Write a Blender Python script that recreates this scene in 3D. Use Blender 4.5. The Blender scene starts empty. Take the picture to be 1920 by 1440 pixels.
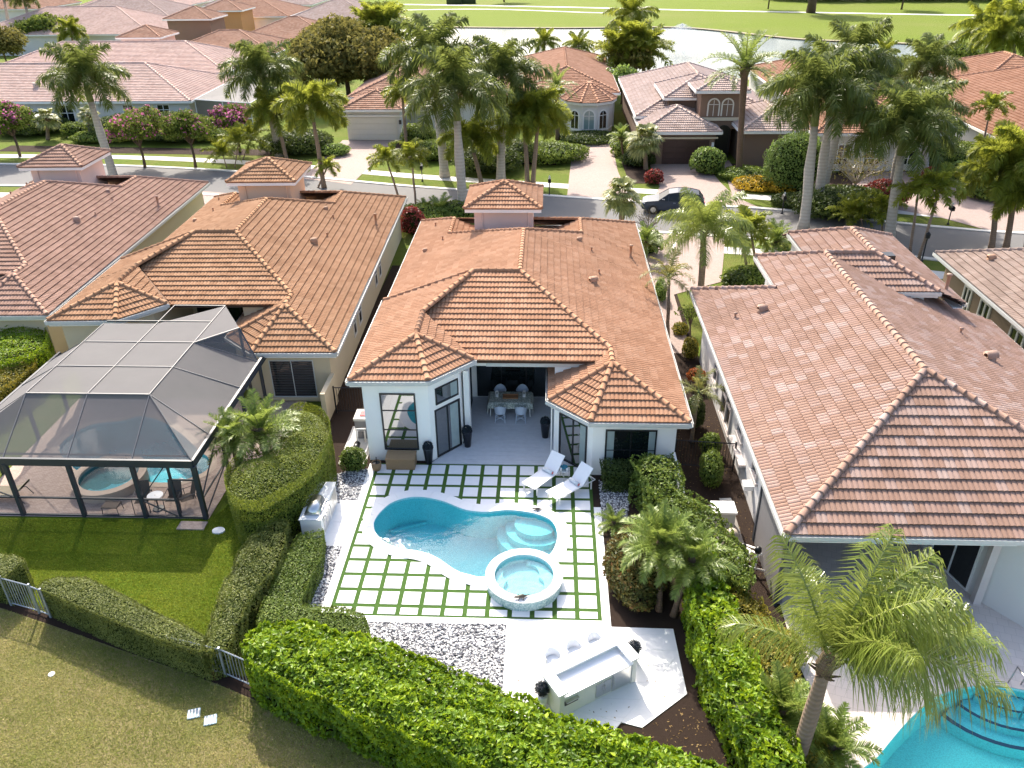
import bpy, bmesh, math, random
import numpy as np
from mathutils import Vector, Matrix
from mathutils.geometry import tessellate_polygon
random.seed(7); RNG=np.random.default_rng(7)
SC=bpy.context.scene; COL=SC.collection
PI=math.pi
# ---------------------------------------------------------------- camera (metres; X right, Y away, Z up)
CF=1516.18; CP=math.radians(29.513); CR=math.radians(-0.739); CY=math.radians(2.740)
CAM=np.array([6.748,-26.661,18.909])
def _rot():
    cy,sy=math.cos(CY),math.sin(CY);cp,sp=math.cos(CP),math.sin(CP);cr,sr=math.cos(CR),math.sin(CR)
    Rz=np.array([[cy,-sy,0],[sy,cy,0],[0,0,1.]]);B=np.array([[1,0,0],[0,-sp,-cp],[0,cp,-sp]])
    Rr=np.array([[cr,-sr,0],[sr,cr,0],[0,0,1.]]);return Rr@B@Rz.T
CM=_rot()
cd=bpy.data.cameras.new('camera'); cam=bpy.data.objects.new('camera',cd); COL.objects.link(cam)
cd.sensor_width=36; cd.lens=CF/1920*36; cd.clip_start=0.5; cd.clip_end=3000
cam.matrix_world=Matrix(((CM[0][0],-CM[1][0],-CM[2][0],CAM[0]),(CM[0][1],-CM[1][1],-CM[2][1],CAM[1]),(CM[0][2],-CM[1][2],-CM[2][2],CAM[2]),(0,0,0,1)))
SC.camera=cam
# ---------------------------------------------------------------- sky, sun, exposure
SUN_EL=math.radians(41); SUN_AZ=math.atan2(-0.29,0.957)      # azimuth from +Y towards +X
w=bpy.data.worlds.new('World'); SC.world=w; w.use_nodes=True
wn=w.node_tree; bg=wn.nodes['Background']; sk=wn.nodes.new('ShaderNodeTexSky')
sk.sky_type='NISHITA'; sk.sun_disc=False; sk.sun_elevation=SUN_EL; sk.sun_rotation=SUN_AZ
sk.air_density=1.0; sk.dust_density=4.0; sk.ozone_density=1.0
wn.links.new(sk.outputs[0],bg.inputs[0]); bg.inputs[1].default_value=0.15
sl=bpy.data.lights.new('sun','SUN'); sl.energy=3.25; sl.angle=math.radians(0.55); sl.color=(1,.93,.82)
so=bpy.data.objects.new('sun',sl); COL.objects.link(so)
sd=Vector((math.sin(SUN_AZ)*math.cos(SUN_EL),math.cos(SUN_AZ)*math.cos(SUN_EL),math.sin(SUN_EL)))
so.rotation_euler=sd.to_track_quat('Z','Y').to_euler(); so.location=(0,0,60)
SC.view_settings.view_transform='Standard'; SC.view_settings.look='None'; SC.view_settings.exposure=1.36
SC.view_settings.gamma=1; SC.view_settings.use_curve_mapping=False
SC.render.engine='CYCLES'
SC.cycles.transparent_max_bounces=24; SC.cycles.max_bounces=8
# ---------------------------------------------------------------- geometry helpers
def G(x,y,z=0.):
    "the point of the plane at height z that a pixel of the 1920x1440 photograph shows"
    d=CM.T@np.array([(x-960)/CF,(y-720)/CF,1.]); t=(z-CAM[2])/d[2]; p=CAM+d*t; return (float(p[0]),float(p[1]),float(p[2]))
def ON(x,y,pl):
    "same, on the plane z=a+bx*X+by*Y"
    a,bx,by=pl; n=np.array([-bx,-by,1.]); d=CM.T@np.array([(x-960)/CF,(y-720)/CF,1.]); t=(a-n@CAM)/(n@d); p=CAM+d*t
    return (float(p[0]),float(p[1]),float(p[2]))
def GY(x,y,Y):
    "the point at depth Y"
    d=CM.T@np.array([(x-960)/CF,(y-720)/CF,1.]); t=(Y-CAM[1])/d[1]; p=CAM+d*t
    return (float(p[0]),float(p[1]),float(p[2]))
def G2(pts,z=0.): return [G(x,y,z)[:2] for x,y in pts]
class MB:
    def __init__(s): s.v=[]; s.f=[]; s.m=[]; s.mi=0
    def add(s,vs,fs):
        o=len(s.v); s.v+= [tuple(map(float,v)) for v in vs]; s.f+=[tuple(o+i for i in f) for f in fs]; s.m+=[s.mi]*len(fs); return s
    def box(s,x0,x1,y0,y1,z0,z1,rot=0,piv=None,tilt=None):
        vs=[(x,y,z) for z in (z0,z1) for y in (y0,y1) for x in (x0,x1)]
        if rot:
            px,py=piv if piv else ((x0+x1)/2,(y0+y1)/2); c,q=math.cos(rot),math.sin(rot)
            vs=[(px+(x-px)*c-(y-py)*q,py+(x-px)*q+(y-py)*c,z) for x,y,z in vs]
        return s.add(vs,[(0,2,3,1),(4,5,7,6),(0,1,5,4),(2,6,7,3),(0,4,6,2),(1,3,7,5)])
    def prism(s,poly,z0,z1,bot=True):
        n=len(poly); A=sum(poly[i][0]*poly[(i+1)%n][1]-poly[(i+1)%n][0]*poly[i][1] for i in range(n))
        if A<0: poly=poly[::-1]
        vs=[(p[0],p[1],z0) for p in poly]+[(p[0],p[1],z1) for p in poly]
        fs=[(i,(i+1)%n,n+(i+1)%n,n+i) for i in range(n)]
        tr=tessellate_polygon([[Vector((p[0],p[1],0)) for p in poly]])
        for t in tr:
            a,b,c=t
            ar=(poly[b][0]-poly[a][0])*(poly[c][1]-poly[a][1])-(poly[c][0]-poly[a][0])*(poly[b][1]-poly[a][1])
            if ar<0: b,c=c,b
            fs.append((n+a,n+b,n+c))
            if bot: fs.append((a,c,b))
        return s.add(vs,fs)
    def sheet(s,loops,z):
        vs=[];
        for l in loops: vs+=[(p[0],p[1],z) for p in l]
        tr=tessellate_polygon([[Vector((p[0],p[1],0)) for p in l] for l in loops]); fs=[]
        for a,b,c in tr:
            ar=(vs[b][0]-vs[a][0])*(vs[c][1]-vs[a][1])-(vs[c][0]-vs[a][0])*(vs[b][1]-vs[a][1])
            fs.append((a,b,c) if ar>0 else (a,c,b))
        return s.add(vs,fs)
    def tube(s,path,rad,seg=8,caps=True):
        P=[Vector(p) for p in path]; n=len(P)
        if not hasattr(rad,'__len__'): rad=[rad]*n
        vs=[];fs=[]; up=None
        for i,p in enumerate(P):
            t=((P[min(i+1,n-1)]-P[max(i-1,0)])).normalized()
            if up is None:
                up=Vector((0,0,1)) if abs(t.z)<.9 else Vector((1,0,0))
            a=(up-t*up.dot(t)).normalized(); up=a; b=t.cross(a)
            for k in range(seg):
                an=2*PI*k/seg; vs.append(p+(a*math.cos(an)+b*math.sin(an))*rad[i])
        for i in range(n-1):
            for k in range(seg):
                k2=(k+1)%seg; fs.append((i*seg+k,i*seg+k2,(i+1)*seg+k2,(i+1)*seg+k))
        if caps: fs.append(tuple(range(seg))[::-1]); fs.append(tuple((n-1)*seg+k for k in range(seg)))
        return s.add(vs,fs)
    def lathe(s,prof,cx,cy,z0=0,seg=20,sx=1,sy=1,caps=True):
        vs=[];fs=[];n=len(prof)
        for r,z in prof:
            for k in range(seg):
                a=2*PI*k/seg; vs.append((cx+r*sx*math.cos(a),cy+r*sy*math.sin(a),z0+z))
        for i in range(n-1):
            for k in range(seg):
                k2=(k+1)%seg; fs.append((i*seg+k,i*seg+k2,(i+1)*seg+k2,(i+1)*seg+k))
        if caps:
            fs.append(tuple(range(seg))[::-1]); fs.append(tuple((n-1)*seg+k for k in range(seg)))
        return s.add(vs,fs)
    def quad(s,a,b,c,d): return s.add([a,b,c,d],[(0,1,2,3)])
ORG={}
def link(o,parent=None):
    COL.objects.link(o)
    if parent: o.parent=parent
    return o
def mesh_from(name,V,Fc,mats,mi=None,smooth=False,tint=None,off=None):
    V=np.asarray(V,dtype=np.float32).reshape(-1,3)
    if off is not None: V=V-np.asarray(off,dtype=np.float32)
    me=bpy.data.meshes.new(name)
    if isinstance(Fc,np.ndarray):
        nf,k=Fc.shape; me.vertices.add(len(V)); me.vertices.foreach_set('co',V.ravel())
        me.loops.add(nf*k); me.loops.foreach_set('vertex_index',Fc.astype(np.int32).ravel())
        me.polygons.add(nf); me.polygons.foreach_set('loop_start',np.arange(0,nf*k,k,dtype=np.int32))
        me.polygons.foreach_set('loop_total',np.full(nf,k,dtype=np.int32))
        me.update(calc_edges=True)
    else:
        me.from_pydata(V.tolist(),[],Fc)
    for m in (mats if isinstance(mats,(list,tuple)) else [mats]): me.materials.append(m)
    if mi is not None: me.polygons.foreach_set('material_index',np.asarray(mi,dtype=np.int32))
    me.polygons.foreach_set('use_smooth',np.full(len(me.polygons),bool(smooth),dtype=bool))
    if tint is not None:
        a=me.attributes.new('tint','FLOAT','FACE'); a.data.foreach_set('value',np.asarray(tint,dtype=np.float32))
    me.update()
    return me
def part(name,mb,mat,parent=None,smooth=False,kind=None,tint=None,label=None):
    org=ORG.get(parent.name) if parent else None
    me=mesh_from(name,mb.v,mb.f,mat,mb.m if isinstance(mat,(list,tuple)) else None,smooth,tint,org)
    o=bpy.data.objects.new(name,me); link(o,parent)
    if parent: ORG[o.name]=org
    if kind: o['kind']=kind
    if label: o['label']=label
    return o
def npart(name,V,Fc,mat,parent=None,tint=None,smooth=False,kind=None):
    org=ORG.get(parent.name) if parent else None
    me=mesh_from(name,V,Fc,mat,None,smooth,tint,org)
    o=bpy.data.objects.new(name,me); link(o,parent)
    if parent: ORG[o.name]=org
    if kind: o['kind']=kind
    return o
def tag(o,label=None,cat=None,group=None,kind=None):
    if label: o['label']=label
    if cat: o['category']=cat
    if group: o['group']=group
    if kind: o['kind']=kind
    return o
def thing(name,label,cat,loc=(0,0,0),group=None,rz=0,at_origin=False):
    o=bpy.data.objects.new(name,None); COL.objects.link(o); o.empty_display_size=.3
    o.location=loc; o.rotation_euler=(0,0,rz); tag(o,label,cat,group)
    ORG[o.name]=(0,0,0) if at_origin else tuple(loc)
    return o
def setloc(o,loc,rz=0): o.location=loc; o.rotation_euler=(0,0,rz); return o
def kids(o): return [c for c in bpy.data.objects if c.parent==o]
CH={}
def index_children():
    CH.clear()
    for c in bpy.data.objects:
        if c.parent: CH.setdefault(c.parent.name,[]).append(c)
def copy_tree(o,loc,rz=0,label=None,scale=None):
    def rec(a,par):
        c=a.copy(); COL.objects.link(c); c.parent=par
        for ch in CH.get(a.name,[]): rec(ch,c)
        return c
    r=rec(o,None); r.location=loc; r.rotation_euler=(0,0,rz)
    if label: r['label']=label
    if scale: r.scale=(scale,)*3
    return r
def struct(name,mb,mat,smooth=False):
    o=part(name,mb,mat,None,smooth); o['kind']='structure'; return o
def spline(pts,n=8,closed=True):
    out=[];N=len(pts)
    rng=range(N) if closed else range(N-1)
    for i in rng:
        p0,p1,p2,p3=[np.array(pts[(i+k)%N] if closed else pts[min(max(i+k,0),N-1)],float) for k in (-1,0,1,2)]
        for j in range(n):
            t=j/n; out.append(tuple(.5*((2*p1)+(-p0+p2)*t+(2*p0-5*p1+4*p2-p3)*t*t+(-p0+3*p1-3*p2+p3)*t**3)))
    if not closed: out.append(tuple(pts[-1]))
    return out
def offset(poly,d):
    n=len(poly);A=sum(poly[i][0]*poly[(i+1)%n][1]-poly[(i+1)%n][0]*poly[i][1] for i in range(n))
    s=1 if A>0 else -1; out=[]
    for i in range(n):
        a=np.array(poly[i-1][:2],float);b=np.array(poly[i][:2],float);c=np.array(poly[(i+1)%n][:2],float)
        t1=(b-a);t1/=max(np.hypot(*t1),1e-6);t2=(c-b);t2/=max(np.hypot(*t2),1e-6)
        n1=np.array([t1[1],-t1[0]]);n2=np.array([t2[1],-t2[0]]);m=n1+n2;m/=max(np.hypot(*m),1e-6)
        k=min(1/max(m@n1,.3),2.0); out.append(tuple(b+m*s*d*k))
    return out
def inside(poly,X,Y):
    X=np.asarray(X);Y=np.asarray(Y);r=np.zeros(X.shape,bool);n=len(poly)
    for i in range(n):
        x1,y1=poly[i][:2];x2,y2=poly[(i+1)%n][:2]
        if y1==y2: continue
        c=((y1>Y)!=(y2>Y))&(X<(x2-x1)*(Y-y1)/(y2-y1)+x1); r^=c
    return r
def pdist(poly,X,Y):
    "distance to the outline of a polygon"
    X=np.asarray(X,float);Y=np.asarray(Y,float);D=np.full(X.shape,1e9);n=len(poly)
    for i in range(n):
        ax,ay=poly[i][:2];bx,by=poly[(i+1)%n][:2];dx,dy=bx-ax,by-ay;L=dx*dx+dy*dy+1e-12
        t=np.clip(((X-ax)*dx+(Y-ay)*dy)/L,0,1);D=np.minimum(D,np.hypot(X-ax-t*dx,Y-ay-t*dy))
    return D
# ---------------------------------------------------------------- materials
def lin(c):
    f=lambda u:(u/12.92 if u<=.04045 else ((u+.055)/1.055)**2.4)
    return tuple(f(x/255) for x in c)
MATS={}
class NT:
    def __init__(s,name):
        m=bpy.data.materials.new(name); m.use_nodes=True; s.m=m; s.t=m.node_tree; s.b=s.t.nodes['Principled BSDF']; s.out=s.t.nodes['Material Output']
        s.tc=s.t.nodes.new('ShaderNodeTexCoord').outputs['Object']; MATS[name]=m
        s.geo=s.t.nodes.new('ShaderNodeNewGeometry'); s.pos=s.geo.outputs['Position']
    def n(s,t,**k):
        o=s.t.nodes.new(t)
        for a,b in k.items(): setattr(o,a,b)
        return o
    def set(s,inp,val):
        if hasattr(val,'links') or hasattr(val,'is_linked'): s.t.links.new(val,inp)
        else: inp.default_value=val
    def noise(s,scale,detail=4,rough=.6,vec=None,dist=0):
        o=s.n('ShaderNodeTexNoise'); o.inputs['Scale'].default_value=scale; o.inputs['Detail'].default_value=detail; o.inputs['Roughness'].default_value=rough; o.inputs['Distortion'].default_value=dist
        s.t.links.new(vec or s.pos,o.inputs['Vector']); return o.outputs['Fac']
    def ramp(s,fac,stops):
        o=s.n('ShaderNodeValToRGB'); e=o.color_ramp.elements
        while len(e)<len(stops): e.new(.5)
        for i,(p,c) in enumerate(stops): e[i].position=p; e[i].color=tuple(c)[:3]+(1,)
        s.t.links.new(fac,o.inputs[0]); return o.outputs[0]
    def mix(s,fac,a,b,mode='MIX'):
        o=s.n('ShaderNodeMix',data_type='RGBA',blend_type=mode)
        s.set(o.inputs[0],fac)
        for i,v in ((6,a),(7,b)):
            if isinstance(v,tuple): o.inputs[i].default_value=tuple(v)[:3]+(1,)
            else: s.t.links.new(v,o.inputs[i])
        return o.outputs[2]
    def math(s,op,a,b=0.,c=None):
        o=s.n('ShaderNodeMath',operation=op); s.set(o.inputs[0],a); s.set(o.inputs[1],b)
        if c is not None: s.set(o.inputs[2],c)
        return o.outputs[0]
    def mapv(s,scale=(1,1,1),rot=(0,0,0),vec=None):
        o=s.n('ShaderNodeMapping'); o.inputs['Scale'].default_value=scale; o.inputs['Rotation'].default_value=rot
        s.t.links.new(vec or s.pos,o.inputs['Vector']); return o.outputs[0]
    def bump(s,h,strength=.3,dist=.02):
        o=s.n('ShaderNodeBump'); o.inputs['Strength'].default_value=strength; o.inputs['Distance'].default_value=dist
        s.t.links.new(h,o.inputs['Height']); s.t.links.new(o.outputs[0],s.b.inputs['Normal']); return o
    def col(s,c): 
        if isinstance(c,tuple): s.b.inputs['Base Color'].default_value=tuple(c)[:3]+(1,)
        else: s.t.links.new(c,s.b.inputs['Base Color'])
    def pr(s,rough=.8,metal=0,spec=.5):
        s.b.inputs['Roughness'].default_value=rough; s.b.inputs['Metallic'].default_value=metal; s.b.inputs['Specular IOR Level'].default_value=spec; return s
    def attr(s,name='tint'):
        o=s.n('ShaderNodeAttribute'); o.attribute_name=name; return o.outputs['Fac']
    def rnd(s): return s.n('ShaderNodeObjectInfo').outputs['Random']
def sc(c,k): return tuple(min(1,x*k) for x in c)
def plain(name,c,rough=.6,metal=0,var=.12,scale=3,bump=0,bs=60,spec=.5):
    t=NT(name); n=t.noise(scale,5); t.col(t.mix(n,sc(c,1-var),sc(c,1+var))); t.pr(rough,metal,spec)
    if bump: t.bump(t.noise(bs,3),bump,.01)
    return t.m
def stucco(name,c,stain=.12):
    t=NT(name); n=t.noise(.7,5); n2=t.noise(.35,3,vec=t.mapv((1.6,1.6,.25)))
    a=t.mix(n,sc(c,1-stain),sc(c,1.04)); a=t.mix(t.math('MULTIPLY',t.math('GREATER_THAN',n2,.55),.0),a,sc(c,.8))
    t.col(a); t.pr(.92,0,.2); t.bump(t.noise(55,4,.7),.35,.012); return t.m
def tilemat(name,cols,single,bs=.25):
    t=NT(name); r=t.rnd() if single else t.attr('tint')
    base=t.ramp(r,cols); n=t.noise(1.3,5,.65); base=t.mix(t.math('MULTIPLY',n,.30),base,sc(cols[0][1],.62)); 
    n2=t.noise(22,4,.7); base=t.mix(t.math('MULTIPLY',n2,.22),base,sc(cols[-1][1],1.1))
    n3=t.noise(.5,7,.7); base=t.mix(t.ramp(n3,[(.42,(0,0,0)),(.72,(.34,.34,.34))]),base,sc(cols[0][1],.45))
    t.col(base); t.pr(.9,0,.12); t.bump(t.noise(70,3),.25,.006); return t.m
def leafmat(name,cols,trans=.35,rough=.5,spec=.35,attr=True):
    t=NT(name); f=t.attr('tint') if attr else t.rnd()
    c=t.ramp(f,cols); n=t.noise(1.1,3); c=t.mix(t.math('MULTIPLY',n,.35),c,sc(cols[0][1],.75))
    t.col(c); t.pr(rough,0,spec)
    tr=t.n('ShaderNodeBsdfTranslucent'); cc=t.mix(.5,c,sc(cols[-1][1],1.1)); t.t.links.new(cc,tr.inputs[0])
    mx=t.n('ShaderNodeMixShader'); mx.inputs[0].default_value=trans
    t.t.links.new(t.b.outputs[0],mx.inputs[1]); t.t.links.new(tr.outputs[0],mx.inputs[2]); t.t.links.new(mx.outputs[0],t.out.inputs[0])
    return t.m
def glass(name,tint=(.015,.022,.022),rough=.03):
    t=NT(name); t.col(tint); t.pr(rough,0,.8); return t.m
M={}
M['white_wall']=stucco('white_stucco',(.88,.865,.83),.06)
M['cream_wall']=stucco('cream_stucco',(.62,.52,.36))
M['grey_wall']=stucco('grey_stucco',(.68,.66,.635),.08)
M['pink_wall']=stucco('pink_stucco',(.74,.57,.50))
M['peach_wall']=stucco('peach_stucco',(.74,.52,.36))
M['brown_wall']=stucco('brown_stucco',(.23,.155,.115))
M['taupe_wall']=stucco('taupe_stucco',(.27,.20,.14))
M['offwhite_wall']=stucco('offwhite_stucco',(.72,.68,.62))
M['orange_wall']=stucco('orange_stucco',(.60,.30,.13))
M['trim']=plain('white_trim',(.84,.82,.79),.5,var=.04)
M['gutter']=plain('painted_gutter',(.55,.55,.53),.35,var=.06)
M['black_frame']=plain('black_aluminium',(.012,.013,.015),.35,0,.2)
M['bronze']=plain('bronze_cage_metal',(.032,.040,.052),.45,0,.25)
M['whitebar']=plain('pale_cage_spline',(.17,.16,.16),.5,var=.1)
M['glass']=glass('dark_window_glass')
M['door_white']=plain('garage_door_paint',(.72,.66,.56),.5,var=.05)
M['door_brown']=plain('brown_garage_paint',(.055,.024,.018),.5,var=.2)
M['steel']=plain('brushed_steel',(.62,.62,.60),.28,1,.1)
M['porcelain']=None
def stone_mat(name,c,v=.06,sx=2.2,sy=22):
    t=NT(name); n=t.noise(1,5,.7,vec=t.mapv((sx,sy,1))); n2=t.noise(5,4)
    t.col(t.mix(t.math('MULTIPLY',t.math('ADD',n,n2),.5),sc(c,1-v*2.2),sc(c,1+v))); t.pr(.7,0,.35); t.bump(n2,.08,.01); return t.m
M['porcelain']=stone_mat('pale_porcelain_paver',(.80,.80,.80),.05)
M['patio']=stone_mat('pale_grey_patio_tile',(.60,.61,.63),.14,2.0,14)
M['coping']=stone_mat('white_coping_stone',(.82,.82,.81),.04,6,6)
M['white_stone']=plain('white_quartz',(.86,.86,.86),.3,var=.03)
t=NT('artificial_turf'); n=t.noise(34,5,.8); n2=t.noise(190,2,.8)
t.col(t.mix(n2,t.mix(n,(.035,.095,.015),(.11,.215,.045)),(.085,.165,.04))); t.pr(.9,0,.15); t.bump(n2,1,.03); M['turf']=t.m
def lawn(name,g1,g2,dry,dryness,sc_=0.25):
    t=NT(name); big=t.noise(sc_,6,.62); mid=t.noise(2.1,6,.75); fine=t.noise(38,4,.85); vf=t.noise(130,2,.9)
    g=t.mix(t.ramp(fine,[(.33,(0,0,0)),(.68,(1,1,1))]),g1,g2)
    d=t.mix(fine,sc(dry,.62),sc(dry,1.12))
    k=t.math('ADD',t.math('MULTIPLY',big,.62),t.math('MULTIPLY',mid,.38))
    fac=t.ramp(k,[(max(0,.66-dryness),(0,0,0)),(min(1,.92-dryness),(1,1,1))])
    c=t.mix(fac,g,d); c=t.mix(t.math('MULTIPLY',vf,.35),c,sc(g1,.5)); t.col(c); t.pr(.95,0,.1); t.bump(t.math('ADD',fine,vf),.9,.05); return t.m
M['lawn_dry']=lawn('dry_lawn',(.115,.165,.022),(.25,.29,.07),(.46,.38,.19),.36)
M['lawn']=lawn('lawn',(.085,.15,.010),(.19,.29,.028),(.28,.27,.06),.2)
M['lawn_far']=lawn('verge_grass',(.085,.135,.014),(.18,.25,.035),(.25,.24,.07),.24)
M['golf']=lawn('golf_grass',(.115,.165,.012),(.165,.215,.022),(.21,.22,.06),.2,.03)
t=NT('wood_mulch'); n=t.noise(26,5,.8); n2=t.noise(95,3,.8); t.col(t.mix(n2,t.mix(n,(.020,.014,.011),(.080,.054,.042)),(.05,.034,.026))); t.pr(.95,0,.1); t.bump(n2,1,.05); M['mulch']=t.m
t=NT('asphalt'); n=t.noise(.35,6,.6); n2=t.noise(90,2); t.col(t.mix(n2,t.mix(n,(.115,.113,.112),(.175,.170,.165)),(.155,.15,.148))); t.pr(.88,0,.3); t.bump(n2,.4,.01); M['asphalt']=t.m
M['concrete']=plain('pale_concrete',(.56,.54,.50),.85,0,.12,1.5,.3,40)
def brickpave(name,c1,c2,mort,scale=4.,rot=.785,w=.5,h=.25):
    t=NT(name); b=t.n('ShaderNodeTexBrick'); b.inputs['Scale'].default_value=scale; b.inputs['Brick Width'].default_value=w; b.inputs['Row Height'].default_value=h
    b.inputs['Mortar Size'].default_value=.012; b.inputs['Color1'].default_value=c1+(1,); b.inputs['Color2'].default_value=c2+(1,); b.inputs['Mortar'].default_value=mort+(1,)
    t.t.links.new(t.mapv(rot=(0,0,rot)),b.inputs['Vector']); n=t.noise(.5,5)
    t.col(t.mix(t.math('MULTIPLY',n,.35),b.outputs[0],sc(c1,.85))); t.pr(.85,0,.25); t.bump(b.outputs['Fac'],-.3,.01); return t.m
M['drive']=brickpave('pale_pink_driveway_pavers',(.33,.245,.215),(.39,.305,.27),(.25,.19,.165))
M['brickdeck']=brickpave('brown_brick_deck',(.40,.30,.25),(.52,.41,.34),(.22,.17,.14),4.4,0)
M['paledeck']=brickpave('pale_pool_deck',(.60,.52,.47),(.66,.58,.53),(.50,.44,.40),1.6,.3,.5,.5)
def plaster(name,c,spk=.1):
    t=NT(name); v=t.n('ShaderNodeTexVoronoi'); v.inputs['Scale'].default_value=26; t.t.links.new(t.pos,v.inputs['Vector'])
    n=t.noise(9,3); t.col(t.mix(t.math('MULTIPLY',v.outputs['Distance'],1.2),sc(c,1.12),sc(c,1-spk*2))); t.pr(.7,0,.3); return t.m
M['plaster']=plaster('aqua_pool_plaster',(.40,.73,.78))
M['plaster_step']=plaster('pale_pool_step',(.55,.76,.78))
M['plaster_blue']=plaster('blue_pool_plaster',(.42,.80,.78))
M['spa_muted']=plaster('muted_spa_plaster',(.30,.37,.37))
M['plaster_spa']=plaster('pale_spa_plaster',(.52,.74,.76))
def water(name,tint,bs=.25,scale=2.2):
    t=NT(name); nt=t.t; tr=t.n('ShaderNodeBsdfTransparent'); tr.inputs[0].default_value=tint+(1,)
    gl=t.n('ShaderNodeBsdfGlossy'); gl.inputs['Roughness'].default_value=.03; gl.inputs['Color'].default_value=(1,1,1,1)
    fr=t.n('ShaderNodeFresnel'); fr.inputs['IOR'].default_value=1.33
    b=t.n('ShaderNodeBump'); b.inputs['Strength'].default_value=bs; b.inputs['Distance'].default_value=.05
    nt.links.new(t.math('ADD',t.noise(scale,3,.55,dist=.6),t.math('MULTIPLY',t.noise(scale*4,2,.5,dist=.5),.35)),b.inputs['Height'])
    nt.links.new(b.outputs[0],gl.inputs['Normal']); nt.links.new(b.outputs[0],fr.inputs['Normal'])
    mx=t.n('ShaderNodeMixShader'); nt.links.new(t.math('MULTIPLY',fr.outputs[0],.6),mx.inputs[0]); nt.links.new(tr.outputs[0],mx.inputs[1]); nt.links.new(gl.outputs[0],mx.inputs[2])
    nt.links.new(mx.outputs[0],t.out.inputs[0]); return t.m
M['water']=water('pool_water',(.46,.86,.89))
M['water_spa']=water('spa_water',(.66,.93,.95))
M['water_shade']=water('caged_pool_water',(.45,.80,.86))
t=NT('lake_water'); t.col(t.mix(t.noise(.03,4),(.075,.10,.10),(.11,.14,.14))); t.pr(.2,0,.06); t.bump(t.noise(1.2,4,.6,vec=t.mapv((1,.35,1))),.08,.05); M['lake']=t.m
t=NT('screen_mesh'); tr=t.n('ShaderNodeBsdfTransparent'); lw=t.n('ShaderNodeLayerWeight'); lw.inputs[0].default_value=.5
t.col(t.mix(t.noise(1.2,3),(.115,.11,.11),(.145,.138,.138))); t.pr(.8,0,.3); mx=t.n('ShaderNodeMixShader')
t.t.links.new(t.math('MULTIPLY_ADD',lw.outputs['Facing'],.36,.64),mx.inputs[0]); t.t.links.new(tr.outputs[0],mx.inputs[1]); t.t.links.new(t.b.outputs[0],mx.inputs[2]); t.t.links.new(mx.outputs[0],t.out.inputs[0]); M['screen']=t.m
# foliage
M['hedge_bright']=leafmat('bright_clusia_leaf',[(0, (0.05, 0.1, 0.006)), (0.45, (0.165, 0.29, 0.01)), (1, (0.42, 0.52, 0.02))],.35,.45)
M['hedge_trim']=leafmat('trimmed_ficus_leaf',[(0, (0.07, 0.095, 0.014)), (0.5, (0.165, 0.195, 0.036)), (1, (0.31, 0.32, 0.075))],.25)
M['hedge_oval']=leafmat('oval_hedge_leaf',[(0, (0.06, 0.1, 0.008)), (0.5, (0.17, 0.22, 0.02)), (1, (0.36, 0.38, 0.05))],.3)
M['hedge_mid']=leafmat('mid_shrub_leaf',[(0, (0.05, 0.09, 0.01)), (0.5, (0.135, 0.205, 0.028)), (1, (0.32, 0.38, 0.07))],.3)
M['hedge_dark']=leafmat('dark_shrub_leaf',[(0, (0.025, 0.045, 0.009)), (0.6, (0.07, 0.11, 0.02)), (1, (0.17, 0.21, 0.045))],.25)
M['croton']=leafmat('croton_leaf',[(0, (0.04, 0.055, 0.01)), (0.5, (0.11, 0.13, 0.025)), (0.78, (0.18, 0.14, 0.035)), (1, (0.28, 0.12, 0.04))],.3)
M['yellow_shrub']=leafmat('yellow_flower_shrub',[(0,(.10,.13,.01)),(.4,(.50,.33,.02)),(1,(.75,.48,.04))],.3)
M['olive_shrub']=leafmat('olive_gold_shrub',[(0, (0.089, 0.104, 0.011)), (0.5, (0.26, 0.237, 0.027)), (1, (0.536, 0.399, 0.054))],.3)
M['red_shrub']=leafmat('red_leaf_shrub',[(0,(.06,.012,.01)),(.5,(.22,.03,.03)),(1,(.42,.08,.06))],.3)
M['orange_flower']=leafmat('orange_flower_bed',[(0,(.05,.06,.01)),(.4,(.4,.10,.02)),(1,(.6,.16,.04))],.3)
M['tree_green']=leafmat('broadleaf_green',[(0, (0.04, 0.07, 0.013)), (0.5, (0.115, 0.165, 0.028)), (1, (0.25, 0.29, 0.06))],.35,.7,.1)
M['tree_olive']=leafmat('broadleaf_olive',[(0, (0.07, 0.075, 0.018)), (0.5, (0.165, 0.155, 0.042)), (1, (0.29, 0.25, 0.07))],.35,.7,.1)
M['tree_lime']=leafmat('broadleaf_lime',[(0, (0.062, 0.108, 0.023)), (0.5, (0.185, 0.279, 0.059)), (1, (0.351, 0.461, 0.102))],.35)
M['pink_flower']=leafmat('pink_blossom',[(0,(.30,.05,.16)),(.5,(.50,.10,.30)),(1,(.65,.22,.45))],.4)
M['purple_ball']=leafmat('dark_purple_topiary',[(0,(.008,.010,.020)),(1,(.03,.05,.06))],.1)
M['fr_royal']=leafmat('royal_frond',[(0, (0.045, 0.072, 0.014)), (0.5, (0.11, 0.155, 0.028)), (1, (0.27, 0.3, 0.075))],.4,.45,.3)
M['fr_fox']=leafmat('foxtail_frond',[(0, (0.1, 0.135, 0.014)), (0.5, (0.205, 0.25, 0.028)), (1, (0.42, 0.43, 0.06))],.5,.45,.3)
M['fr_queen']=leafmat('queen_frond',[(0, (0.09, 0.135, 0.016)), (0.5, (0.2, 0.265, 0.035)), (1, (0.42, 0.46, 0.11))],.4,.3,.8)
M['fr_date']=leafmat('date_frond',[(0, (0.08, 0.13, 0.018)), (0.5, (0.19, 0.27, 0.045)), (1, (0.38, 0.44, 0.1))],.35,.4,.5)
M['fr_sabal']=leafmat('sabal_frond',[(0, (0.097, 0.126, 0.033)), (0.5, (0.244, 0.266, 0.071)), (1, (0.52, 0.503, 0.174))],.3,.4,.5)
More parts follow.
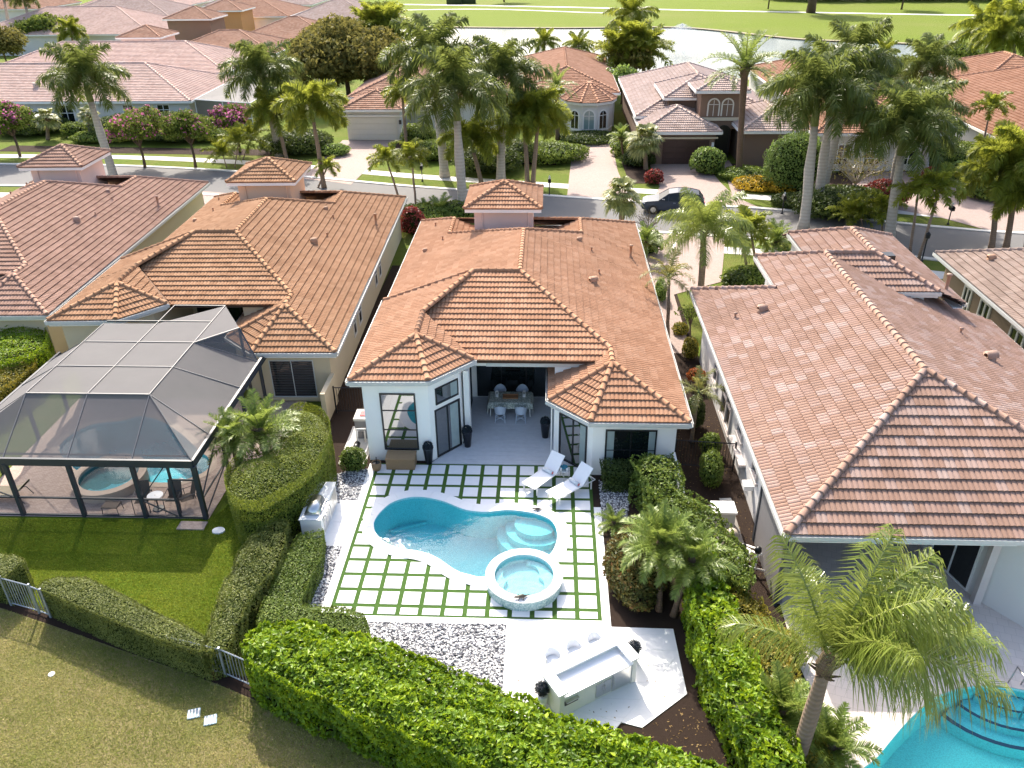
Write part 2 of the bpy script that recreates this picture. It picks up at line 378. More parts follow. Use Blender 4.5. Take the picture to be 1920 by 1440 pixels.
M['fr_yellow']=leafmat('yellow_frond',[(0, (0.096, 0.113, 0.029)), (0.5, (0.205, 0.219, 0.058)), (1, (0.373, 0.321, 0.089))],.4,.4,.5)
M['rachis']=plain('frond_rachis',(.20,.22,.06),.6)
M['crownshaft']=plain('crownshaft',(.12,.16,.04),.5,var=.3)
def barkmat(name,c,ring=9.,v=.25):
    t=NT(name); w_=t.n('ShaderNodeTexWave',bands_direction='Z'); w_.inputs['Scale'].default_value=ring; w_.inputs['Distortion'].default_value=1.2; w_.inputs['Detail'].default_value=3
    t.t.links.new(t.pos,w_.inputs['Vector']); n=t.noise(6,5,.7)
    c1=t.mix(n,sc(c,1-v),sc(c,1+v)); t.col(t.mix(t.math('MULTIPLY',w_.outputs['Fac'],.35),c1,sc(c,.6))); t.pr(.9,0,.2); t.bump(w_.outputs['Fac'],.4,.03); return t.m
M['bark_white']=barkmat('pale_palm_bark',(.44,.40,.35),1.3)
M['bark_brown']=barkmat('brown_palm_bark',(.26,.19,.14),2.2)
M['bark_dark']=barkmat('dark_bark',(.12,.085,.06),3)
M['bark_rough']=barkmat('rough_palm_boots',(.16,.11,.075),4,.5)
M['core']=plain('inner_foliage_shadow',(.022,.034,.009),.95,0,.4,4,.6,12,.05)  # dark colour stands for the shade deep inside the foliage
M['core_bright']=plain('bright_hedge_inner_shadow',(.035,.065,.010),.95,0,.4,4,.6,12,.05)  # painted inner shade for the bright hedges, a little greener
M['louvre']=plain('dark_shutter',(.07,.07,.075),.6)
# ---------------------------------------------------------------- tiled roofs
TW,TL=.33,.345
def tile_tpl(lod=2,w=TW,L=TL,amp=.034,lip=.060):
    "one double-barrel tile: verts (a,b,h), quads"
    if lod==2: us=[0,.08,.25,.42,.5,.58,.75,.92,1.0]; hs=[0,.55,1,.55,0,.55,1,.55,0]
    else: us=[0,.25,.5,.75,1.0]; hs=[0,1,0,1,0]
    V=[];F=[];n=len(us)
    for (b,k) in ((-.02,lip),(L,.004)):
        for u,h in zip(us,hs): V.append((u*w,b,k+h*amp))
    for u,h in zip(us,hs): V.append((u*w,-.02,k*0-.005+h*amp*.25))
    for i in range(n-1):
        F.append((i,i+1,n+i+1,n+i)); F.append((2*n+i,2*n+i+1,i+1,i))
    return np.array(V),np.array(F)
TPL2=tile_tpl(2); TPL1=tile_tpl(1)
TPL0=tile_tpl(1,.66,.5,.06,.07)
def frame_of(poly):
    P=[Vector(p) for p in poly]; n=Vector((0,0,0))
    for i in range(len(P)): 
        a,b=P[i],P[(i+1)%len(P)]; n+=Vector(((a.y-b.y)*(a.z+b.z),(a.z-b.z)*(a.x+b.x),(a.x-b.x)*(a.y+b.y)))
    n.normalize(); 
    if n.z<0: n=-n
    u=Vector((-n.y,n.x,0)); 
    if u.length<1e-4: u=Vector((1,0,0))
    u.normalize(); v=n.cross(u).normalized()      # v points upslope
    if v.z<0: v=-v; u=-u
    return P[0],u,v,n
def lay_tiles(root,roof,facets,mj,ms,single=300,tpl=None,w=TW,L=TL,tintfn=None,eaves=None):
    tpl=tpl or TPL2; TV,TF=tpl; org=Vector(ORG[root.name]) ; nv=len(TV)
    V=[];FF=[];TT=[];cand=[]; vo=0; camv=Vector(CAM)
    pb=bmesh.new(); lay=pb.faces.layers.float.new('tint')
    for fi,poly in enumerate(facets):
        _,u,v,n=frame_of(poly)
        A=np.array([Vector(p).dot(u) for p in poly]); Bb=np.array([Vector(p).dot(v) for p in poly]); pl=list(zip(A,Bb)); H=Vector(poly[0]).dot(n)
        b0=Bb.min() if eaves is None or eaves[fi] is None else Vector(eaves[fi]).dot(v)
        i0,i1=int(math.floor(A.min()/w))-1,int(math.ceil(A.max()/w))+1; j1=int(math.ceil((Bb.max()-b0)/L))+1
        I,J=np.meshgrid(np.arange(i0,i1),np.arange(-1,j1)); I=I.ravel();J=J.ravel()
        x0=I*w;y0=b0+J*L
        cor=[inside(pl,x0+dx*w,y0+dy*L) for dx,dy in ((.001,.001),(.999,.001),(.001,.999),(.999,.999))]
        mid=inside(pl,x0+w/2,y0+L/2); full=cor[0]&cor[1]&cor[2]&cor[3]
        near=(pdist(pl,x0+w/2,y0+L/2)<math.hypot(w,L)/2)|cor[0]|cor[1]|cor[2]|cor[3]|mid
        R=np.array([u,v,n]); 
        tint=RNG.random(len(I)) if tintfn is None else tintfn(I,J,fi)
        for k in np.nonzero(full)[0]:
            c=Vector(u)*float(x0[k]+w/2)+Vector(v)*float(y0[k]+L/2)+n*H
            d=camv-c; sc_=max(0,d.normalized().dot(n))/d.length_squared
            cand.append((sc_,fi,float(x0[k]),float(y0[k]),u,v,n,H,float(tint[k])))
        pk=np.nonzero(near&~full)[0]
        if len(pk):
            tmp=bmesh.new(); tl=tmp.faces.layers.float.new('tint')
            for k in pk:
                bv=[]
                for a,b,h in TV:
                    bv.append(tmp.verts.new((x0[k]+a,y0[k]+b,h)))
                for f in TF:
                    ff=tmp.faces.new([bv[q] for q in f]); ff[tl]=float(tint[k])
            m=len(pl); ar=sum(pl[i][0]*pl[(i+1)%m][1]-pl[(i+1)%m][0]*pl[i][1] for i in range(m)); sg=1 if ar>0 else -1
            for i in range(m):
                ax,ay=pl[i];bx,by=pl[(i+1)%m]; ex,ey=bx-ax,by-ay
                no=Vector((ey*sg,-ex*sg,0))
                if no.length<1e-5: continue
                off=.03 if abs(ey)<1e-3 and ay<b0+.02 else 0
                no.normalize()
                bmesh.ops.bisect_plane(tmp,geom=tmp.verts[:]+tmp.edges[:]+tmp.faces[:],plane_co=Vector((ax,ay,0))+no*off,plane_no=no,clear_outer=True)
            tmp.verts.index_update()
            vs=np.array([tuple(u*q.co.x+v*q.co.y+n*(q.co.z+H)) for q in tmp.verts]) if len(tmp.verts) else np.zeros((0,3))
            fl=[([q.index for q in f.verts],f[tl]) for f in tmp.faces]; tmp.free()
            nb=[pb.verts.new(tuple(c)) for c in vs]
            for ids,tt in fl:
                try: ff=pb.faces.new([nb[q] for q in ids]); ff[lay]=tt
                except ValueError: pass
    cand.sort(key=lambda c:-c[0])
    if single:
        me=mesh_from('roof_tile',TV-np.array([w/2,L/2,0]),TF,ms,smooth=False); 
        for c in cand[:single]:
            _,fi,x,y,u,v,n,H,tt=c; o=bpy.data.objects.new('roof_tile',me); link(o,roof)
            P=u*(x+w/2)+v*(y+L/2)+n*H-org
            jit=random.gauss(0,.004)
            o.matrix_local=Matrix(((u.x,v.x,n.x,P.x),(u.y,v.y,n.y,P.y),(u.z,v.z,n.z,P.z+abs(jit)),(0,0,0,1)))
    rest=cand[single:]
    if rest:
        n_=len(rest); X=np.array([c[2] for c in rest]);Y=np.array([c[3] for c in rest])
        U=np.array([tuple(c[4]) for c in rest]);Vv=np.array([tuple(c[5]) for c in rest]);N=np.array([tuple(c[6]) for c in rest]);H=np.array([c[7] for c in rest])
        jit=np.abs(RNG.normal(0,.004,n_))
        a=X[:,None]+TV[None,:,0];b=Y[:,None]+TV[None,:,1];h=H[:,None]+TV[None,:,2]+jit[:,None]
        P=a[...,None]*U[:,None]+b[...,None]*Vv[:,None]+h[...,None]*N[:,None]
        V=P.reshape(-1,3); FF=(TF[None]+(np.arange(n_)*nv)[:,None,None]).reshape(-1,4); tt=np.repeat([c[8] for c in rest],len(TF))
        # merge with the cut tiles
        pv=np.array([tuple(q.co) for q in pb.verts]).reshape(-1,3); pb.verts.index_update()
        fl=FF.tolist()+[[q.index+len(V) for q in f.verts] for f in pb.faces]; tt=list(tt)+[f[lay] for f in pb.faces]
        me=mesh_from('roof_tiles',np.vstack([V,pv]) if len(pv) else V,fl,mj,None,False,tt,tuple(org))
        o=bpy.data.objects.new('roof_tiles',me); link(o,roof); o['kind']='stuff'
    pb.free()
def cap_tpl(mat,r=.115,L=.40):
    V=[];F=[];sg=7
    for (x,rr,dz) in ((0,r*1.06,0.006),(.045,r*1.05,0.006),(.05,r,0),(L,r*.90,-.012)):
        for k in range(sg):
            a=PI*(-.08+1.16*k/(sg-1)); V.append((x,-rr*math.cos(a),rr*math.sin(a)*.95+dz))
    for i in range(3):
        for k in range(sg-1): F.append((i*sg+k,i*sg+k+1,(i+1)*sg+k+1,(i+1)*sg+k))
    F.append(tuple(range(sg))[::-1])
    me=mesh_from('ridge_tile',V,F,mat,smooth=True); return me
def caps(root,roof,lines,me,joined=False,step=.36,mat=None):
    org=Vector(ORG[root.name]); mb=MB(); tint=[]
    for A,Bp in lines:
        A=Vector(A);Bp=Vector(Bp); 
        if A.z>Bp.z: A,Bp=Bp,A
        d=Bp-A; L=d.length; d.normalize(); n=max(1,int(round(L/step))); st=L/n
        y=Vector((0,0,1)).cross(d).normalized(); z=d.cross(y).normalized()
        for i in range(n):
            P=A+d*(i*st)+Vector((0,0,.045))
            z2=(z-d*.0).normalized()
            mat4=Matrix(((d.x,y.x,z2.x,P.x),(d.y,y.y,z2.y,P.y),(d.z,y.z,z2.z,P.z),(0,0,0,1)))
            if joined:
                mb.add([mat4@v.co for v in me.vertices],[tuple(p.vertices) for p in me.polygons]); tint+=[random.random()]*len(me.polygons)
            else:
                o=bpy.data.objects.new('ridge_tile',me); link(o,roof); mat4.translation-=org; o.matrix_local=mat4
    if joined and mb.v:
        o=part('ridge_tiles',mb,mat,roof,smooth=True,tint=tint); o['kind']='stuff'
def eave(root,edges,mat_g,mat_f,drop=.0):
    "gutter and fascia along eave edges ((x,y),(x,y),z) with the roof to the left of the edge"
    g=MB();f=MB()
    for (a,b,z) in edges:
        ax,ay=a;bx,by=b; dx,dy=bx-ax,by-ay; L=math.hypot(dx,dy); dx/=L;dy/=L; nx,ny=dy,-dx   # outward
        def bar(mb,o0,o1,z0,z1,e=.0):
            P=lambda s,o,zz:(ax+dx*s+nx*o,ay+dy*s+ny*o,zz)
            vs=[P(-e,o0,z0),P(L+e,o0,z0),P(L+e,o1,z0),P(-e,o1,z0),P(-e,o0,z1),P(L+e,o0,z1),P(L+e,o1,z1),P(-e,o1,z1)]
            mb.add(vs,[(3,2,1,0),(4,5,6,7),(0,1,5,4),(2,3,7,6),(1,2,6,5),(3,0,4,7)])
        bar(g,.002,.022,z-.13,z+.0,.07); bar(g,.112,.13,z-.14,z+.01,.07); bar(g,.0,.13,z-.155,z-.135,.07)
        bar(f,-.035,-.005,z-.27,z-.01,.0); bar(f,-.42,-.037,z-.25,z-.225,.0)
    part('gutter',g,mat_g,root); part('fascia',f,mat_f,root)
def roof_under(root,facets,mat):
    mb=MB()
    for p in facets:
        q=[(x,y,z-.03) for x,y,z in p]; mb.add(q,[tuple(range(len(q)))])
        q=[(x,y,z-.12) for x,y,z in p]; mb.add(q,[tuple(range(len(q)))[::-1]])
    return part('roof',mb,mat,root)
def pipe_vent(root,x,y,z,mat,h=.55,r=.06):
    mb=MB(); mb.lathe([(r*2.2,-.1),(r*2.0,.06),(r,.10),(r,h-.06),(r*1.6,h-.05),(r*1.6,h),(r*.3,h+.03)],x,y,z,10); part('roof_vent_pipe',mb,mat,root,True)
def hood_vent(root,x,y,z,mat,s=1.,rz=0):
    mb=MB(); r=.16*s; L=.30*s; V=[];F=[];sg=8
    for (q,rr) in ((-L/2,r*.6),(-L/2+.04,r),(L/2,r)):
        for k in range(sg):
            a=PI*k/(sg-1); lx,ly,lz=q,-rr*math.cos(a),rr*math.sin(a)+.12*s
            V.append((x+lx*math.cos(rz)-ly*math.sin(rz),y+lx*math.sin(rz)+ly*math.cos(rz),z+lz))
    for i in range(2):
        for k in range(sg-1): F.append((i*sg+k,i*sg+k+1,(i+1)*sg+k+1,(i+1)*sg+k))
    F.append(tuple(range(sg))); F.append(tuple(range(2*sg,3*sg))); mb.add(V,F)
    mb.lathe([(r*1.1,-.12),(r*1.0,.12*s),(r*.2,.13*s)],x,y,z,10)
    part('roof_vent_hood',mb,mat,root,True)
# window on a vertical wall: from point a to b (plan), z0..z1, outward normal to the right of a->b
def window(root,a,b,z0,z1,fm,gm,mull=(),hbars=(),proud=.045,fw=.06,name='window',louver=False,sill=None):
    ax,ay=a[:2];bx,by=b[:2];L=math.hypot(bx-ax,by-ay);dx,dy=(bx-ax)/L,(by-ay)/L;nx,ny=dy,-dx
    def bar(mb,s0,s1,o0,o1,z0_,z1_):
        P=lambda s,o,zz:(ax+dx*s+nx*o,ay+dy*s+ny*o,zz)
        vs=[P(s0,o0,z0_),P(s1,o0,z0_),P(s1,o1,z0_),P(s0,o1,z0_),P(s0,o0,z1_),P(s1,o0,z1_),P(s1,o1,z1_),P(s0,o1,z1_)]
        mb.add(vs,[(3,2,1,0),(4,5,6,7),(0,1,5,4),(2,3,7,6),(1,2,6,5),(3,0,4,7)])
    f=MB(); bar(f,0,fw,-.02,proud,z0,z1); bar(f,L-fw,L,-.02,proud,z0,z1); bar(f,fw,L-fw,-.02,proud,z0,z0+fw); bar(f,fw,L-fw,-.02,proud,z1-fw,z1)
    for m in mull: bar(f,m*L-fw*.45,m*L+fw*.45,-.01,proud-.008,z0+fw,z1-fw)
    xs=[0]+list(mull)+[1]
    for i in range(len(xs)-1):
        for h in hbars:
            zz=z0+(z1-z0)*h; bar(f,xs[i]*L+fw*.5,xs[i+1]*L-fw*.5,-.01,proud-.014,zz-fw*.35,zz+fw*.35)
    fo=part(name,f,fm,root); g=MB(); 
    for i in range(len(xs)-1):
        bar(g,xs[i]*L+fw*.4,xs[i+1]*L-fw*.4,-.005,.012,z0+fw*.5,z1-fw*.5)
        part('pane',g,gm,fo); g=MB()
    if louver:
        lv=MB(); n=int((z1-z0)/.09)
        for i in range(n):
            zz=z0+fw+(z1-z0-2*fw)*(i+.5)/n
            for k in range(len(xs)-1): bar(lv,xs[k]*L+fw,xs[k+1]*L-fw,.013,.024,zz-.02,zz+.015)
        o=part('shutter_louvre',lv,M['louvre'],fo); 
    if sill:
        s=MB(); bar(s,-.1,L+.1,0,.10,z0-.12,z0-.003); part('sill',s,sill,root)
    return fo
def curtain(parent,a,b,z0,z1,mat):
    ax,ay=a;bx,by=b;L=math.hypot(bx-ax,by-ay);dx,dy=(bx-ax)/L,(by-ay)/L;nx,ny=dy,-dx
    n=14;V=[];F=[]
    for i in range(n+1):
        s=L*i/n;o=.020+.006*math.sin(i*PI)+.012*(i%2)
        for z in (z0,z1): V.append((ax+dx*s+nx*o,ay+dy*s+ny*o,z))
    for i in range(n): F.append((2*i,2*i+2,2*i+3,2*i+1))
    mb=MB();mb.add(V,F);part('curtain',mb,mat,parent)
# ---------------------------------------------------------------- villas of one plan (the courtyard house and its two neighbours to the left)
TERRA={ 'c':[(0,(.48,.250,.145)),(.5,(.56,.305,.182)),(1,(.63,.365,.23))],
        'n':[(0,(.43,.230,.125)),(.5,(.51,.285,.160)),(1,(.58,.34,.20))],
        'l':[(0,(.40,.24,.175)),(.5,(.47,.29,.215)),(1,(.54,.34,.26))],
        'r':[(0,(.38,.225,.16)),(.42,(.45,.28,.205)),(.72,(.49,.315,.25)),(.92,(.54,.39,.33)),(1,(.58,.44,.385))],
        'f':[(0,(.70,.48,.40)),(.5,(.80,.57,.48)),(1,(.86,.64,.55))],
        'g':[(0,(.46,.34,.29)),(.5,(.54,.41,.36)),(1,(.60,.48,.43))],
        'o':[(0,(.38,.195,.12)),(.5,(.45,.245,.155)),(1,(.52,.295,.20))],
        'h':[(0,(.27,.195,.155)),(.5,(.33,.245,.20)),(1,(.39,.30,.25))],
 'b':[(0,(.42,.23,.15)),(.5,(.50,.29,.20)),(1,(.57,.36,.26))]}
for k_ in 'cnl': TERRA[k_]=[(p,sc(c,.70)) for p,c in TERRA[k_]]
TERRA['r']=[(p,sc(c,.86)) for p,c in TERRA['r']]; TERRA['f']=[(p,sc(c,.9)) for p,c in TERRA['f']]
for k_ in 'robfg': TERRA[k_]=[(p,sc(c,.82)) for p,c in TERRA[k_]]
for k_,c_ in TERRA.items():
    M['tj_'+k_]=tilemat('roof_tile_joined_'+k_,c_,False); M['ts_'+k_]=tilemat('roof_tile_'+k_,c_,True)
    M['tu_'+k_]=plain('roof_underlay_'+k_,sc(c_[0][1],.55),.9)
    M['tv_'+k_]=plain('roof_vent_'+k_,sc(c_[1][1],.95),.7)
def sh(p,o):
    a=o[3] if len(o)>3 else 0; dx,dy=p[0]-12.15,p[1]+.87; c,s=math.cos(a),math.sin(a)
    return (12.15+dx*c-dy*s+o[0],-.87+dx*s+dy*c+o[1],p[2] if len(p)>2 else 0)
def villa(o,key,wall,label,towerwall,trim,main=False,single=300):
    S=lambda *p:[sh(q,o) for q in p]
    root=thing('villa',label,'house',(5.5+o[0],8+o[1],0))
    E1=(5.53,7.62,5.35);TL_=(3.43,7.62,5.35);H=(9.39,2.96,3.80);AR=(9.38,1.78,3.80);RE=(5.53,13.3,5.35)
    N1=(8.62,16.4,4.11);N2=(8.62,18.85,4.11);B1=(12.15,22.4,2.70)
    M1=(1.15,17.68,3.62);M2=(1.15,20.4,3.62);B2=(-1.15,22.7,2.70)
    d3=(12.15,-.87,2.70);d2=(8.44,-.87,2.70);d1=(6.88,.66,2.70);d0=(6.88,4.6,2.70)
    c1=(-.78,.03,3.84);c2=(2.25,.10,3.84);c3=(3.85,1.86,3.84)
    AL=(1.53,2.34,4.69);V_=(1.50,4.60,4.67)
    HL=(1.46,4.93,4.455)
    pe0=(3.86,2.30,3.58);pe1=(9.0,2.30,3.58)
    PLb=(-.78,7.62,3.84)
    F=[]; ev=[]
    def add(p,e=None): F.append(S(*p)); ev.append(sh(e,o) if e else None)
    # right slope pieces, all with the eave line z=2.7
    E=(12.15,0,2.70); at=lambda x,y:(x,y,2.7+.4*(12.15-x)*.996)
    add([d3,AR,H,(12.15,2.96,2.7)],E)
    add([(12.15,2.96,2.7),H,E1,(12.15,7.62,2.7)],E)
    add([(12.15,7.62,2.7),E1,RE,(12.15,13.3,2.7)],E)
    add([(12.15,13.3,2.7),RE,N1,(12.15,16.4,2.7)],E)
    add([(12.15,16.4,2.7),N1,N2,B1],E)
    # left rear slope
    E=(-1.15,9,2.7)
    add([(-1.15,7.66,2.7),(1.15,7.66,3.62),(1.15,13.3,3.62),(-1.15,13.3,2.7)],E)
    add([(1.15,7.66,3.62),(5.5,7.66,5.36),(5.5,13.3,5.36),(1.15,13.3,3.62)],E)
    add([(-1.15,13.3,2.7),(5.5,13.3,5.36),M1,(-1.15,17.68,2.7)],E)
    add([(-1.15,17.68,2.7),M1,M2,B2],E)
    # front left (raised) slope
    E=(-.78,2,3.84)
    add([c1,AL,V_,(-.78,4.60,3.84)],E)
    add([(-.78,4.60,3.84),V_,TL_,PLb],E)
    # front slope
    E=(3,2.30,3.58)
    add([HL,pe0,pe1,(9.9,2.96,3.80)],E); F[-1]=S(HL,pe0,pe1,H); add([HL,H,E1,TL_],E)
    sl=MB(); sl.add(S(TL_,HL,V_),[(0,1,2)]); sl.add(S(V_,HL,pe0,(3.85,1.86,3.84)),[(0,1,2,3)]); part('roof_flashing',sl,M['tu_'+key],root)
    # left turret
    add([c1,c2,AL]); add([c2,c3,AL]); add([AL,c3,V_],c3)
    # right turret
    add([d2,d3,AR]); add([d1,d2,AR]); add([d0,d1,AR,H],d1)
    # rear
    add([RE,N1,(8.62,20.4,2.53),(1.15,20.4,2.53),M1],(5,20.4,2.53)); add([N1,N2,(6.5,18.85,3.26),(6.5,16.4,3.26)]); add([M1,M2,(3.0,20.4,2.88),(3.0,17.68,2.88)])
    add([N2,(5.2,18.85,4.11),(5.2,22.4,2.7),B1]); add([M2,(3.2,20.4,3.62),(3.2,22.7,2.7),B2])
    roof=roof_under(root,F,M['tu_'+key])
    lay_tiles(root,roof,F,M['tj_'+key],M['ts_'+key],single,eaves=ev)
    cm=cap_tpl(M['ts_'+key])
    L=[(AR,d3),(AR,d2),(AR,d1),(AR,H),(H,E1),(E1,TL_),(TL_,V_),(V_,AL),(AL,c1),(AL,c2),(AL,c3),(E1,RE),(RE,N1),(RE,M1),(N1,N2),(M1,M2),(PLb,TL_),(N2,B1),(M2,B2),(N2,(5.2,18.85,4.11))]
    caps(root,roof,[tuple(S(*l)) for l in L],cm)
    g=lambda a,b,z:(sh(a,o)[:2],sh(b,o)[:2],z)
    eave(root,[g(c1,c2,3.84),g(c2,c3,3.84),g(d1,d2,2.7),g(d2,d3,2.7),g(d3,B1,2.7),g(d0,d1,2.7),g((-.78,7.62),c1,3.84),g(B2,(-1.15,7.62),2.7)],M['gutter'],trim)
    # walls
    wb=MB()
    wb.prism(S((-.38,.28),(2.2,.28),(3.30,1.50),(3.38,5.45),(3.38,7.62),(-.38,7.62)),0,3.62)
    wb.prism(S((3.38,5.45),(7.10,5.45),(7.10,7.2),(3.38,7.2)),0,4.2)
    wb.prism(S((7.10,.78),(8.58,-.52),(11.75,-.52),(11.75,5.46),(7.10,5.46)),0,2.62)
    wb.prism(S((-.75,7.6),(11.75,5.47),(11.75,22.0),(-.75,22.2)),0,2.66)
    wb.prism(S((3.45,5.47),(10.4,5.47),(10.4,12),(3.45,12)),2.5,3.3)
    wb.prism(S((7.12,2.52),(9.4,2.52),(9.4,5.4),(7.12,5.4)),2.3,3.46)
    part('wall',wb,wall,root)
    # tower over the entry
    tw=thing('x','','x') if False else None
    x0,x1,y0,y1,ze=2.19,6.44,16.32,20.6,5.5
    A=((x0+x1)/2,(y0+y1)/2,6.42)
    q=[(x0,y0,ze),(x1,y0,ze),(x1,y1,ze),(x0,y1,ze)]
    TF_=[S(q[i],q[(i+1)%4],A) for i in range(4)]
    tr=MB()
    for p in TF_: tr.add([(x,y,z-.03) for x,y,z in p],[(0,1,2)])
    tro=part('tower_roof',tr,M['tu_'+key],root)
    lay_tiles(root,tro,TF_,M['tj_'+key],M['ts_'+key],110)
    caps(root,tro,[tuple(S(q[i],A)) for i in range(4)],cm)
    wt=MB(); wt.prism(S((x0+.5,y0+.5),(x1-.5,y0+.5),(x1-.5,y1-.5),(x0+.5,y1-.5)),2,ze-.2); part('tower_wall',wt,towerwall,root)
    ft=MB(); ft.prism(S((x0+.03,y0+.03),(x1-.03,y0+.03),(x1-.03,y1-.03),(x0+.03,y1-.03)),ze-.22,ze-.04); part('tower_fascia',ft,trim,root)
    dt=MB()
    for xx in (x0+.95,x1-.75): dt.tube(S((xx,y0+.46,ze-.3),(xx,y0+.46,3.6)),.045,6)
    part('downpipe',dt,towerwall,root)
    # vents
    PRz=lambda x:2.7+.4*(12.15-x)
    for (px,py,kind) in ((1182,484,'p'),(1112,531,'h'),(1086,452,'h'),(797,473,'h')):
        pl_=(2.7+.4*12.15,-.4,0) if px>985 else (2.7+.4*1.15,.4,0)
        x,y,z=ON(px,py,pl_)
        if kind=='p': pipe_vent(root,*sh((x,y,z),o),M['tv_'+key],.75,.07)
        else: hood_vent(root,*sh((x,y,z),o),M['tv_'+key],1.25 if px==1112 else .85,.4)
    for (px,py) in ((1109,472),(1123,514),(830,451),(817,425)):
        pl_=(2.7+.4*12.15,-.4,0) if px>985 else (2.7+.4*1.15,.4,0)
        x,y,z=ON(px,py,pl_); pipe_vent(root,*sh((x,y,z),o),M['tv_'+key],.25,.04)
    return root
# ---------------------------------------------------------------- the ground
A_=.711
POOL_Z1=[(447,560),(470,500),(530,430),(600,375),(700,340),(800,325),(900,330),(1000,350),(1080,375),(1150,405),(1230,435),(1340,450)]
POOL_Z2=[(150,453),(250,441),(350,437),(470,450),(580,472),(680,515),(730,575),(748,645),(740,720),(690,815)]
POOL_IN=[(560,910),(400,960),(250,995)]
POOL_Z1B=[(1350,1012),(1250,990),(1180,972),(1100,928),(1000,858),(930,822),(860,800),(780,785),(690,772),(600,745),(520,700),(463,635)]
z1=lambda p:(600+p[0]/4.5,860+p[1]/4.5)
z2=lambda p:(880+p[0]/4.5,860+p[1]/4.5)
pool_ctrl=[G(*z1(p))[:2] for p in POOL_Z1]+[G(*z2(p))[:2] for p in POOL_Z2]+[G(*z2(p))[:2] for p in POOL_IN]+[G(*z1(p))[:2] for p in POOL_Z1B]
POOL=spline(pool_ctrl,4)
A_sign=sum(POOL[i][0]*POOL[(i+1)%len(POOL)][1]-POOL[(i+1)%len(POOL)][0]*POOL[i][1] for i in range(len(POOL)))
if A_sign<0: POOL=POOL[::-1]
COPE=offset(POOL,.40); COPM=offset(POOL,.2)
# second (caged) pool and the pool of the house on the right
NPOOL=spline(G2([(112,838),(165,800),(230,790),(262,782),(300,790),(340,815),(372,845),(392,862),(385,885),(330,905),(270,905),(200,905),(140,880)]),4)
RPOOL=spline(G2([(1606,1460),(1645,1420),(1700,1355),(1752,1310),(1810,1290),(1870,1288),(1935,1300),(2060,1340),(2060,1520),(1800,1600),(1600,1560)]),4)
# lake
LAKE=spline([(-33,165),(-14,163),(8,160),(22,160),(36,158),(52,139),(64,133),(72,129),(77,119),(71,109),(58,105),(44,101),(30,92),(16,88),(4,90),(-10,94),(-16,108),(-22,140)],5)
gm=MB(); gm.sheet([[(-700,-300),(900,-300),(900,1400),(-700,1400)],POOL,NPOOL,RPOOL,LAKE],0.0)
ground=struct('ground',gm,M['lawn_far'])
def flat(name,loops,z,mat):
    m=MB(); m.sheet(loops,z); return struct(name,m,mat)
def slab(name,loop,z0,z1,mat): 
    m=MB(); m.prism(loop,z0,z1); return struct(name,m,mat)
golf=flat('golf_fairway',[[(-60,167),(-14,164.5),(8,161.5),(22,161.5),(37,159.5),(53,141),(64.5,134.8),(73,131),(79,120),(100,112),(140,112),(330,150),(500,600),(-350,700),(-200,240)]],.02,M['golf'])
bm_=MB(); bm_.sheet([offset(LAKE,1.6),LAKE],.03); struct('lake_bank',bm_,plain('lake_bank_soil',(.23,.20,.12),.95,var=.4,scale=.6))
m=MB(); m.sheet([LAKE],-.15); struct('lake_water',m,M['lake'])
m=MB(); n=len(LAKE); m.add([(p[0],p[1],.03) for p in LAKE]+[(p[0],p[1],-.3) for p in LAKE],[(i,(i+1)%n,n+(i+1)%n,n+i) for i in range(n)]); struct('lake_edge',m,M['mulch'])
def ribbon(pts,w,z): 
    L=[];R=[];n=len(pts)
    for i in range(n):
        a=np.array(pts[max(i-1,0)]);b=np.array(pts[min(i+1,n-1)]);t=(b-a)/np.hypot(*(b-a));nn=np.array([-t[1],t[0]]);p=np.array(pts[i]);L.append(tuple(p+nn*w/2));R.append(tuple(p-nn*w/2))
    return L+R[::-1]
path_=spline([(-90,235),(-37,224),(8,211),(43,198),(75,188),(112,178),(180,168)],6,False)
flat('golf_cart_path',[ribbon(path_,2.6,0)],.05,M['concrete'])
flat('golf_cart_path',[ribbon(spline([(-38,205),(-10,206),(20,193),(30,196)],5,False),1.6,0)],.045,M['concrete'])
# the two lawns at the bottom
FENCE=[(-16.5,-6.2),(-10.5,-8.05),(-8.9,-8.55),(-2.5,-10.75),(-1.5,-11.15),(4.2,-13.5),(9.5,-15.6),(16,-18.3)]
flat('lawn',[[(-60,-40)]+[(-60,8)]+FENCE+[(24,-21),(24,-40)]],.006,M['lawn_dry'])
flat('backyard_lawn',[[(-16.5,-6.2),(-10.5,-8.05),(-8.9,-8.55),(-2.5,-10.75),(-2.4,-6),(-3.3,-2),(-5.2,-2.6),(-5.6,-3.62),(-26,-3.8),(-26,-3.3)]],.004,M['lawn'])
m=MB(); m.sheet([ribbon([( -16.5,-6.2),(-10.5,-8.08),(-8.9,-8.6),(-2.5,-10.8),(-1.5,-11.2),(4.2,-13.6),(9.5,-15.75),(16,-18.4)],.5,0)],.010); struct('mulch_strip',m,M['mulch'])
# mulch yards between the houses
flat('mulch_bed',[[(-4.0,-1.6),(-3.0,-2.6),(-2.3,-8.2),(-1.9,-10.9),(-1.5,-11.1),(4.2,-13.5),(9.5,-15.6),(13.4,-17.2),(14.6,-11),(14.4,-7),(14.4,20),(11.7,20),(11.7,8),(-.4,8),(-.4,22),(-3.2,22),(-3.2,5),(-4,2)],POOL],.008,M['mulch'])
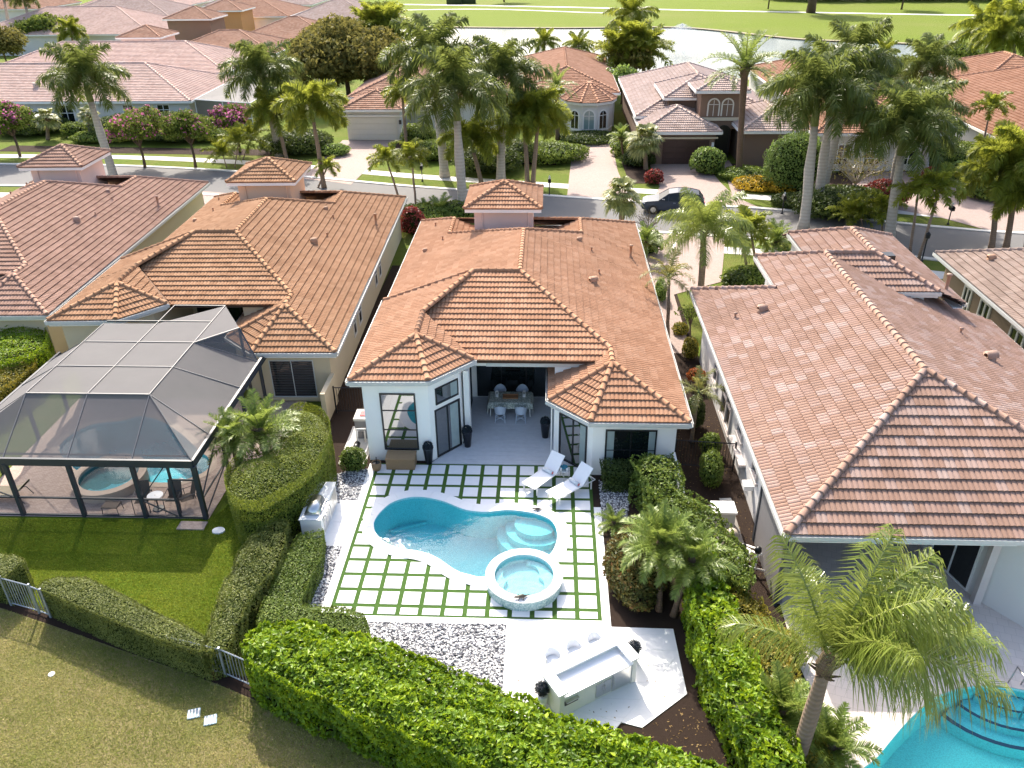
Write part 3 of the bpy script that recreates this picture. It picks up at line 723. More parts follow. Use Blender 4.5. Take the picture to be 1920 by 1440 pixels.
# road, kerbs and pavements across the picture
farc=[(-90,49),(-44.5,47.3),(-33,46.7),(-21.8,44.8),(-13,42.4),(-4.7,39.9),(4,37.9),(13.5,35.7),(24.3,33.6),(30,31.3),(35,29.5),(41,28.2),(60,26.5),(90,27)]
farc=spline(farc,5,False)
def offl(pts,d):
    out=[];n=len(pts)
    for i in range(n):
        a=np.array(pts[max(i-1,0)]);b=np.array(pts[min(i+1,n-1)]);t=(b-a)/np.hypot(*(b-a));out.append(tuple(np.array(pts[i])+np.array([-t[1],t[0]])*d))
    return out
nearc=offl(farc,-6.6)
flat('road',[farc+nearc[::-1]],.012,M['asphalt'])
for c,s in ((farc,1),(nearc,-1)):
    a=offl(c,0.0);b=offl(c,s*.42); m=MB(); m.prism(a+b[::-1],0,.075); struct('kerb',m,M['concrete'])
swf=(offl(farc,2.55),offl(farc,3.9)); flat('pavement',[swf[0]+swf[1][::-1]],.020,M['concrete'])
swn=(offl(nearc,-2.3),offl(nearc,-3.6)); flat('pavement',[swn[0]+swn[1][::-1]],.020,M['concrete'])
DR=[('driveway',[(-9.9,40.6),(-8.7,57),(-14.3,57),(-14.6,44.5),(-17.2,43.3),(-12,41.6)]),   # white garage
    ('driveway',[(8.3,37.3),(9.3,57),(13.1,57),(12.9,45),(13.2,37.2),(14.6,35.6)]),
    ('driveway',[(14.8,35.6),(16.0,40),(15.9,48.1),(20.9,48.1),(21.2,41.5),(21.6,37.2),(23,34.2)]),
    ('driveway',[(37.5,29.3),(35.5,32.0),(31.5,35),(32,41.5),(36,45),(41.5,44),(44.5,38),(45.6,33.5),(50.2,28.0),(45,28.1)]),
    ('driveway',[(11.9,29.9),(12.2,10.0),(14.1,10.0),(14.2,17.5),(17.3,19.5),(18.2,23.6),(19.0,27.4)]),
    ('driveway',[(-9.3,35.3),(-8.6,24),(-4.5,24),(-4.5,34)]),('driveway',[(-27,40),(-25,30.5),(-18.6,30.5),(-17.5,37.5)])]
for n_,p in DR: flat(n_,[p],.026,M['drive'])
flat('garden_path',[[(21.9,48.6),(23.3,48.6),(23.1,42),(22.6,37.8),(21.5,37.8),(21.9,42)]],.028,M['drive'])
# planting beds of mulch across the street
for p in ([(-48,55),(-20,53),(-20,50.6),(-48,52.5)],[(-8.5,56),(7.5,56),(7.5,47),(-3,48.5),(-8,49)],[(22.8,47.8),(33,44),(33,36.5),(27,37.6),(22.6,41.0)],[(13.3,57),(15.5,57),(15.6,41),(13.6,41)],[(31.5,44),(37,52),(60,50),(60,36),(46,40),(44,44)]): flat('mulch_bed',[p],.016,M['mulch'])
# ---------------------------------------------------------------- patio: turf joints, pavers, pool
PX1=12*A_+.05; PY1=-(11.55*A_+.05)
R1=GY_=None
turf=MB(); turf.sheet([[(-.05,.05),(PX1,.05),(PX1,PY1),(-.05,PY1)],POOL],.020)
patio=struct('patio_turf',turf,M['turf']); ORG['patio_turf']=(0,0,0)
def clip_poly(poly,p,nrm):
    out=[];n=len(poly)
    for i in range(n):
        a,b=poly[i],poly[(i+1)%n];da=(a[0]-p[0])*nrm[0]+(a[1]-p[1])*nrm[1];db=(b[0]-p[0])*nrm[0]+(b[1]-p[1])*nrm[1]
        if da>=0: out.append(a)
        if (da>=0)!=(db>=0): t=da/(da-db); out.append((a[0]+(b[0]-a[0])*t,a[1]+(b[1]-a[1])*t))
    return out
SPA_C=((135+790)/2/4.5+880,860+988/4.5); 
_l=G(880+135/4.5,860+975/4.5,.42);_r=G(880+790/4.5,860+985/4.5,.42);_t=G(983,860+760/4.5,.42);_b=G(983,860+1215/4.5,.42)
SPX,SPY=(_l[0]+_r[0])/2,(_t[1]+_b[1])/2; SPR=(_r[0]-_l[0])/2; SPI=SPR-.30
nm=len(COPM); gap=.076
PAVM=None; pave_me={}
for i in range(12):
    for j in range(12):
        x0=i*A_+gap;x1=(i+1)*A_-gap;y1=-(j*A_)-gap;y0=-((j+1)*A_)+gap
        if j==11: y0=-(11.5*A_)+.0
        if j==0: y1=-.045
        cx,cy=(x0+x1)/2,(y0+y1)/2
        if pdist(COPM,np.array([cx]),np.array([cy]))[0]>.55:
            if inside(COPM,np.array([cx]),np.array([cy]))[0]: continue
            poly=[(x0,y0),(x1,y0),(x1,y1),(x0,y1)]
        else:
            poly=[(x0,y0),(x1,y0),(x1,y1),(x0,y1)]
            for k in range(0,nm):
                a,b=COPM[k],COPM[(k+1)%nm]
                mx,my=(a[0]+b[0])/2,(a[1]+b[1])/2
                if max(abs(mx-cx),abs(my-cy))<.5:
                    no=(b[1]-a[1],-(b[0]-a[0])); poly=clip_poly(poly,a,no)
                    if len(poly)<3: break
            if len(poly)<3: continue
        if math.hypot(cx-SPX,cy-SPY)<SPR-.45: continue
        h=.032+random.uniform(-.002,.002)
        mb=MB(); mb.prism(poly,.01,h,bot=False); part('paver',mb,M['porcelain'],patio)
# border strips of stone round the patio
m=MB(); m.box(-.33,-.055,PY1-.25,.0,0,.034); m.box(PX1+.005,PX1+.27,PY1-.25,-2.6,0,.034); m.box(-.052,PX1+.003,PY1-.25,PY1-.006,0,.034); struct('patio_border',m,M['porcelain'])
# grill pad, bottom terrace, covered terrace
def paving(name,poly,dx,dy,z,mat,rot=0,j=.006,base=None):
    o=struct(name,MB().prism(poly,0,z-.006),base or mat); ORG[o.name]=(0,0,0)
    xs=[p[0] for p in poly];ys=[p[1] for p in poly];c,s=math.cos(rot),math.sin(rot)
    cx,cy=sum(xs)/len(xs),sum(ys)/len(ys);R=max(max(xs)-min(xs),max(ys)-min(ys))
    A=sum(poly[i][0]*poly[(i+1)%len(poly)][1]-poly[(i+1)%len(poly)][0]*poly[i][1] for i in range(len(poly)))
    P=poly if A>0 else poly[::-1]
    n=int(R/min(dx,dy))+2
    for b in range(-n,n):
        for a in range(-n,n):
            q=[((a+u+(.5 if b%2 else 0))*dx+(j if u==0 else -j),(b+v)*dy+(j if v==0 else -j)) for u,v in ((0,0),(1,0),(1,1),(0,1))]
            q=[(cx+x*c-y*s,cy+x*s+y*c) for x,y in q]
            for k in range(len(P)):
                p0,p1=P[k],P[(k+1)%len(P)]; q=clip_poly(q,p0,(-(p1[1]-p0[1]),p1[0]-p0[0]))
                if len(q)<3: break
            if len(q)<3: continue
            ar=abs(sum(q[i][0]*q[(i+1)%len(q)][1]-q[(i+1)%len(q)][0]*q[i][1] for i in range(len(q))))/2
            if ar<.01: continue
            mb=MB(); mb.prism(q,z-.008,z+random.uniform(-.0015,.0015),bot=False); part('paving_slab',mb,mat,o)
    return o
T0=PY1-.252
paving('bar_terrace',[(5.62,T0),(8.86,T0),(10.75,T0-.02),(10.82,-10.95),(9.45,-12.1),(8.9,-11.95),(8.4,-12.6),(5.62,-11.6)],1.2,.6,.040,M['porcelain'])
paving('grill_terrace',[(-1.12,-5.02),(-.335,-5.02),(-.335,-2.42),(-1.12,-2.42)],1.2,.6,.036,M['porcelain'])
paving('covered_terrace',[(2.1,.06),(8.7,.06),(8.7,.4),(7.1,2),(7.1,5.5),(3.38,5.5),(3.38,1.6)],1.2,.3,.045,M['patio'],0)
# pool shell
def pool_shell(name,outline,depth,mat,zt=0.):
    n=len(outline); m=MB(); m.add([(p[0],p[1],zt) for p in outline]+[(p[0],p[1],-depth) for p in outline],[(i,(i+1)%n,n+(i+1)%n,n+i) for i in range(n)]); m.sheet([outline],-depth)
    return struct(name,m,mat)
pool_shell('pool_basin',POOL,1.25,M['plaster'],.02)
m=MB(); m.sheet([POOL],-.07); struct('pool_water',m,M['water'])
# coping as separate stones
cop=struct('pool_coping',MB().sheet([offset(POOL,.39),POOL],.030),M['coping']); ORG['pool_coping']=(0,0,0)
n=len(POOL); L=[0]
for i in range(n): L.append(L[-1]+math.dist(POOL[i],POOL[(i+1)%n]))
def at_len(poly,Ls,s):
    s%=Ls[-1]; k=max(0,np.searchsorted(Ls,s,side='right')-1); k=min(k,len(poly)-1); t=(s-Ls[k])/(Ls[k+1]-Ls[k]+1e-9); a,b=poly[k],poly[(k+1)%len(poly)]; return (a[0]+(b[0]-a[0])*t,a[1]+(b[1]-a[1])*t)
def at_off(poly,off,Ls,s):
    s%=Ls[-1]; k=max(0,np.searchsorted(Ls,s,side='right')-1); k=min(k,len(poly)-1); t=(s-Ls[k])/(Ls[k+1]-Ls[k]+1e-9); a,b=off[k],off[(k+1)%len(off)]; return (a[0]+(b[0]-a[0])*t,a[1]+(b[1]-a[1])*t)
inn=offset(POOL,-.03); N_=int(L[-1]/.6)
for i in range(N_):
    s0=L[-1]*i/N_+.004;s1=L[-1]*(i+1)/N_-.004; ss=[s0,s0+(s1-s0)/3,s0+(s1-s0)*2/3,s1]
    q=[at_off(POOL,inn,L,s) for s in ss]+[at_off(POOL,COPE,L,s) for s in ss[::-1]]
    if all(math.hypot(p[0]-SPX,p[1]-SPY)<SPR for p in q): continue
    mb=MB(); mb.prism(q,.031,.055,bot=False); part('coping_stone',mb,M['coping'],cop)
# steps in the pool (top right), curved; bench on the left
pc=G(880+530/4.5,860+500/4.5)
m=MB()
for r_,z_ in ((1.32,-.75),(1.02,-.5),(.72,-.28),):
    pts=[]
    for k in range(25):
        a=2*PI*k/24; pts.append((pc[0]+.15+r_*1.12*math.cos(a),pc[1]+.05+r_*math.sin(a)))
    pts=[p for p in pts]
    # keep inside the basin
    P=[]
    for p in pts:
        if not inside(POOL,np.array([p[0]]),np.array([p[1]]))[0]:
            for t_ in np.linspace(1,0,40):
                q=(pc[0]+(p[0]-pc[0])*t_,pc[1]-.35+(p[1]-pc[1]+.35)*t_)
                if inside(POOL,np.array([q[0]]),np.array([q[1]]))[0]: p=q;break
        P.append(p)
    m.prism(P[:-1],-1.24,z_,bot=False)
struct('pool_steps',m,M['plaster_step'])
bp=[G(*z1(p),-.40)[:2] for p in [(548,470),(570,420),(640,372),(740,350),(860,352),(905,378),(890,405),(800,432),(700,455),(640,478),(590,486)]]
m=MB(); bp=[p for p in spline(bp,3) if inside(offset(POOL,-.02),np.array([p[0]]),np.array([p[1]]))[0]]; m.prism(bp,-1.24,-1.12,bot=False); struct('pool_bench',m,M['plaster'])
# spa
spa=thing('spa','round raised spa with white rim and mosaic wall beside the kidney pool','spa',(SPX,SPY,0))
tm=NT('spa_mosaic'); v=tm.n('ShaderNodeTexVoronoi'); v.inputs['Scale'].default_value=30; tm.t.links.new(tm.pos,v.inputs['Vector']); tm.col(tm.ramp(v.outputs['Color'],[(0,(.14,.26,.30)),(.5,(.34,.50,.52)),(1,(.60,.70,.70))])); tm.pr(.25,0,.6); M['mosaic']=tm.m
m=MB(); m.lathe([(SPR-.03,-1.2),(SPR-.03,.405)],SPX,SPY,0,64,caps=False); part('spa_wall',m,M['mosaic'],spa,True)
N_=18
for i in range(N_):
    a0=2*PI*i/N_+.004;a1=2*PI*(i+1)/N_-.004;q=[(SPX+r*math.cos(a),SPY+r*math.sin(a)) for r,aa in ((SPI,[a0+(a1-a0)*k/4 for k in range(5)]),(SPR,[a1-(a1-a0)*k/4 for k in range(5)])) for a in aa]
    mb=MB(); mb.prism(q,.385,.43); part('rim_stone',mb,M['coping'],spa)
m=MB(); m.lathe([(SPI+.02,.39),(SPI+.02,.05)],SPX,SPY,0,48,caps=False); m.f=[f[::-1] for f in m.f]; m.sheet([[(SPX+(SPI+.02)*math.cos(2*PI*k/48),SPY+(SPI+.02)*math.sin(2*PI*k/48)) for k in range(48)]],.06); part('spa_basin',m,M['plaster_spa'],spa)
def lens(cx,cy,a0,a1,r0,r1):
    P=[(cx+r1*math.cos(a0+(a1-a0)*k/12),cy+r1*math.sin(a0+(a1-a0)*k/12)) for k in range(13)]; Q=[(cx+(r0+(r1-r0)*.6*abs(math.cos(PI*k/12)))*math.cos(a1-(a1-a0)*k/12),cy+(r0+(r1-r0)*.6*abs(math.cos(PI*k/12)))*math.sin(a1-(a1-a0)*k/12)) for k in range(13)]
    return P+Q
m=MB(); m.prism(lens(SPX,SPY,-.9,1.5,.5,SPI),.05,.19,bot=False); m.prism(lens(SPX,SPY,2.6,3.9,.55,SPI),.05,.20,bot=False); part('spa_seat',m,M['plaster_step'],spa)
m=MB(); m.sheet([[(SPX+SPI*math.cos(2*PI*k/48),SPY+SPI*math.sin(2*PI*k/48)) for k in range(48)]],.31); part('spa_water',m,M['water_spa'],spa)
# pebbles
tm=NT('pebble'); tm.col(tm.ramp(tm.attr('tint'),[(0,(.04,.04,.05)),(.40,(.17,.17,.19)),(.52,(.50,.49,.48)),(1,(.80,.79,.78))])); tm.pr(.6,0,.4); M['pebble']=tm.m
ICO=bmesh.new(); bmesh.ops.create_icosphere(ICO,subdivisions=1,radius=1); IV=np.array([tuple(v.co) for v in ICO.verts]);IF=np.array([[v.index for v in f.verts] for f in ICO.faces]); ICO.free()
def pebbles(poly,dens,rmin=.02,rmax=.045,z=.01):
    xs=[p[0] for p in poly];ys=[p[1] for p in poly];w=(max(xs)-min(xs))*(max(ys)-min(ys)); n=int(dens*w)
    X=RNG.uniform(min(xs),max(xs),n);Y=RNG.uniform(min(ys),max(ys),n);k=inside(poly,X,Y);X=X[k];Y=Y[k];n=len(X)
    R=RNG.uniform(rmin,rmax,n);sx=RNG.uniform(.8,1.35,n);a=RNG.uniform(0,6.3,n);sz=RNG.uniform(.45,.8,n)
    P=IV[None]*(1+RNG.uniform(-.18,.18,(n,len(IV),1))); lx=P[...,0]*(R*sx)[:,None];ly=P[...,1]*R[:,None]
    V=np.stack([X[:,None]+lx*np.cos(a)[:,None]-ly*np.sin(a)[:,None],Y[:,None]+lx*np.sin(a)[:,None]+ly*np.cos(a)[:,None],z+RNG.uniform(0,.025,n)[:,None]+P[...,2]*(R*sz)[:,None]],-1).reshape(-1,3)
    Fc=(IF[None]+(np.arange(n)*len(IV))[:,None,None]).reshape(-1,3)
    struct_=MB(); struct_.sheet([poly],.012); part('gravel_bed',struct_,M['pebbed'])['kind']='structure'
    o=npart('pebbles',V,Fc,M['pebble'],None,np.repeat(RNG.random(n),len(IF)),True,'stuff'); o['label']='black and white pebbles'; return o
M['pebbed']=plain('pebble_bed',(.16,.16,.17),.9,var=.5,scale=30)
pebbles([(.6,T0-.003),(5.61,T0-.003),(5.61,-11.7),(3.6,-11.2),(.4,-9.6)],620)
pebbles([(-1.12,-5.04),(-.34,-5.04),(-.34,-7.9),(-.55,-8.1),(-1.0,-8.0),(-1.2,-7.6)],680)
pebbles([(-2.0,-.9),(-.95,-.5),(-.34,-.35),(-.34,-2.4),(-.98,-2.4),(-1.0,-2.6),(-2.2,-2.6),(-2.5,-1.7)],680)
pebbles([(PX1+.28,-.9),(PX1+1.5,-1.4),(PX1+1.2,-3.2),(PX1+.28,-3.9)],560,.02,.04)
# ---------------------------------------------------------------- houses of one plan
OC=(0,0,0); ONB=(-14.65,5.45,0,.024); ONL=(-29.65,9.1,0,.033)
vc=villa(OC,'c',M['white_wall'],'white stucco villa with orange tiled roof and open terrace facing the kidney pool','' and None or M['pink_wall'],M['trim'],True,300)
vn=villa(ONB,'n',M['cream_wall'],'cream stucco villa with brown orange tiled roof behind the dark screened pool cage',M['peach_wall'],M['trim'],False,300)
vl=villa(ONL,'l',M['cream_wall'],'villa with dusky pink tiled roof at the left edge of the photo',M['pink_wall'],M['trim'],False,220)
FB,GL=M['black_frame'],M['glass']
M['curtain']=plain('sheer_curtain',(.30,.36,.36),.9,var=.2)
t=NT('window_glass'); t.col((.012,.022,.020)); t.pr(.02,0,.5); t.b.inputs['IOR'].default_value=3.4; M['glass']=t.m; GL=t.m
tg=NT('dark_glass'); tg.col((.006,.010,.011)); tg.pr(.04,0,.5); tg.b.inputs['IOR'].default_value=1.7; M['dglass']=tg.m
# window heights from the photograph
window(vc,(.28,.28),(1.68,.28),.55,3.18,FB,GL,hbars=(.36,.70),name='window')
w1=window(vc,(2.42,.53),(3.22,1.415),2.5,3.25,FB,GL); w2=window(vc,(2.36,.463),(3.25,1.445),.06,2.3,FB,GL,mull=(.5,),name='sliding_door')
curtain(w1,(2.95,1.115),(3.2,1.39),2.58,3.18,M['curtain']); curtain(w2,(2.9,1.07),(3.18,1.37),.15,2.2,M['curtain'])
window(vc,(3.382,2.4),(3.382,5.0),.06,3.0,FB,M['dglass'],mull=(.5,),name='sliding_door')
window(vc,(3.62,5.448),(7.0,5.448),.08,3.0,FB,M['dglass'],mull=(.33,.66),name='sliding_door')
w3=window(vc,(7.32,.587),(8.38,-.344),.06,2.22,FB,GL,mull=(.5,),name='sliding_door')
curtain(w3,(8.12,-.115),(8.33,-.30),.15,2.1,M['curtain'])
w4=window(vc,(9.06,-.522),(11.02,-.522),.28,2.15,FB,M['dglass'],mull=(.5,),hbars=(.5,))
curtain(w4,(9.13,-.522),(9.4,-.522),.36,2.08,M['curtain']); curtain(w4,(10.72,-.522),(10.98,-.522),.36,2.08,M['curtain'])
# terrace opening: beam, roller box, low right parapet wall
m=MB(); m.box(3.42,9.1,2.62,2.95,3.16,3.46); part('terrace_beam',m,M['trim'],vc)
m=MB(); m.box(4.3,8.75,2.42,2.60,3.24,3.42); part('roller_screen_box',m,M['gutter'],vc)
m=MB(); m.box(11.60,11.78,-3.3,-.535,0,1.15); part('parapet_wall',m,M['white_wall'],vc)
m=MB(); m.box(3.39,3.62,1.9,2.3,0,3.3); part('wall_pier',m,M['white_wall'],vc)
m=MB(); m.tube([(7.0,.85,2.5),(7.0,.85,.1)],.03,6); m.tube([(7.0,1.25,2.5),(7.0,1.25,.1)],.02,6)
for k in range(8): m.tube([(7.0,.85,.3+k*.27),(7.0,1.25,.3+k*.27)],.012,5)
o=part('towel_ladder',m,M['trim']); 
bpy.data.objects.remove(o)
tl=thing('towel_ladder','white ladder rail leaning on the right side of the terrace opening','ladder',(7.0,1.0,.045)); part('ladder_frame',m,M['trim'],tl)
# ---------------------------------------------------------------- terrace furniture
t=NT('patterned_cloth'); v=t.n('ShaderNodeTexVoronoi'); v.inputs['Scale'].default_value=14; t.t.links.new(t.pos,v.inputs['Vector']); t.col(t.mix(t.math('GREATER_THAN',v.outputs['Distance'],.42),(.55,.56,.50),(.30,.33,.28))); t.pr(.9); M['cloth']=t.m
M['whiterattan']=plain('pale_blue_rattan',(.52,.58,.66),.6,var=.15,scale=60,bump=.3,bs=90)
M['wood']=plain('tray_wood',(.30,.15,.07),.6,var=.25,scale=12)
TX,TY=5.2,4.15; table=thing('dining_table','rectangular dining table on the covered terrace','dining table',(TX,TY,.045))
m=MB(); m.box(TX-.95,TX+.95,TY-.5,TY+.5,.72,.76); part('tabletop',m,M['wood'],table)
for sx in (-1,1):
    for sy in (-1,1):
        m=MB(); m.tube([(TX+sx*.85,TY+sy*.40,.72),(TX+sx*.88,TY+sy*.43,.045)],.022,6); part('leg',m,M['trim'],table)
# cloth with hanging corners
V=[];F=[];nx,ny=28,16;W,D=1.28,.80
for j in range(ny+1):
    for i in range(nx+1):
        u=(i/nx*2-1)*W;v_=(j/ny*2-1)*D; ox=max(0,abs(u)-.97);oy=max(0,abs(v_)-.52); dr=ox+oy
        x=math.copysign(min(abs(u),.97)+ox*.12,u);y=math.copysign(min(abs(v_),.52)+oy*.12,v_)
        V.append((TX+x+(.02*math.sin(v_*22) if ox else 0),TY+y+(.02*math.sin(u*20) if oy else 0),.775-dr*.95))
for j in range(ny):
    for i in range(nx): a=j*(nx+1)+i; F.append((a,a+1,a+nx+2,a+nx+1))
m=MB();m.add(V,F); o=part('tablecloth',m,M['cloth'],None,True); tag(o,'grey green patterned cloth draped over the dining table','tablecloth')
m=MB(); m.box(TX-.32,TX+.32,TY-.16,TY+.16,.785,.81); tr=thing('serving_tray','brown wooden tray in the middle of the dining table','tray',(TX,TY,.785))
part('tray_base',m,M['wood'],tr); m=MB(); m.box(TX-.34,TX-.32,TY-.18,TY+.18,.786,.85); m.box(TX+.32,TX+.34,TY-.18,TY+.18,.786,.85); m.box(TX-.319,TX+.319,TY+.161,TY+.18,.786,.85); m.box(TX-.319,TX+.319,TY-.18,TY-.161,.786,.85); part('tray_rim',m,M['wood'],tr)
def lantern(x,y,lab):
    r=thing('lantern',lab,'lantern',(x,y,.785),'white lanterns on the dining table')
    m=MB()
    for a,b in ((-1,-1),(1,-1),(1,1),(-1,1)): m.box(x+a*.05-.008,x+a*.05+.008,y+b*.05-.008,y+b*.05+.008,.80,1.05)
    m.box(x-.06,x+.06,y-.06,y+.06,.785,.80); m.box(x-.06,x+.06,y-.06,y+.06,1.05,1.065); part('lantern_frame',m,M['trim'],r)
    m=MB(); m.lathe([(.025,0),(.025,.1)],x,y,.801,8); part('candle',m,M['white_stone'],r)
lantern(TX-.6,TY+.05,'white lantern on the left half of the dining table'); lantern(TX+.6,TY+.05,'white lantern on the right half of the dining table')
def chair_build():
    r=thing('dining_chair','','chair',(0,0,0),'rattan chairs round the terrace table')
    m=MB(); m.prism([(.24*math.cos(a)*1.0,.23*math.sin(a)) for a in [2*PI*k/16 for k in range(16)]],.43,.47); part('seat',m,M['whiterattan'],r)
    # curved back (behind = -y), arms
    V=[];F=[];n=14
    for k in range(n+1):
        a=PI+PI*k/n; h=.84-.16*abs(math.cos(a))**2
        for rr,z in ((.24,.47),(.27,h)): V.append((rr*math.cos(a),rr*math.sin(a)+.02,z))
    for k in range(n): F.append((2*k,2*k+2,2*k+3,2*k+1))
    m=MB();m.add(V,F);m.tube([(V[2*k+1]) for k in range(n+1)],.018,6); part('backrest',m,M['whiterattan'],r)
    for sx,sy in ((-1,-1),(1,-1),(1,1),(-1,1)):
        m=MB(); m.tube([(sx*.17,sy*.16,.43),(sx*.22,sy*.22,0)],.016,6); part('leg',m,M['whiterattan'],r)
    m=MB()
    for sy in (-1,1): m.tube([(-.19,sy*.19,.12),(.19,sy*.18,.38)],.010,5); m.tube([(.19,sy*.19,.12),(-.19,sy*.18,.38)],.010,5)
    for sx in (-1,1): m.tube([(sx*.19,-.19,.12),(sx*.18,.19,.38)],.010,5); m.tube([(sx*.19,.19,.12),(sx*.18,-.19,.38)],.010,5)
    part('cross_brace',m,M['whiterattan'],r)
    m=MB(); m.tube([(.23*math.cos(2*PI*k/16),.23*math.sin(2*PI*k/16),.25) for k in range(17)],.008,5,False); part('stretcher',m,M['whiterattan'],r)
    return r
ch0=chair_build(); index_children()
cl=['nearer left rattan chair, its back to the camera','nearer right rattan chair, its back to the camera','farther left rattan chair facing the pool from behind the table','farther right rattan chair facing the pool from behind the table']
for k,(x,y,rz) in enumerate(((TX-.42,TY-.78,0),(TX+.48,TY-.78,0),(TX-.5,TY+.72,PI),(TX+.5,TY+.72,PI))):
    if k==0: setloc(ch0,(x,y,.045),rz); ch0['label']=cl[0]
    else: copy_tree(ch0,(x,y,.045),rz,cl[k])
# dark tapered planters with round clipped plants
def leafcloud(n,fn,size,tintfn=None): pass
M['navy_pot']=plain('dark_navy_planter',(.008,.010,.016),.35,var=.2)
def planter(x,y,lab):
    r=thing('planter',lab,'planter',(x,y,.03),'tall dark planters beside the glass doors')
    m=MB(); m.lathe([(.13,0),(.21,.72),(.225,.74),(.225,.78),(.19,.78),(.18,.70)],x,y,.03,14); part('pot',m,M['navy_pot'],r,True)
    m=MB(); V=[];F=[]
    for k in range(420):
        th=random.uniform(0,2*PI);ph=math.acos(random.uniform(-.35,1)); rr=.19*random.uniform(.85,1.08)
        c=Vector((x+rr*math.sin(ph)*math.cos(th),y+rr*math.sin(ph)*math.sin(th),.85+rr*math.cos(ph)))
        d=Vector((random.gauss(0,1),random.gauss(0,1),random.gauss(0,1))).normalized()*.03; e=d.orthogonal().normalized()*.018
        m.add([c-d,c+e,c+d,c-e],[(0,1,2,3)])
    part('clipped_plant',m,M['purple_ball'],r,tint=[random.random() for _ in m.f])
p1=G(804,872); p2=G(877,838); p3=G(1036,792)
planter(p1[0],p1[1]+.1,'tall dark planter at the corner of the left wing, nearest the pool'); planter(p2[0],p2[1],'tall dark planter at the left end of the terrace doors'); planter(6.75,2.1,'tall dark planter half hidden at the right side of the terrace')
# wicker box, basket pot
t=NT('wicker'); w_=t.n('ShaderNodeTexWave',bands_direction='X'); w_.inputs['Scale'].default_value=12; t.t.links.new(t.pos,w_.inputs['Vector']); w2_=t.n('ShaderNodeTexWave',bands_direction='Z'); w2_.inputs['Scale'].default_value=16; t.t.links.new(t.pos,w2_.inputs['Vector'])
t.col(t.mix(t.math('MULTIPLY',w_.outputs['Fac'],w2_.outputs['Fac']),(.26,.16,.08),(.46,.31,.17))); t.pr(.7); t.bump(t.math('ADD',w_.outputs['Fac'],w2_.outputs['Fac']),.6,.01); M['wicker']=t.m
a=G(723,880); b=G(777,880); wb=thing('storage_box','long tan wicker storage box against the white wall under the window','storage box',(.95,-.1,.03))
m=MB(); m.box(.42,1.56,-.42,.18,.04,.50); part('box_body',m,M['wicker'],wb); m=MB(); m.box(.40,1.58,-.45,.20,.503,.56); part('lid',m,M['wicker'],wb)
g_=G(706,884); bp_=thing('basket_planter','small round woven planter with a bare stem beside the wicker box','planter',(g_[0],g_[1]+.1,.03))
m=MB(); m.lathe([(.15,0),(.20,.18),(.19,.36),(.17,.36),(.16,.30)],g_[0],g_[1]+.1,.03,16); part('pot',m,M['wicker'],bp_,True)
m=MB(); m.lathe([(.165,0),(.01,.01)],g_[0],g_[1]+.1,.34,12); m.tube([(g_[0],g_[1]+.1,.33),(g_[0]+.02,g_[1]+.1,.62)],.02,6); part('stem',m,M['navy_pot'],bp_)
# sun loungers
M['sling']=plain('white_sling',(.80,.82,.85),.6,var=.05)
M['towel']=plain('patterned_towel',(.62,.66,.70),.9,var=.35,scale=30)
M['coral']=plain('coral_roundel',(.62,.16,.16),.8)
def lounger():
    r=thing('sun_lounger','','sun lounger',(0,0,0),'white sun loungers by the pool')
    ang=math.radians(48); hx,hz=1.30,.36; L2=.78; ex,ez=hx+L2*math.cos(ang),hz+L2*math.sin(ang); w=.32
    m=MB()
    for s in (-1,1): m.tube([(0,s*w,.36),(1.30,s*w,.36),(1.95,s*w,.36)],.022,6)
    m.tube([(0,-w,.36),(0,w,.36)],.022,6); m.tube([(1.95,-w,.36),(1.95,w,.36)],.022,6); m.tube([(1.3,-w,.36),(1.3,w,.36)],.016,6)
    part('frame',m,M['trim'],r)
    m=MB(); m.add([(0.02,-w,.375),(1.3,-w,.37),(1.3,w,.37),(.02,w,.375),(.02,-w,.345),(1.3,-w,.345),(1.3,w,.345),(.02,w,.345)],[(0,1,2,3),(7,6,5,4),(0,3,7,4),(0,4,5,1),(2,6,7,3),(1,5,6,2)]); part('seat',m,M['sling'],r)
    q=math.sin(ang)*.03,math.cos(ang)*.03
    m=MB(); m.add([(hx,-w,hz+.01),(ex,-w,ez),(ex,w,ez),(hx,w,hz+.01),(hx+q[0],-w,hz-q[1]),(ex+q[0],-w,ez-q[1]),(ex+q[0],w,ez-q[1]),(hx+q[0],w,hz-q[1])],[(0,1,2,3),(7,6,5,4),(0,4,5,1),(2,6,7,3),(1,5,6,2),(3,7,4,0)]); part('backrest',m,M['sling'],r)
    m=MB()
    for s in (-1,1): m.tube([(hx+L2*.6*math.cos(ang)+.02,s*(w-.05),hz+L2*.6*math.sin(ang)-.03),(1.85,s*(w-.05),.36)],.012,5)
    part('back_support',m,M['trim'],r)
    for x in (.12,1.75):
        for s in (-1,1):
            m=MB(); m.box(x-.02,x+.02,s*w-.02,s*w+.02,.0,.35); part('leg',m,M['trim'],r)
    return r
def towel(x,y,z,rz,lab):
    r=thing('rolled_towel',lab,'towel',(0,0,0),'rolled towels on the sun loungers',at_origin=True)
    m=MB(); m.tube([(0,-.24,.075),(0,.24,.075)],.075,12); part('towel_roll',m,M['towel'],r,True)
    m=MB(); m.tube([(-.01,-.25,.075),(-.01,-.243,.075)],.06,12); part('towel_end',m,M['coral'],r)
    setloc(r,(x,y,z),rz)
lg=lounger(); index_children()
f1=G(1016,918);h1=G(1072,862,.0)
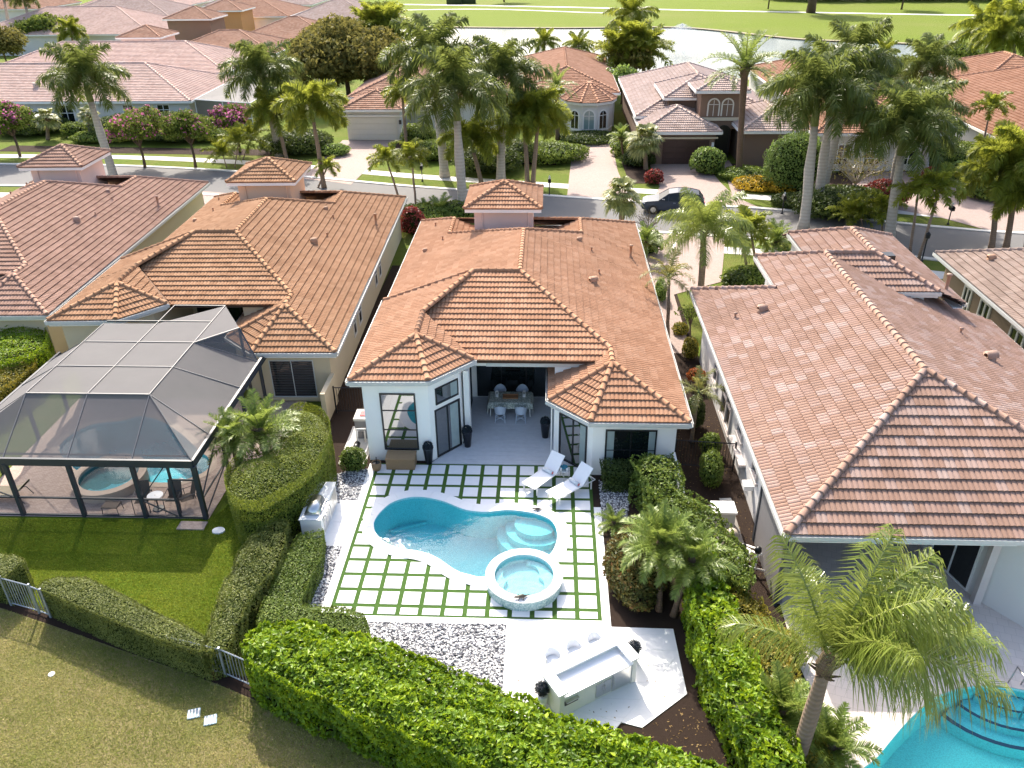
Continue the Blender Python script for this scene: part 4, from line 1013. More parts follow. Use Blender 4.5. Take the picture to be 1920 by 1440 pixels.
for k,(fl,fr,lab) in enumerate((((979,907),(1003,919),'sun lounger nearer the terrace, foot end at left'),((1022,923),(1046,938),'sun lounger nearer the garden bed, its foot end in sunlight'))):
    a=G(*fl,.36);b=G(*fr,.36); cx,cy=(a[0]+b[0])/2,(a[1]+b[1])/2
    tgt=G(*((1048,872) if k==0 else (1098,897)),.36); rz=math.atan2(tgt[1]-cy,tgt[0]-cx)
    if k==0: o=setloc(lg,(cx,cy,.034),rz); o['label']=lab
    else: copy_tree(lg,(cx,cy,.034),rz,lab)
    d=1.16; towel(cx+d*math.cos(rz),cy+d*math.sin(rz),.41,rz,'rolled towel with coral end on the lounger '+('nearer the terrace' if k==0 else 'nearer the garden bed'))
s_=G(1058,898); st=thing('side_table','small low metal side table between the two sun loungers','side table',(s_[0],s_[1],.034),rz=0)
m=MB(); m.lathe([(.21,.40),(.22,.42),(.21,.43),(0.01,.43)],s_[0],s_[1],.034,18,caps=False); part('tabletop',m,M['gutter'],st)
for k in range(3):
    a=2*PI*k/3+.4; m=MB(); m.tube([(s_[0]+.16*math.cos(a),s_[1]+.16*math.sin(a),.44),(s_[0]+.2*math.cos(a),s_[1]+.2*math.sin(a),.034)],.012,5); part('leg',m,M['gutter'],st)
M['teal']=plain('teal_ceramic',(.03,.22,.30),.25,var=.2)
bw=thing('bowl','round teal bowl on the low side table','bowl',(s_[0]-.02,s_[1]+.03,.475)); m=MB(); m.lathe([(.06,0),(.13,.06),(.15,.10),(.135,.10),(.11,.06),(.02,.03)],s_[0]-.02,s_[1]+.03,.475,18); part('bowl_body',m,M['teal'],bw,True)
for k,(dx,dy) in enumerate(((-.14,-.10),(.10,-.13))):
    c=thing('tumbler',('left' if k==0 else 'right')+' clear tumbler in front of the teal bowl','glass',(s_[0]+dx,s_[1]+dy,.475),'tumblers on the side table'); m=MB(); m.lathe([(.028,0),(.038,.11),(.033,.11),(.025,.01)],s_[0]+dx,s_[1]+dy,.475,12); part('tumbler_body',m,M['white_stone'],c,True)
# small cast metal figurines of a crawling reptile
M['castmetal']=plain('weathered_cast_metal',(.10,.09,.075),.5,.6,.4,20)
def reptile(lab,x,y,z,rz,s=1):
    r=thing('reptile_figurine',lab,'figurine',(0,0,0),'cast reptile figurines by the water',at_origin=True)
    m=MB(); pts=[(-.17,0,.05),(-.11,0,.06),(-.06,0,.05),(0,0,.065),(.07,.01,.06),(.13,.03,.04),(.19,.06,.03),(.26,.05,.045)]
    m.tube([(a*s,b*s,c*s) for a,b,c in pts],[.016*s,.032*s,.028*s,.05*s,.045*s,.026*s,.015*s,.004*s],8); part('body',m,M['castmetal'],r,True)
    m=MB()
    for i in range(7): x_=(-.02+i*.035)*s; m.add([(x_-.012*s,0,.09*s),(x_+.012*s,0,.09*s),(x_,0,.125*s),(x_,.01*s,.09*s)],[(0,1,2),(1,3,2),(3,0,2)])
    part('back_spines',m,M['castmetal'],r)
    for a,b in ((-.03,1),(-.03,-1),(.09,1),(.09,-1)):
        m=MB(); m.tube([(a*s,b*.03*s,.06*s),((a-.02)*s,b*.09*s,.05*s),((a-.04)*s,b*.10*s,.0)],[.014*s,.012*s,.009*s],6); part('leg',m,M['castmetal'],r)
    setloc(r,(x,y,z),rz)
g1=G(1006,956,.06); reptile('small dark reptile figurine on the coping behind the pool steps',g1[0],g1[1],.056,-.2,1.0)
g2=G(976,1121,.44); reptile('small dark reptile figurine on the front rim of the spa',g2[0],g2[1],.43,.15,1.25)
# ---------------------------------------------------------------- outdoor bar
zb=1.07
A=np.array(G(980+167/5.82,1140+665/5.82,zb)[:2]);B=np.array(G(980+1035/5.82,1140+255/5.82,zb)[:2]);C_=np.array(G(980+1285/5.82,1140+530/5.82,zb)[:2]);D=np.array(G(980+390/5.82,1140+965/5.82,zb)[:2])
ux=(B-A)/np.linalg.norm(B-A); uy=np.array([ux[1],-ux[0]])      # uy points to the cook's side (towards the camera)
BL=float(np.linalg.norm(B-A)); BD=1.08
bar=thing('outdoor_bar','white outdoor bar with raised ledge and steel doors on the bottom terrace','bar counter',(float(A[0]),float(A[1]),.04))
W=lambda s,t_,z:(float(A[0]+ux[0]*s+uy[0]*t_),float(A[1]+ux[1]*s+uy[1]*t_),z)
def bbox(mb,s0,s1,t0,t1,z0,z1): mb.add([W(s0,t0,z0),W(s1,t0,z0),W(s1,t1,z0),W(s0,t1,z0),W(s0,t0,z1),W(s1,t0,z1),W(s1,t1,z1),W(s0,t1,z1)],[(0,1,2,3),(7,6,5,4),(4,5,1,0),(6,7,3,2),(5,6,2,1),(7,4,0,3)])
m=MB(); bbox(m,.15,BL-.15,.22,.34,.04,zb-.06); bbox(m,.06,.20,.22,BD-.05,.04,zb-.06); bbox(m,BL-.20,BL-.06,.22,BD-.05,.04,zb-.06); bbox(m,.20,BL-.20,.342,BD-.10,.04,.84); part('bar_base',m,M['white_wall'],bar)
m=MB(); bbox(m,0,BL,0,.40,zb-.06,zb); bbox(m,0,.32,.402,BD,zb-.06,zb); bbox(m,BL-.32,BL,.402,BD,zb-.06,zb); part('raised_ledge',m,M['white_stone'],bar)
m=MB(); bbox(m,.202,BL-.202,.342,BD-.02,.842,.885); part('worktop',m,M['white_stone'],bar)
yy=BD-.095
def door(name,s0,s1,z0,z1,mat,hand=None,par=bar):
    m=MB(); bbox(m,s0,s1,yy-.01,yy+.02,z0,z1); o=part(name,m,mat,par)
    if hand:
        m=MB(); a,b_=hand
        m.tube([W(a,yy+.02,z1-.15),W(a,yy+.06,z1-.15),W(a,yy+.06,z1-b_),W(a,yy+.02,z1-b_)],.011,6); part('handle',m,M['steel'],o)
door('fridge_door',BL-.88,BL-.24,.10,.80,M['steel'],(BL-.82,.55)); door('cabinet_door',BL-1.42,BL-1.16,.14,.66,M['steel'],(BL-1.19,.32)); door('cabinet_door',BL-1.15,BL-.91,.14,.66,M['steel'],(BL-1.12,.32))
door('trash_drawer',.25,.68,.46,.62,M['black_frame']); m=MB(); bbox(m,.26,.67,yy,yy+.10,.625,.66); part('drawer_lip',m,M['steel'],bar)
m=MB(); bbox(m,BL-.33,BL-.322,.55,.64,.92,1.0); part('outlet',m,M['steel'],bar)
# bar stools with barrel backs
def stool():
    r=thing('bar_stool','','bar stool',(0,0,0),'white barrel back stools at the bar')
    m=MB(); m.lathe([(.20,.72),(.205,.76),(.19,.78),(.02,.785)],0,0,0,20,caps=False); part('seat',m,M['sling'],r,True)
    V=[];F=[];n=16
    for rr,flip in ((.235,0),(.215,1)):
        o=len(V)
        for k in range(n+1):
            a=-.15+(PI+.3)*k/n; h=1.08-.13*abs(math.cos(a))**3
            V+= [(rr*math.cos(a),rr*math.sin(a)*.95,.74),(rr*1.04*math.cos(a),rr*1.04*math.sin(a)*.95,h)]
        for k in range(n): q=(o+2*k,o+2*k+2,o+2*k+3,o+2*k+1); F.append(q if not flip else q[::-1])
    nn=2*(n+1)
    for k in range(n): F.append((2*k+1,2*k+3,nn+2*k+3,nn+2*k+1))
    m=MB();m.add(V,F);part('backrest',m,M['sling'],r)
    for sx,sy in ((-1,-1),(1,-1),(1,1),(-1,1)):
        m=MB(); m.tube([(sx*.13,sy*.13,.73),(sx*.20,sy*.20,0)],.014,6); part('leg',m,M['trim'],r)
    m=MB(); m.tube([(.18*math.cos(2*PI*k/4+PI/4)*1.3,.18*math.sin(2*PI*k/4+PI/4)*1.3,.25) for k in range(5)],.01,5,False); part('footrest',m,M['trim'],r)
    return r
s0=stool(); index_children(); rzs=math.atan2(ux[1],ux[0])
for k,(px,py,l) in enumerate(((1037,1223,'left'),(1077,1208,'middle'),(1116,1194,'right'))):
    g_=G(px,py,1.0); lab=l+' of the three white barrel back stools behind the bar'
    if k==0: o=setloc(s0,(g_[0],g_[1]-.12,.04),rzs); o['label']=lab
    else: copy_tree(s0,(g_[0],g_[1]-.12,.04),rzs,lab)
def topiary(px,py,zz,lab):
    x,y,_=G(px,py,zz); r=thing('topiary_ball',lab,'topiary',(x,y,.04),'dark topiary balls at the bar')
    m=MB(); m.lathe([(.13,0),(.18,.45),(.16,.45)],x,y,.04,14); part('pot',m,M['white_stone'],r,True)
    m=MB(); m.lathe([(.01,-.17),(.13,-.12),(.17,0),(.13,.12),(.01,.17)],x,y,zz,12,caps=False); part('ball_core',m,M['purple_ball'],r)
    m=MB()
    for k in range(700):
        n=Vector((random.gauss(0,1),random.gauss(0,1),random.gauss(0,1))).normalized(); c=Vector((x,y,zz))+n*.20*random.uniform(.88,1.08); d=n.orthogonal().normalized(); d.rotate(Matrix.Rotation(random.uniform(0,6.28),3,n)); d=(d+n*.8)*.022; e=n.cross(d).normalized()*.012
        m.add([c-d,c+e,c+d,c-e],[(0,1,2,3)])
    part('clipped_leaves',m,M['purple_ball'],r,tint=[random.random() for _ in m.f])
topiary(1016,1291,.72,'dark topiary ball at the left end of the bar beside the bright hedge'); topiary(1189,1213,.62,'dark topiary ball at the right end of the bar')
# ---------------------------------------------------------------- grill island
GX0,GX1,GY0,GY1,GZ=-1.80,-1.06,-4.72,-2.55,.95
gi=thing('grill_island','white outdoor kitchen counter with steel barbecue beside the walkway','grill island',((GX0+GX1)/2,(GY0+GY1)/2,.036))
m=MB(); m.box(GX0,GX1,GY0,GY1,.03,GZ-.05); part('counter_base',m,M['white_wall'],gi)
m=MB(); m.box(GX0-.03,GX1+.03,GY0-.03,-4.5,GZ-.048,GZ); m.box(GX0-.03,GX1+.03,-3.62,GY1+.03,GZ-.048,GZ); m.box(GX0-.03,GX0+.08,-4.498,-3.622,GZ-.048,GZ); part('worktop',m,plain('marbled_worktop',(.66,.69,.71),.3,var=.12,scale=4),gi)
gr=MB(); V=[];F=[];n=10
for yy_ in (-4.48,-3.64):
    for k in range(n+1):
        a=PI*k/n; V.append((-1.42-.27*math.cos(a),yy_,GZ-.02+.30*math.sin(a)))
for k in range(n): F.append((k,k+1,n+2+k,n+1+k))
F.append(tuple(range(n+1))[::-1]); F.append(tuple(range(n+1,2*n+2))); gr.add(V,F); hd=part('grill_hood',gr,M['steel'],gi,True)
m=MB(); m.tube([(-1.12,-4.4,1.08),(-1.08,-4.4,1.10),(-1.08,-3.72,1.10),(-1.12,-3.72,1.08)],.014,6); part('handle',m,M['steel'],hd)
m=MB(); m.box(-1.05,-1.0,-4.48,-3.64,.72,.93); part('control_panel',m,M['steel'],gi)
for k in range(4): m=MB(); m.tube([(-1.0,-4.35+k*.2,.82),(-.965,-4.35+k*.2,.82)],.028,10); part('knob',m,M['steel'],gi)
for y0,y1 in ((-4.45,-4.06),(-4.04,-3.66),(-3.5,-3.1),(-3.08,-2.68)):
    m=MB(); m.box(-1.055,-1.035,y0,y1,.15,.68 if y0<-3.6 else .8); o=part('cabinet_door',m,M['steel'],gi); m=MB(); m.tube([(-1.03,y1-.06,.60),(-1.0,y1-.06,.60),(-1.0,y1-.06,.42),(-1.03,y1-.06,.42)],.009,5); part('handle',m,M['steel'],o)
# pool equipment beside the left wall
eq=thing('pool_heater','grey pool heater box with pale top in the left side yard','pool equipment',(-.95,2.0,0))
m=MB(); m.box(-1.25,-.55,1.75,2.5,.08,.95); part('heater_body',m,plain('grey_enamel',(.20,.20,.21),.5),eq); m=MB(); m.box(-1.28,-.52,1.72,2.53,.952,1.06); part('heater_top',m,M['concrete'],eq); m=MB(); m.box(-1.05,-.65,1.95,2.3,1.062,1.10); part('vent_plate',m,M['coral'],eq)
m=MB(); m.box(-1.6,-.5,-.1,2.7,0,.075); part('equipment_slab',m,M['concrete'],eq)
pq=thing('pool_pump','pool pump with white pipes in front of the heater','pool equipment',(-.95,.9,.08))
m=MB(); m.tube([(-1.05,.6,.25),(-1.05,1.1,.25)],.13,12); m.lathe([(.12,0),(.13,.30),(.10,.36)],-1.05,.5,.1,12); part('pump_body',m,M['black_frame'],pq,True)
m=MB(); m.tube([(-1.05,1.1,.3),(-1.05,1.3,.75),(-.75,1.3,.75),(-.75,1.3,.2)],.035,8); m.tube([(-1.1,1.35,.1),(-1.1,1.35,.8),(-.7,1.35,.82)],.035,8); m.tube([(-.85,.5,.2),(-.6,.5,.2),(-.6,1.2,.2)],.035,8); part('white_pipes',m,M['trim'],pq,True)
# ---------------------------------------------------------------- foliage tools
def cards(P,N,size,aspect=.5,tilt=.6,droop=0.):
    n=len(P); D=RNG.normal(0,1,(n,3)); Nn=N+D*tilt; Nn/=np.linalg.norm(Nn,axis=1)[:,None]
    R=RNG.normal(0,1,(n,3)); T=np.cross(Nn,R); T/=np.linalg.norm(T,axis=1)[:,None]+1e-9; B=np.cross(Nn,T)
    s=size*RNG.uniform(.65,1.35,n)[:,None]; T=T*s; B=B*s*aspect
    fold=Nn*s*.18
    V=np.stack([P-T,P+B*1.0+fold,P+T,P-B*1.0+fold],1).reshape(-1,3)
    F=(np.arange(n)*4)[:,None]+np.array([0,1,2,3])[None]
    return V,F
def fbm(P,s):
    x,y,z=P[:,0]*s,P[:,1]*s,P[:,2]*s
    return (np.sin(x*1.7+1.3*np.sin(y*1.1+z))+np.sin(y*2.1+1.7*np.sin(x*.9+2*z)+1)+np.sin(z*2.3+x*.7+2*np.sin(y*1.3)+2)+.6*np.sin(x*4.1+y*3.3)+.6*np.sin(y*5.3-z*4.7+x))/4.2
def hedge(name,label,poly,h,mat,leaf=.05,dens=420,group=None,cat='hedge',z0=0.,bump=.06,core='core',aspect=.55,round_=.12,inset=.05,tilt=.6,hfn=None,bf=1.7):
    cx=sum(p[0] for p in poly)/len(poly);cy=sum(p[1] for p in poly)/len(poly)
    r=thing(name,label,cat,(cx,cy,z0),group)
    xs=[p[0] for p in poly];ys=[p[1] for p in poly];n=int(dens*(max(xs)-min(xs))*(max(ys)-min(ys)))
    X=RNG.uniform(min(xs),max(xs),n);Y=RNG.uniform(min(ys),max(ys),n);k=inside(poly,X,Y);X=X[k];Y=Y[k]
    D=pdist(poly,X,Y); HH=h if hfn is None else hfn(X,Y)
    Z=z0+HH-round_*np.clip(1-D/(round_*2.2),0,1)**2
    P=[np.stack([X,Y,Z],1)];N=[np.tile([0,0,1.],(len(X),1))]
    A=sum(poly[i][0]*poly[(i+1)%len(poly)][1]-poly[(i+1)%len(poly)][0]*poly[i][1] for i in range(len(poly)));Q=poly if A>0 else poly[::-1]
    for i in range(len(Q)):
        a=np.array(Q[i][:2],float);b=np.array(Q[(i+1)%len(Q)][:2],float);L=np.hypot(*(b-a))
        if L<1e-3: continue
        m=int(dens*L*h*.9); 
        if m<1: continue
        t=RNG.random(m);z=RNG.random(m)**.9*h; p=a+(b-a)*t[:,None];nn=np.array([(b-a)[1],-(b-a)[0]])/L
        hh=h if hfn is None else hfn(p[:,0],p[:,1]); z=z/h*hh
        P.append(np.stack([p[:,0],p[:,1],z0+z],1));N.append(np.tile([nn[0],nn[1],.25],(m,1)))
    P=np.concatenate(P);N=np.concatenate(N); d=fbm(P,bf); P=P+N*(d*bump+RNG.uniform(-.04,.02,len(P))*min(1,leaf/.06))[:,None]
    if mat=='hedge_bright':
        q=RNG.choice(len(P),len(P)//14,False); q=q[N[q,2]>.9]; P[q]+=N[q]*RNG.uniform(.03,.17,(len(q),1))
    V,F=cards(P,N,leaf,aspect,tilt)
    tint=np.clip(.45+.12*fbm(P,.6)+.25*d+RNG.normal(0,.2,len(P)),0,1)
    inset+=round_*.25
    if bump>.1: inset+=.06
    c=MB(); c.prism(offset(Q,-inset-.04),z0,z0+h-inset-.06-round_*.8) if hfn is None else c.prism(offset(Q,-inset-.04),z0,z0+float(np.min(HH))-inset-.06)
    part('shaded_core',c,M[core],r); npart('foliage',V,F,M[mat],r,tint)  # solid core blocks the view through; shade between leaves is in its colour
    return r
def blob_pts(cx,cy,cz,rx,ry,rz,dens,low=-.6,amp=.16,seed=0):
    A=4*PI*((rx*ry)**1.6/3+(rx*rz)**1.6/3+(ry*rz)**1.6/3)**(1/1.6); n=int(A*dens)
    N=RNG.normal(0,1,(n,3));N/=np.linalg.norm(N,axis=1)[:,None];N=N[N[:,2]>low]
    f=fbm(N*2.0+seed,1.3)*amp
    P=np.array([cx,cy,cz])+N*np.array([rx,ry,rz])*(1+f+RNG.uniform(-.12,.05,len(N)))[:,None]
    return P,N,f
def bush(name,label,x,y,rx,ry,h,mat,leaf=.07,dens=260,group=None,cat='shrub',z0=0.,core='core',amp=.16,low=-.55,tilt=.7):
    r=thing(name,label,cat,(x,y,z0),group); rz=h*.55; cz=z0+h-rz
    P,N,f=blob_pts(x,y,cz,rx,ry,rz,dens,low,amp,seed=x)
    P[:,2]=np.maximum(P[:,2],z0+.03)
    V,F=cards(P,N,leaf,.55,tilt); npart('foliage',V,F,M[mat],r,np.clip(.45+f*1.6+RNG.normal(0,.2,len(P)),0,1))
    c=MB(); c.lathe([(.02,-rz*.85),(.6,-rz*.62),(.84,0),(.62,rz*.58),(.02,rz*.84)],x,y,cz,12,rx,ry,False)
    part('shaded_core',c,M[core],r,True); return r  # core is a solid body painted dark as the shaded inside of the bush
def limb_tree(name,label,x,y,h,cr,mat,leaf=.12,dens=60,flower=None,group=None,bark='bark_dark',nblob=9,trunk_h=None,flat=.6,trunk_r=.12,cat='tree',lean=0):
    r=thing(name,label,cat,(x,y,0),group); th=trunk_h or h*.35
    t=MB(); t.tube([(x,y,-.1),(x+.05,y,th*.5),(x+lean,y,th)],[trunk_r*1.3,trunk_r,trunk_r*.85],8); part('trunk',t,M[bark],r,True)
    b=MB();Ps=[];Ns=[];Fs=[]; top=Vector((x+lean,y,th)); rng=random.Random(int(x*13+y*7)&1023)
    for k in range(nblob):
        a=2*PI*k/nblob+rng.uniform(-.4,.4); rr=cr*rng.uniform(.3,.72) if k else 0
        c=Vector((x+lean+rr*math.cos(a),y+rr*math.sin(a),th+(h-th)*rng.uniform(.38,.72)*(1-.25*rr/cr)+(0 if k else (h-th)*.12)))
        m=(top+c)/2+Vector((0,0,.15)); b.tube([top-Vector((0,0,.05)),m,c],[trunk_r*.55,trunk_r*.32,.015],5)
        br=cr*rng.uniform(.34,.50)
        for s in range(3):
            u=Vector((rng.gauss(0,1),rng.gauss(0,1),abs(rng.gauss(0,1)))).normalized(); b.tube([m,c+u*br*.7],[trunk_r*.2,.01],4)
        P,N,f=blob_pts(c.x,c.y,c.z,br,br,br*flat*1.2,dens,-1,.38,seed=k*3+x); 
        inner=RNG.random(len(P))<.35; ctr=np.array(c); P[inner]=ctr+(P[inner]-ctr)*RNG.uniform(.3,.9,(inner.sum(),1)); Ps.append(P);Ns.append(N);Fs.append(f)
    part('limbs',b,M[bark],r); P=np.concatenate(Ps);N=np.concatenate(Ns);f=np.concatenate(Fs)
    V,F=cards(P,N,leaf,.55,1.0); npart('crown',V,F,M[mat],r,np.clip(.42+f*1.2+RNG.normal(0,.22,len(P)),0,1))
    if flower:
        fk=fbm(P,1.6)+RNG.normal(0,.25,len(P)); k=(fk>flower[1])&(N[:,2]>-.6); P2=P[k]+N[k]*.08; 
        if len(P2): V,F=cards(P2,N[k],leaf*.8,.8,1.2); npart('blossom',V,F,M[flower[0]],r,RNG.random(len(P2)))
    return r
# ---------------------------------------------------------------- palms
def frond_mesh(mat,L,elev,arch,nl,ll,lw,vee=.5,plum=.25,droop=.6,seed=0,pet=.12,side_tw=0.):
    rg=random.Random(seed); pts=[];a=math.radians(elev); p=Vector((0,0,0)); n=14; ds=L/n; yaw=0
    for i in range(n+1):
        pts.append(p.copy()); t=i/n; aa=a-math.radians(arch)*(t**1.3); yaw=side_tw*t*t
        p=p+Vector((math.cos(aa)*math.cos(yaw),math.cos(aa)*math.sin(yaw),math.sin(aa)))*ds
    V=[];F=[];MI=[]; TT=[]
    def P(t):
        s=t*n;i=min(int(s),n-1);return pts[i].lerp(pts[i+1],s-i)
    def Tn(t):
        i=min(int(t*n),n-1);return (pts[i+1]-pts[i]).normalized()
    # rachis: three sided strip
    for i in range(n+1):
        r=.035*(1-i/n)+.006; tt=Tn(i/n); s=Vector((-tt.y,tt.x,0)).normalized() if abs(tt.z)<.99 else Vector((0,1,0)); u=tt.cross(s)
        for q in (s*r,-s*r,u*-r): V.append(pts[i]+q)
    for i in range(n):
        for k in range(3): a_=3*i+k;b_=3*i+(k+1)%3; F.append((a_,b_,b_+3,a_+3)); MI.append(1); TT.append(.5)
    for j in range(nl):
        t=pet+(1-pet)*(j+.5)/nl; base=P(t);tt=Tn(t); s=Vector((-tt.y,tt.x,0)); s=s.normalized() if s.length>.05 else Vector((0,1,0)); u=s.cross(tt).normalized()
        if u.z<0:u=-u
        lf=ll*(math.sin(PI*min(1,(.12+t*.88)))**.55*.8+.25)*rg.uniform(.85,1.1)
        for sd in (-1,1):
            fw=.35+.5*t; ph=vee+rg.gauss(0,plum)
            d=(s*sd*math.cos(ph)+u*math.sin(ph)).normalized(); d=(d+tt*fw).normalized()
            w=tt.cross(d).normalized()
            wv=(tt*.9+u*.2).normalized()*lw
            m=base+d*lf*.5+Vector((0,0,-1))*lf*droop*.12; e=base+d*lf*.88+Vector((0,0,-1))*lf*droop*.55
            o=len(V); V+= [base-wv*.5,base+wv*.5,m+wv*.5,m-wv*.5,e]; F+= [(o,o+1,o+2,o+3),(o+3,o+2,o+4)]; tv=min(1,max(0,rg.gauss(.45+.12*math.sin(j),.2))); MI+=[0,0];TT+=[tv,tv]
    me=mesh_from('frond',[tuple(v) for v in V],F,[M[mat],M['rachis']],MI,False,TT); return me
def fan_mesh(mat,L,R,elev,seed=0):
    rg=random.Random(seed); V=[];F=[];MI=[];TT=[]; a=math.radians(elev); d=Vector((math.cos(a),0,math.sin(a))); e=d*L+Vector((0,0,-.12*L)); s=Vector((0,1,0)); o=0
    for q in (0,1):
        c=(Vector((0,0,0)),e)[q]
        for k in (s*.025,-s*.025,Vector((0,0,-.03))): V.append(c+k)
    for k in range(3): F.append((k,(k+1)%3,3+(k+1)%3,3+k)); MI.append(1);TT.append(.5)
    dn=(d+Vector((0,0,-.55))).normalized(); u=s.cross(dn).normalized(); ns=22
    for k in range(ns):
        an=math.radians(-140+280*(k+.5)/ns); dr=dn*math.cos(an)+s*math.sin(an); dr=(dr+u*(-.15)*abs(math.sin(an))).normalized(); rr=R*rg.uniform(.82,1.05)*(1-.15*abs(an)/2.4)
        w=dr.cross(u).normalized()*R*.075
        m=e+dr*rr*.6; t=e+dr*rr+Vector((0,0,-rr*rg.uniform(.22,.5))); o=len(V); V+=[e-w*.15,e+w*.15,m+w,m-w,t]; F+=[(o,o+1,o+2,o+3),(o+3,o+2,o+4)]; tv=min(1,max(0,rg.gauss(.5,.22)));MI+=[0,0];TT+=[tv,tv]
    return mesh_from('frond',[tuple(v) for v in V],F,[M[mat],M['rachis']],MI,False,TT)
def frset(mat,L,nl,ll,lw,vee,plum,droop,archs=(60,95,120),**k):
    return {'up':[frond_mesh(mat,L*.9,72,archs[0],nl,ll,lw,vee,plum,droop,s,**k) for s in (1,2,8)],
            'mid':[frond_mesh(mat,L,42,archs[1],nl,ll,lw,vee,plum,droop,s,side_tw=q,**k) for s,q in ((3,.15),(4,-.2),(9,0))],
            'low':[frond_mesh(mat,L*.95,8,archs[2]*.75,nl,ll,lw,vee,plum,droop,s,side_tw=q,**k) for s,q in ((5,.2),(6,-.15),(7,0))],
            'L':L}
KIND={
 'royal':dict(fr=frset('fr_royal',3.0,80,.85,.060,.15,.6,.85),bark='bark_white',shaft=1.3,r=(.30,.22),n=(6,10,8)),
 'fox':dict(fr=frset('fr_fox',2.5,150,.68,.050,.2,1.5,.45,(70,105,125)),bark='bark_brown',shaft=.8,r=(.17,.13),n=(5,9,6)),
 'coco':dict(fr=frset('fr_fox',2.9,54,.80,.075,-.15,.25,.9,(55,90,110)),bark='bark_brown',shaft=0,r=(.18,.12),n=(6,9,8)),
 'queen':dict(fr=frset('fr_queen',3.3,105,.85,.034,.15,.6,1.15,(60,95,105)),bark='bark_brown',shaft=0,r=(.20,.16),n=(6,9,7)),
 'queenbig':dict(fr=frset('fr_queen',3.3,120,.95,.026,.15,.7,1.35,(55,85,100)),bark='bark_brown',shaft=0,r=(.20,.15),n=(7,8,3)),
 'date':dict(fr=frset('fr_date',1.45,56,.34,.026,.45,.28,.3,(45,75,95)),bark='bark_rough',shaft=0,r=(.10,.10),n=(8,12,10)),
 'bigdate':dict(fr=frset('fr_date',2.6,54,.42,.034,.45,.3,.35,(40,75,100)),bark='bark_rough',shaft=0,r=(.22,.24),n=(9,13,11)),
 'xmas':dict(fr=frset('fr_fox',1.5,36,.50,.075,.35,.4,.5,(70,100,110)),bark='bark_brown',shaft=.5,r=(.085,.065),n=(4,7,4)),
 'yellow':dict(fr=frset('fr_yellow',1.9,40,.45,.035,.3,.35,.6,(60,95,110)),bark='bark_brown',shaft=.4,r=(.10,.08),n=(3,5,3)),
 'areca':dict(fr=frset('fr_fox',2.0,40,.5,.06,.4,.4,.5,(50,70,90)),bark='bark_brown',shaft=0,r=(.05,.04),n=(7,8,4)),
}
def _fan(L,R): return {'up':[fan_mesh('fr_sabal',L,R,70,1),fan_mesh('fr_sabal',L,R,60,2)],'mid':[fan_mesh('fr_sabal',L,R,35,3),fan_mesh('fr_sabal',L,R,25,4)],'low':[fan_mesh('fr_sabal',L,R,-5,5),fan_mesh('fr_sabal',L*.9,R,-30,6)],'L':L+R}
KIND['sabal']=dict(fr=_fan(1.1,1.0),bark='bark_brown',shaft=0,r=(.20,.19),n=(9,13,12))
def palm(kind,base,top,label,fl=None,name='palm_tree',group='palm trees',nk=1.,cat='palm tree',seed=None,stems=1,wind=None):
    K=KIND[kind]; r=thing(name,label,cat,base,group); rg=random.Random(seed if seed is not None else int(base[0]*31+base[1]*17)&4095)
    B=Vector(base);T=Vector(top); s=(fl/K['fr']['L']) if fl else 1.
    r0,r1=K['r']; r0*=min(1.3,.6+.4*s); r1*=min(1.3,.6+.4*s)
    bow=Vector((0,0,0)); H=(T-B).length; pts=[B-Vector((0,0,.1))]+[B.lerp(T,t)+Vector((rg.uniform(-.02,.02)*H*.4*math.sin(PI*t),0,0)) for t in (.12,.35,.6,.85)]+[T]
    m=MB(); m.tube(pts,[r0*1.35,r0*1.05,r0*.95,r0*.95 if kind!='royal' else r0*1.02,r1*1.02,r1],10); part('trunk',m,M[K['bark']],r,True)
    C_=T
    if K['shaft']:
        sh_=K['shaft']*s; d=(T-B).normalized(); C_=T+d*sh_; m=MB(); m.tube([T-d*.02,T+d*sh_*.3,C_+d*.1],[r1*1.12,r1*1.05,r1*.5],10); part('crownshaft',m,M['crownshaft'],r,True)
    elif kind in('date','bigdate','queen','queenbig','sabal'):
        m=MB(); m.tube([T-Vector((0,0,.5*s)),T-Vector((0,0,.1)),T+Vector((0,0,.25*s))],[r1*1.05,r1*1.5,r1*.8],9); 
        for k in range(14):
            a=rg.uniform(0,6.28);z=rg.uniform(-.5,.1)*s; p=T+Vector((r1*math.cos(a),r1*math.sin(a),z)); m.tube([p,p+Vector((.22*s*math.cos(a),.22*s*math.sin(a),.16*s))],[.05*s,.02*s],4)
        part('frond_boots',m,M['bark_rough'],r)
    off=rg.uniform(0,6.28); idx=0; org=Vector(ORG[r.name])
    for cls,cnt in zip(('up','mid','low'),K['n']):
        cnt=max(2,int(round(cnt*nk)))
        for k in range(cnt):
            me=rg.choice(K['fr'][cls]); az=off+2*PI*(k+rg.uniform(-.25,.25))/cnt+(.5 if cls=='mid' else 0)
            o=bpy.data.objects.new('frond',me); link(o,r); sc_=s*rg.uniform(.88,1.08)
            if wind and cls!='up' and math.cos(az+2.35)>.6: bpy.data.objects.remove(o); continue
            if wind: az-=wind[1]*math.sin(az-wind[0]); sc_*=1+.22*math.cos(az-wind[0])
            o.matrix_local=Matrix.Translation(C_-org+Vector((0,0,.05*s if cls=='up' else -.08*s)))@Matrix.Rotation(az,4,'Z')@Matrix.Rotation(rg.uniform(-.12,.12),4,'Y')@Matrix.Rotation(rg.uniform(-.2,.2),4,'X')@Matrix.Scale(sc_,4)
    return r
def palm_px(kind,bpx,tpx,label,fl=None,dY=0.,**k):
    "trunk foot and trunk top given by the pixels of the photograph; the foot stands on the ground"
    b=G(*bpx,0.); t=GY(tpx[0],tpx[1],b[1]+dY); return palm(kind,b,t,label,fl,**k)
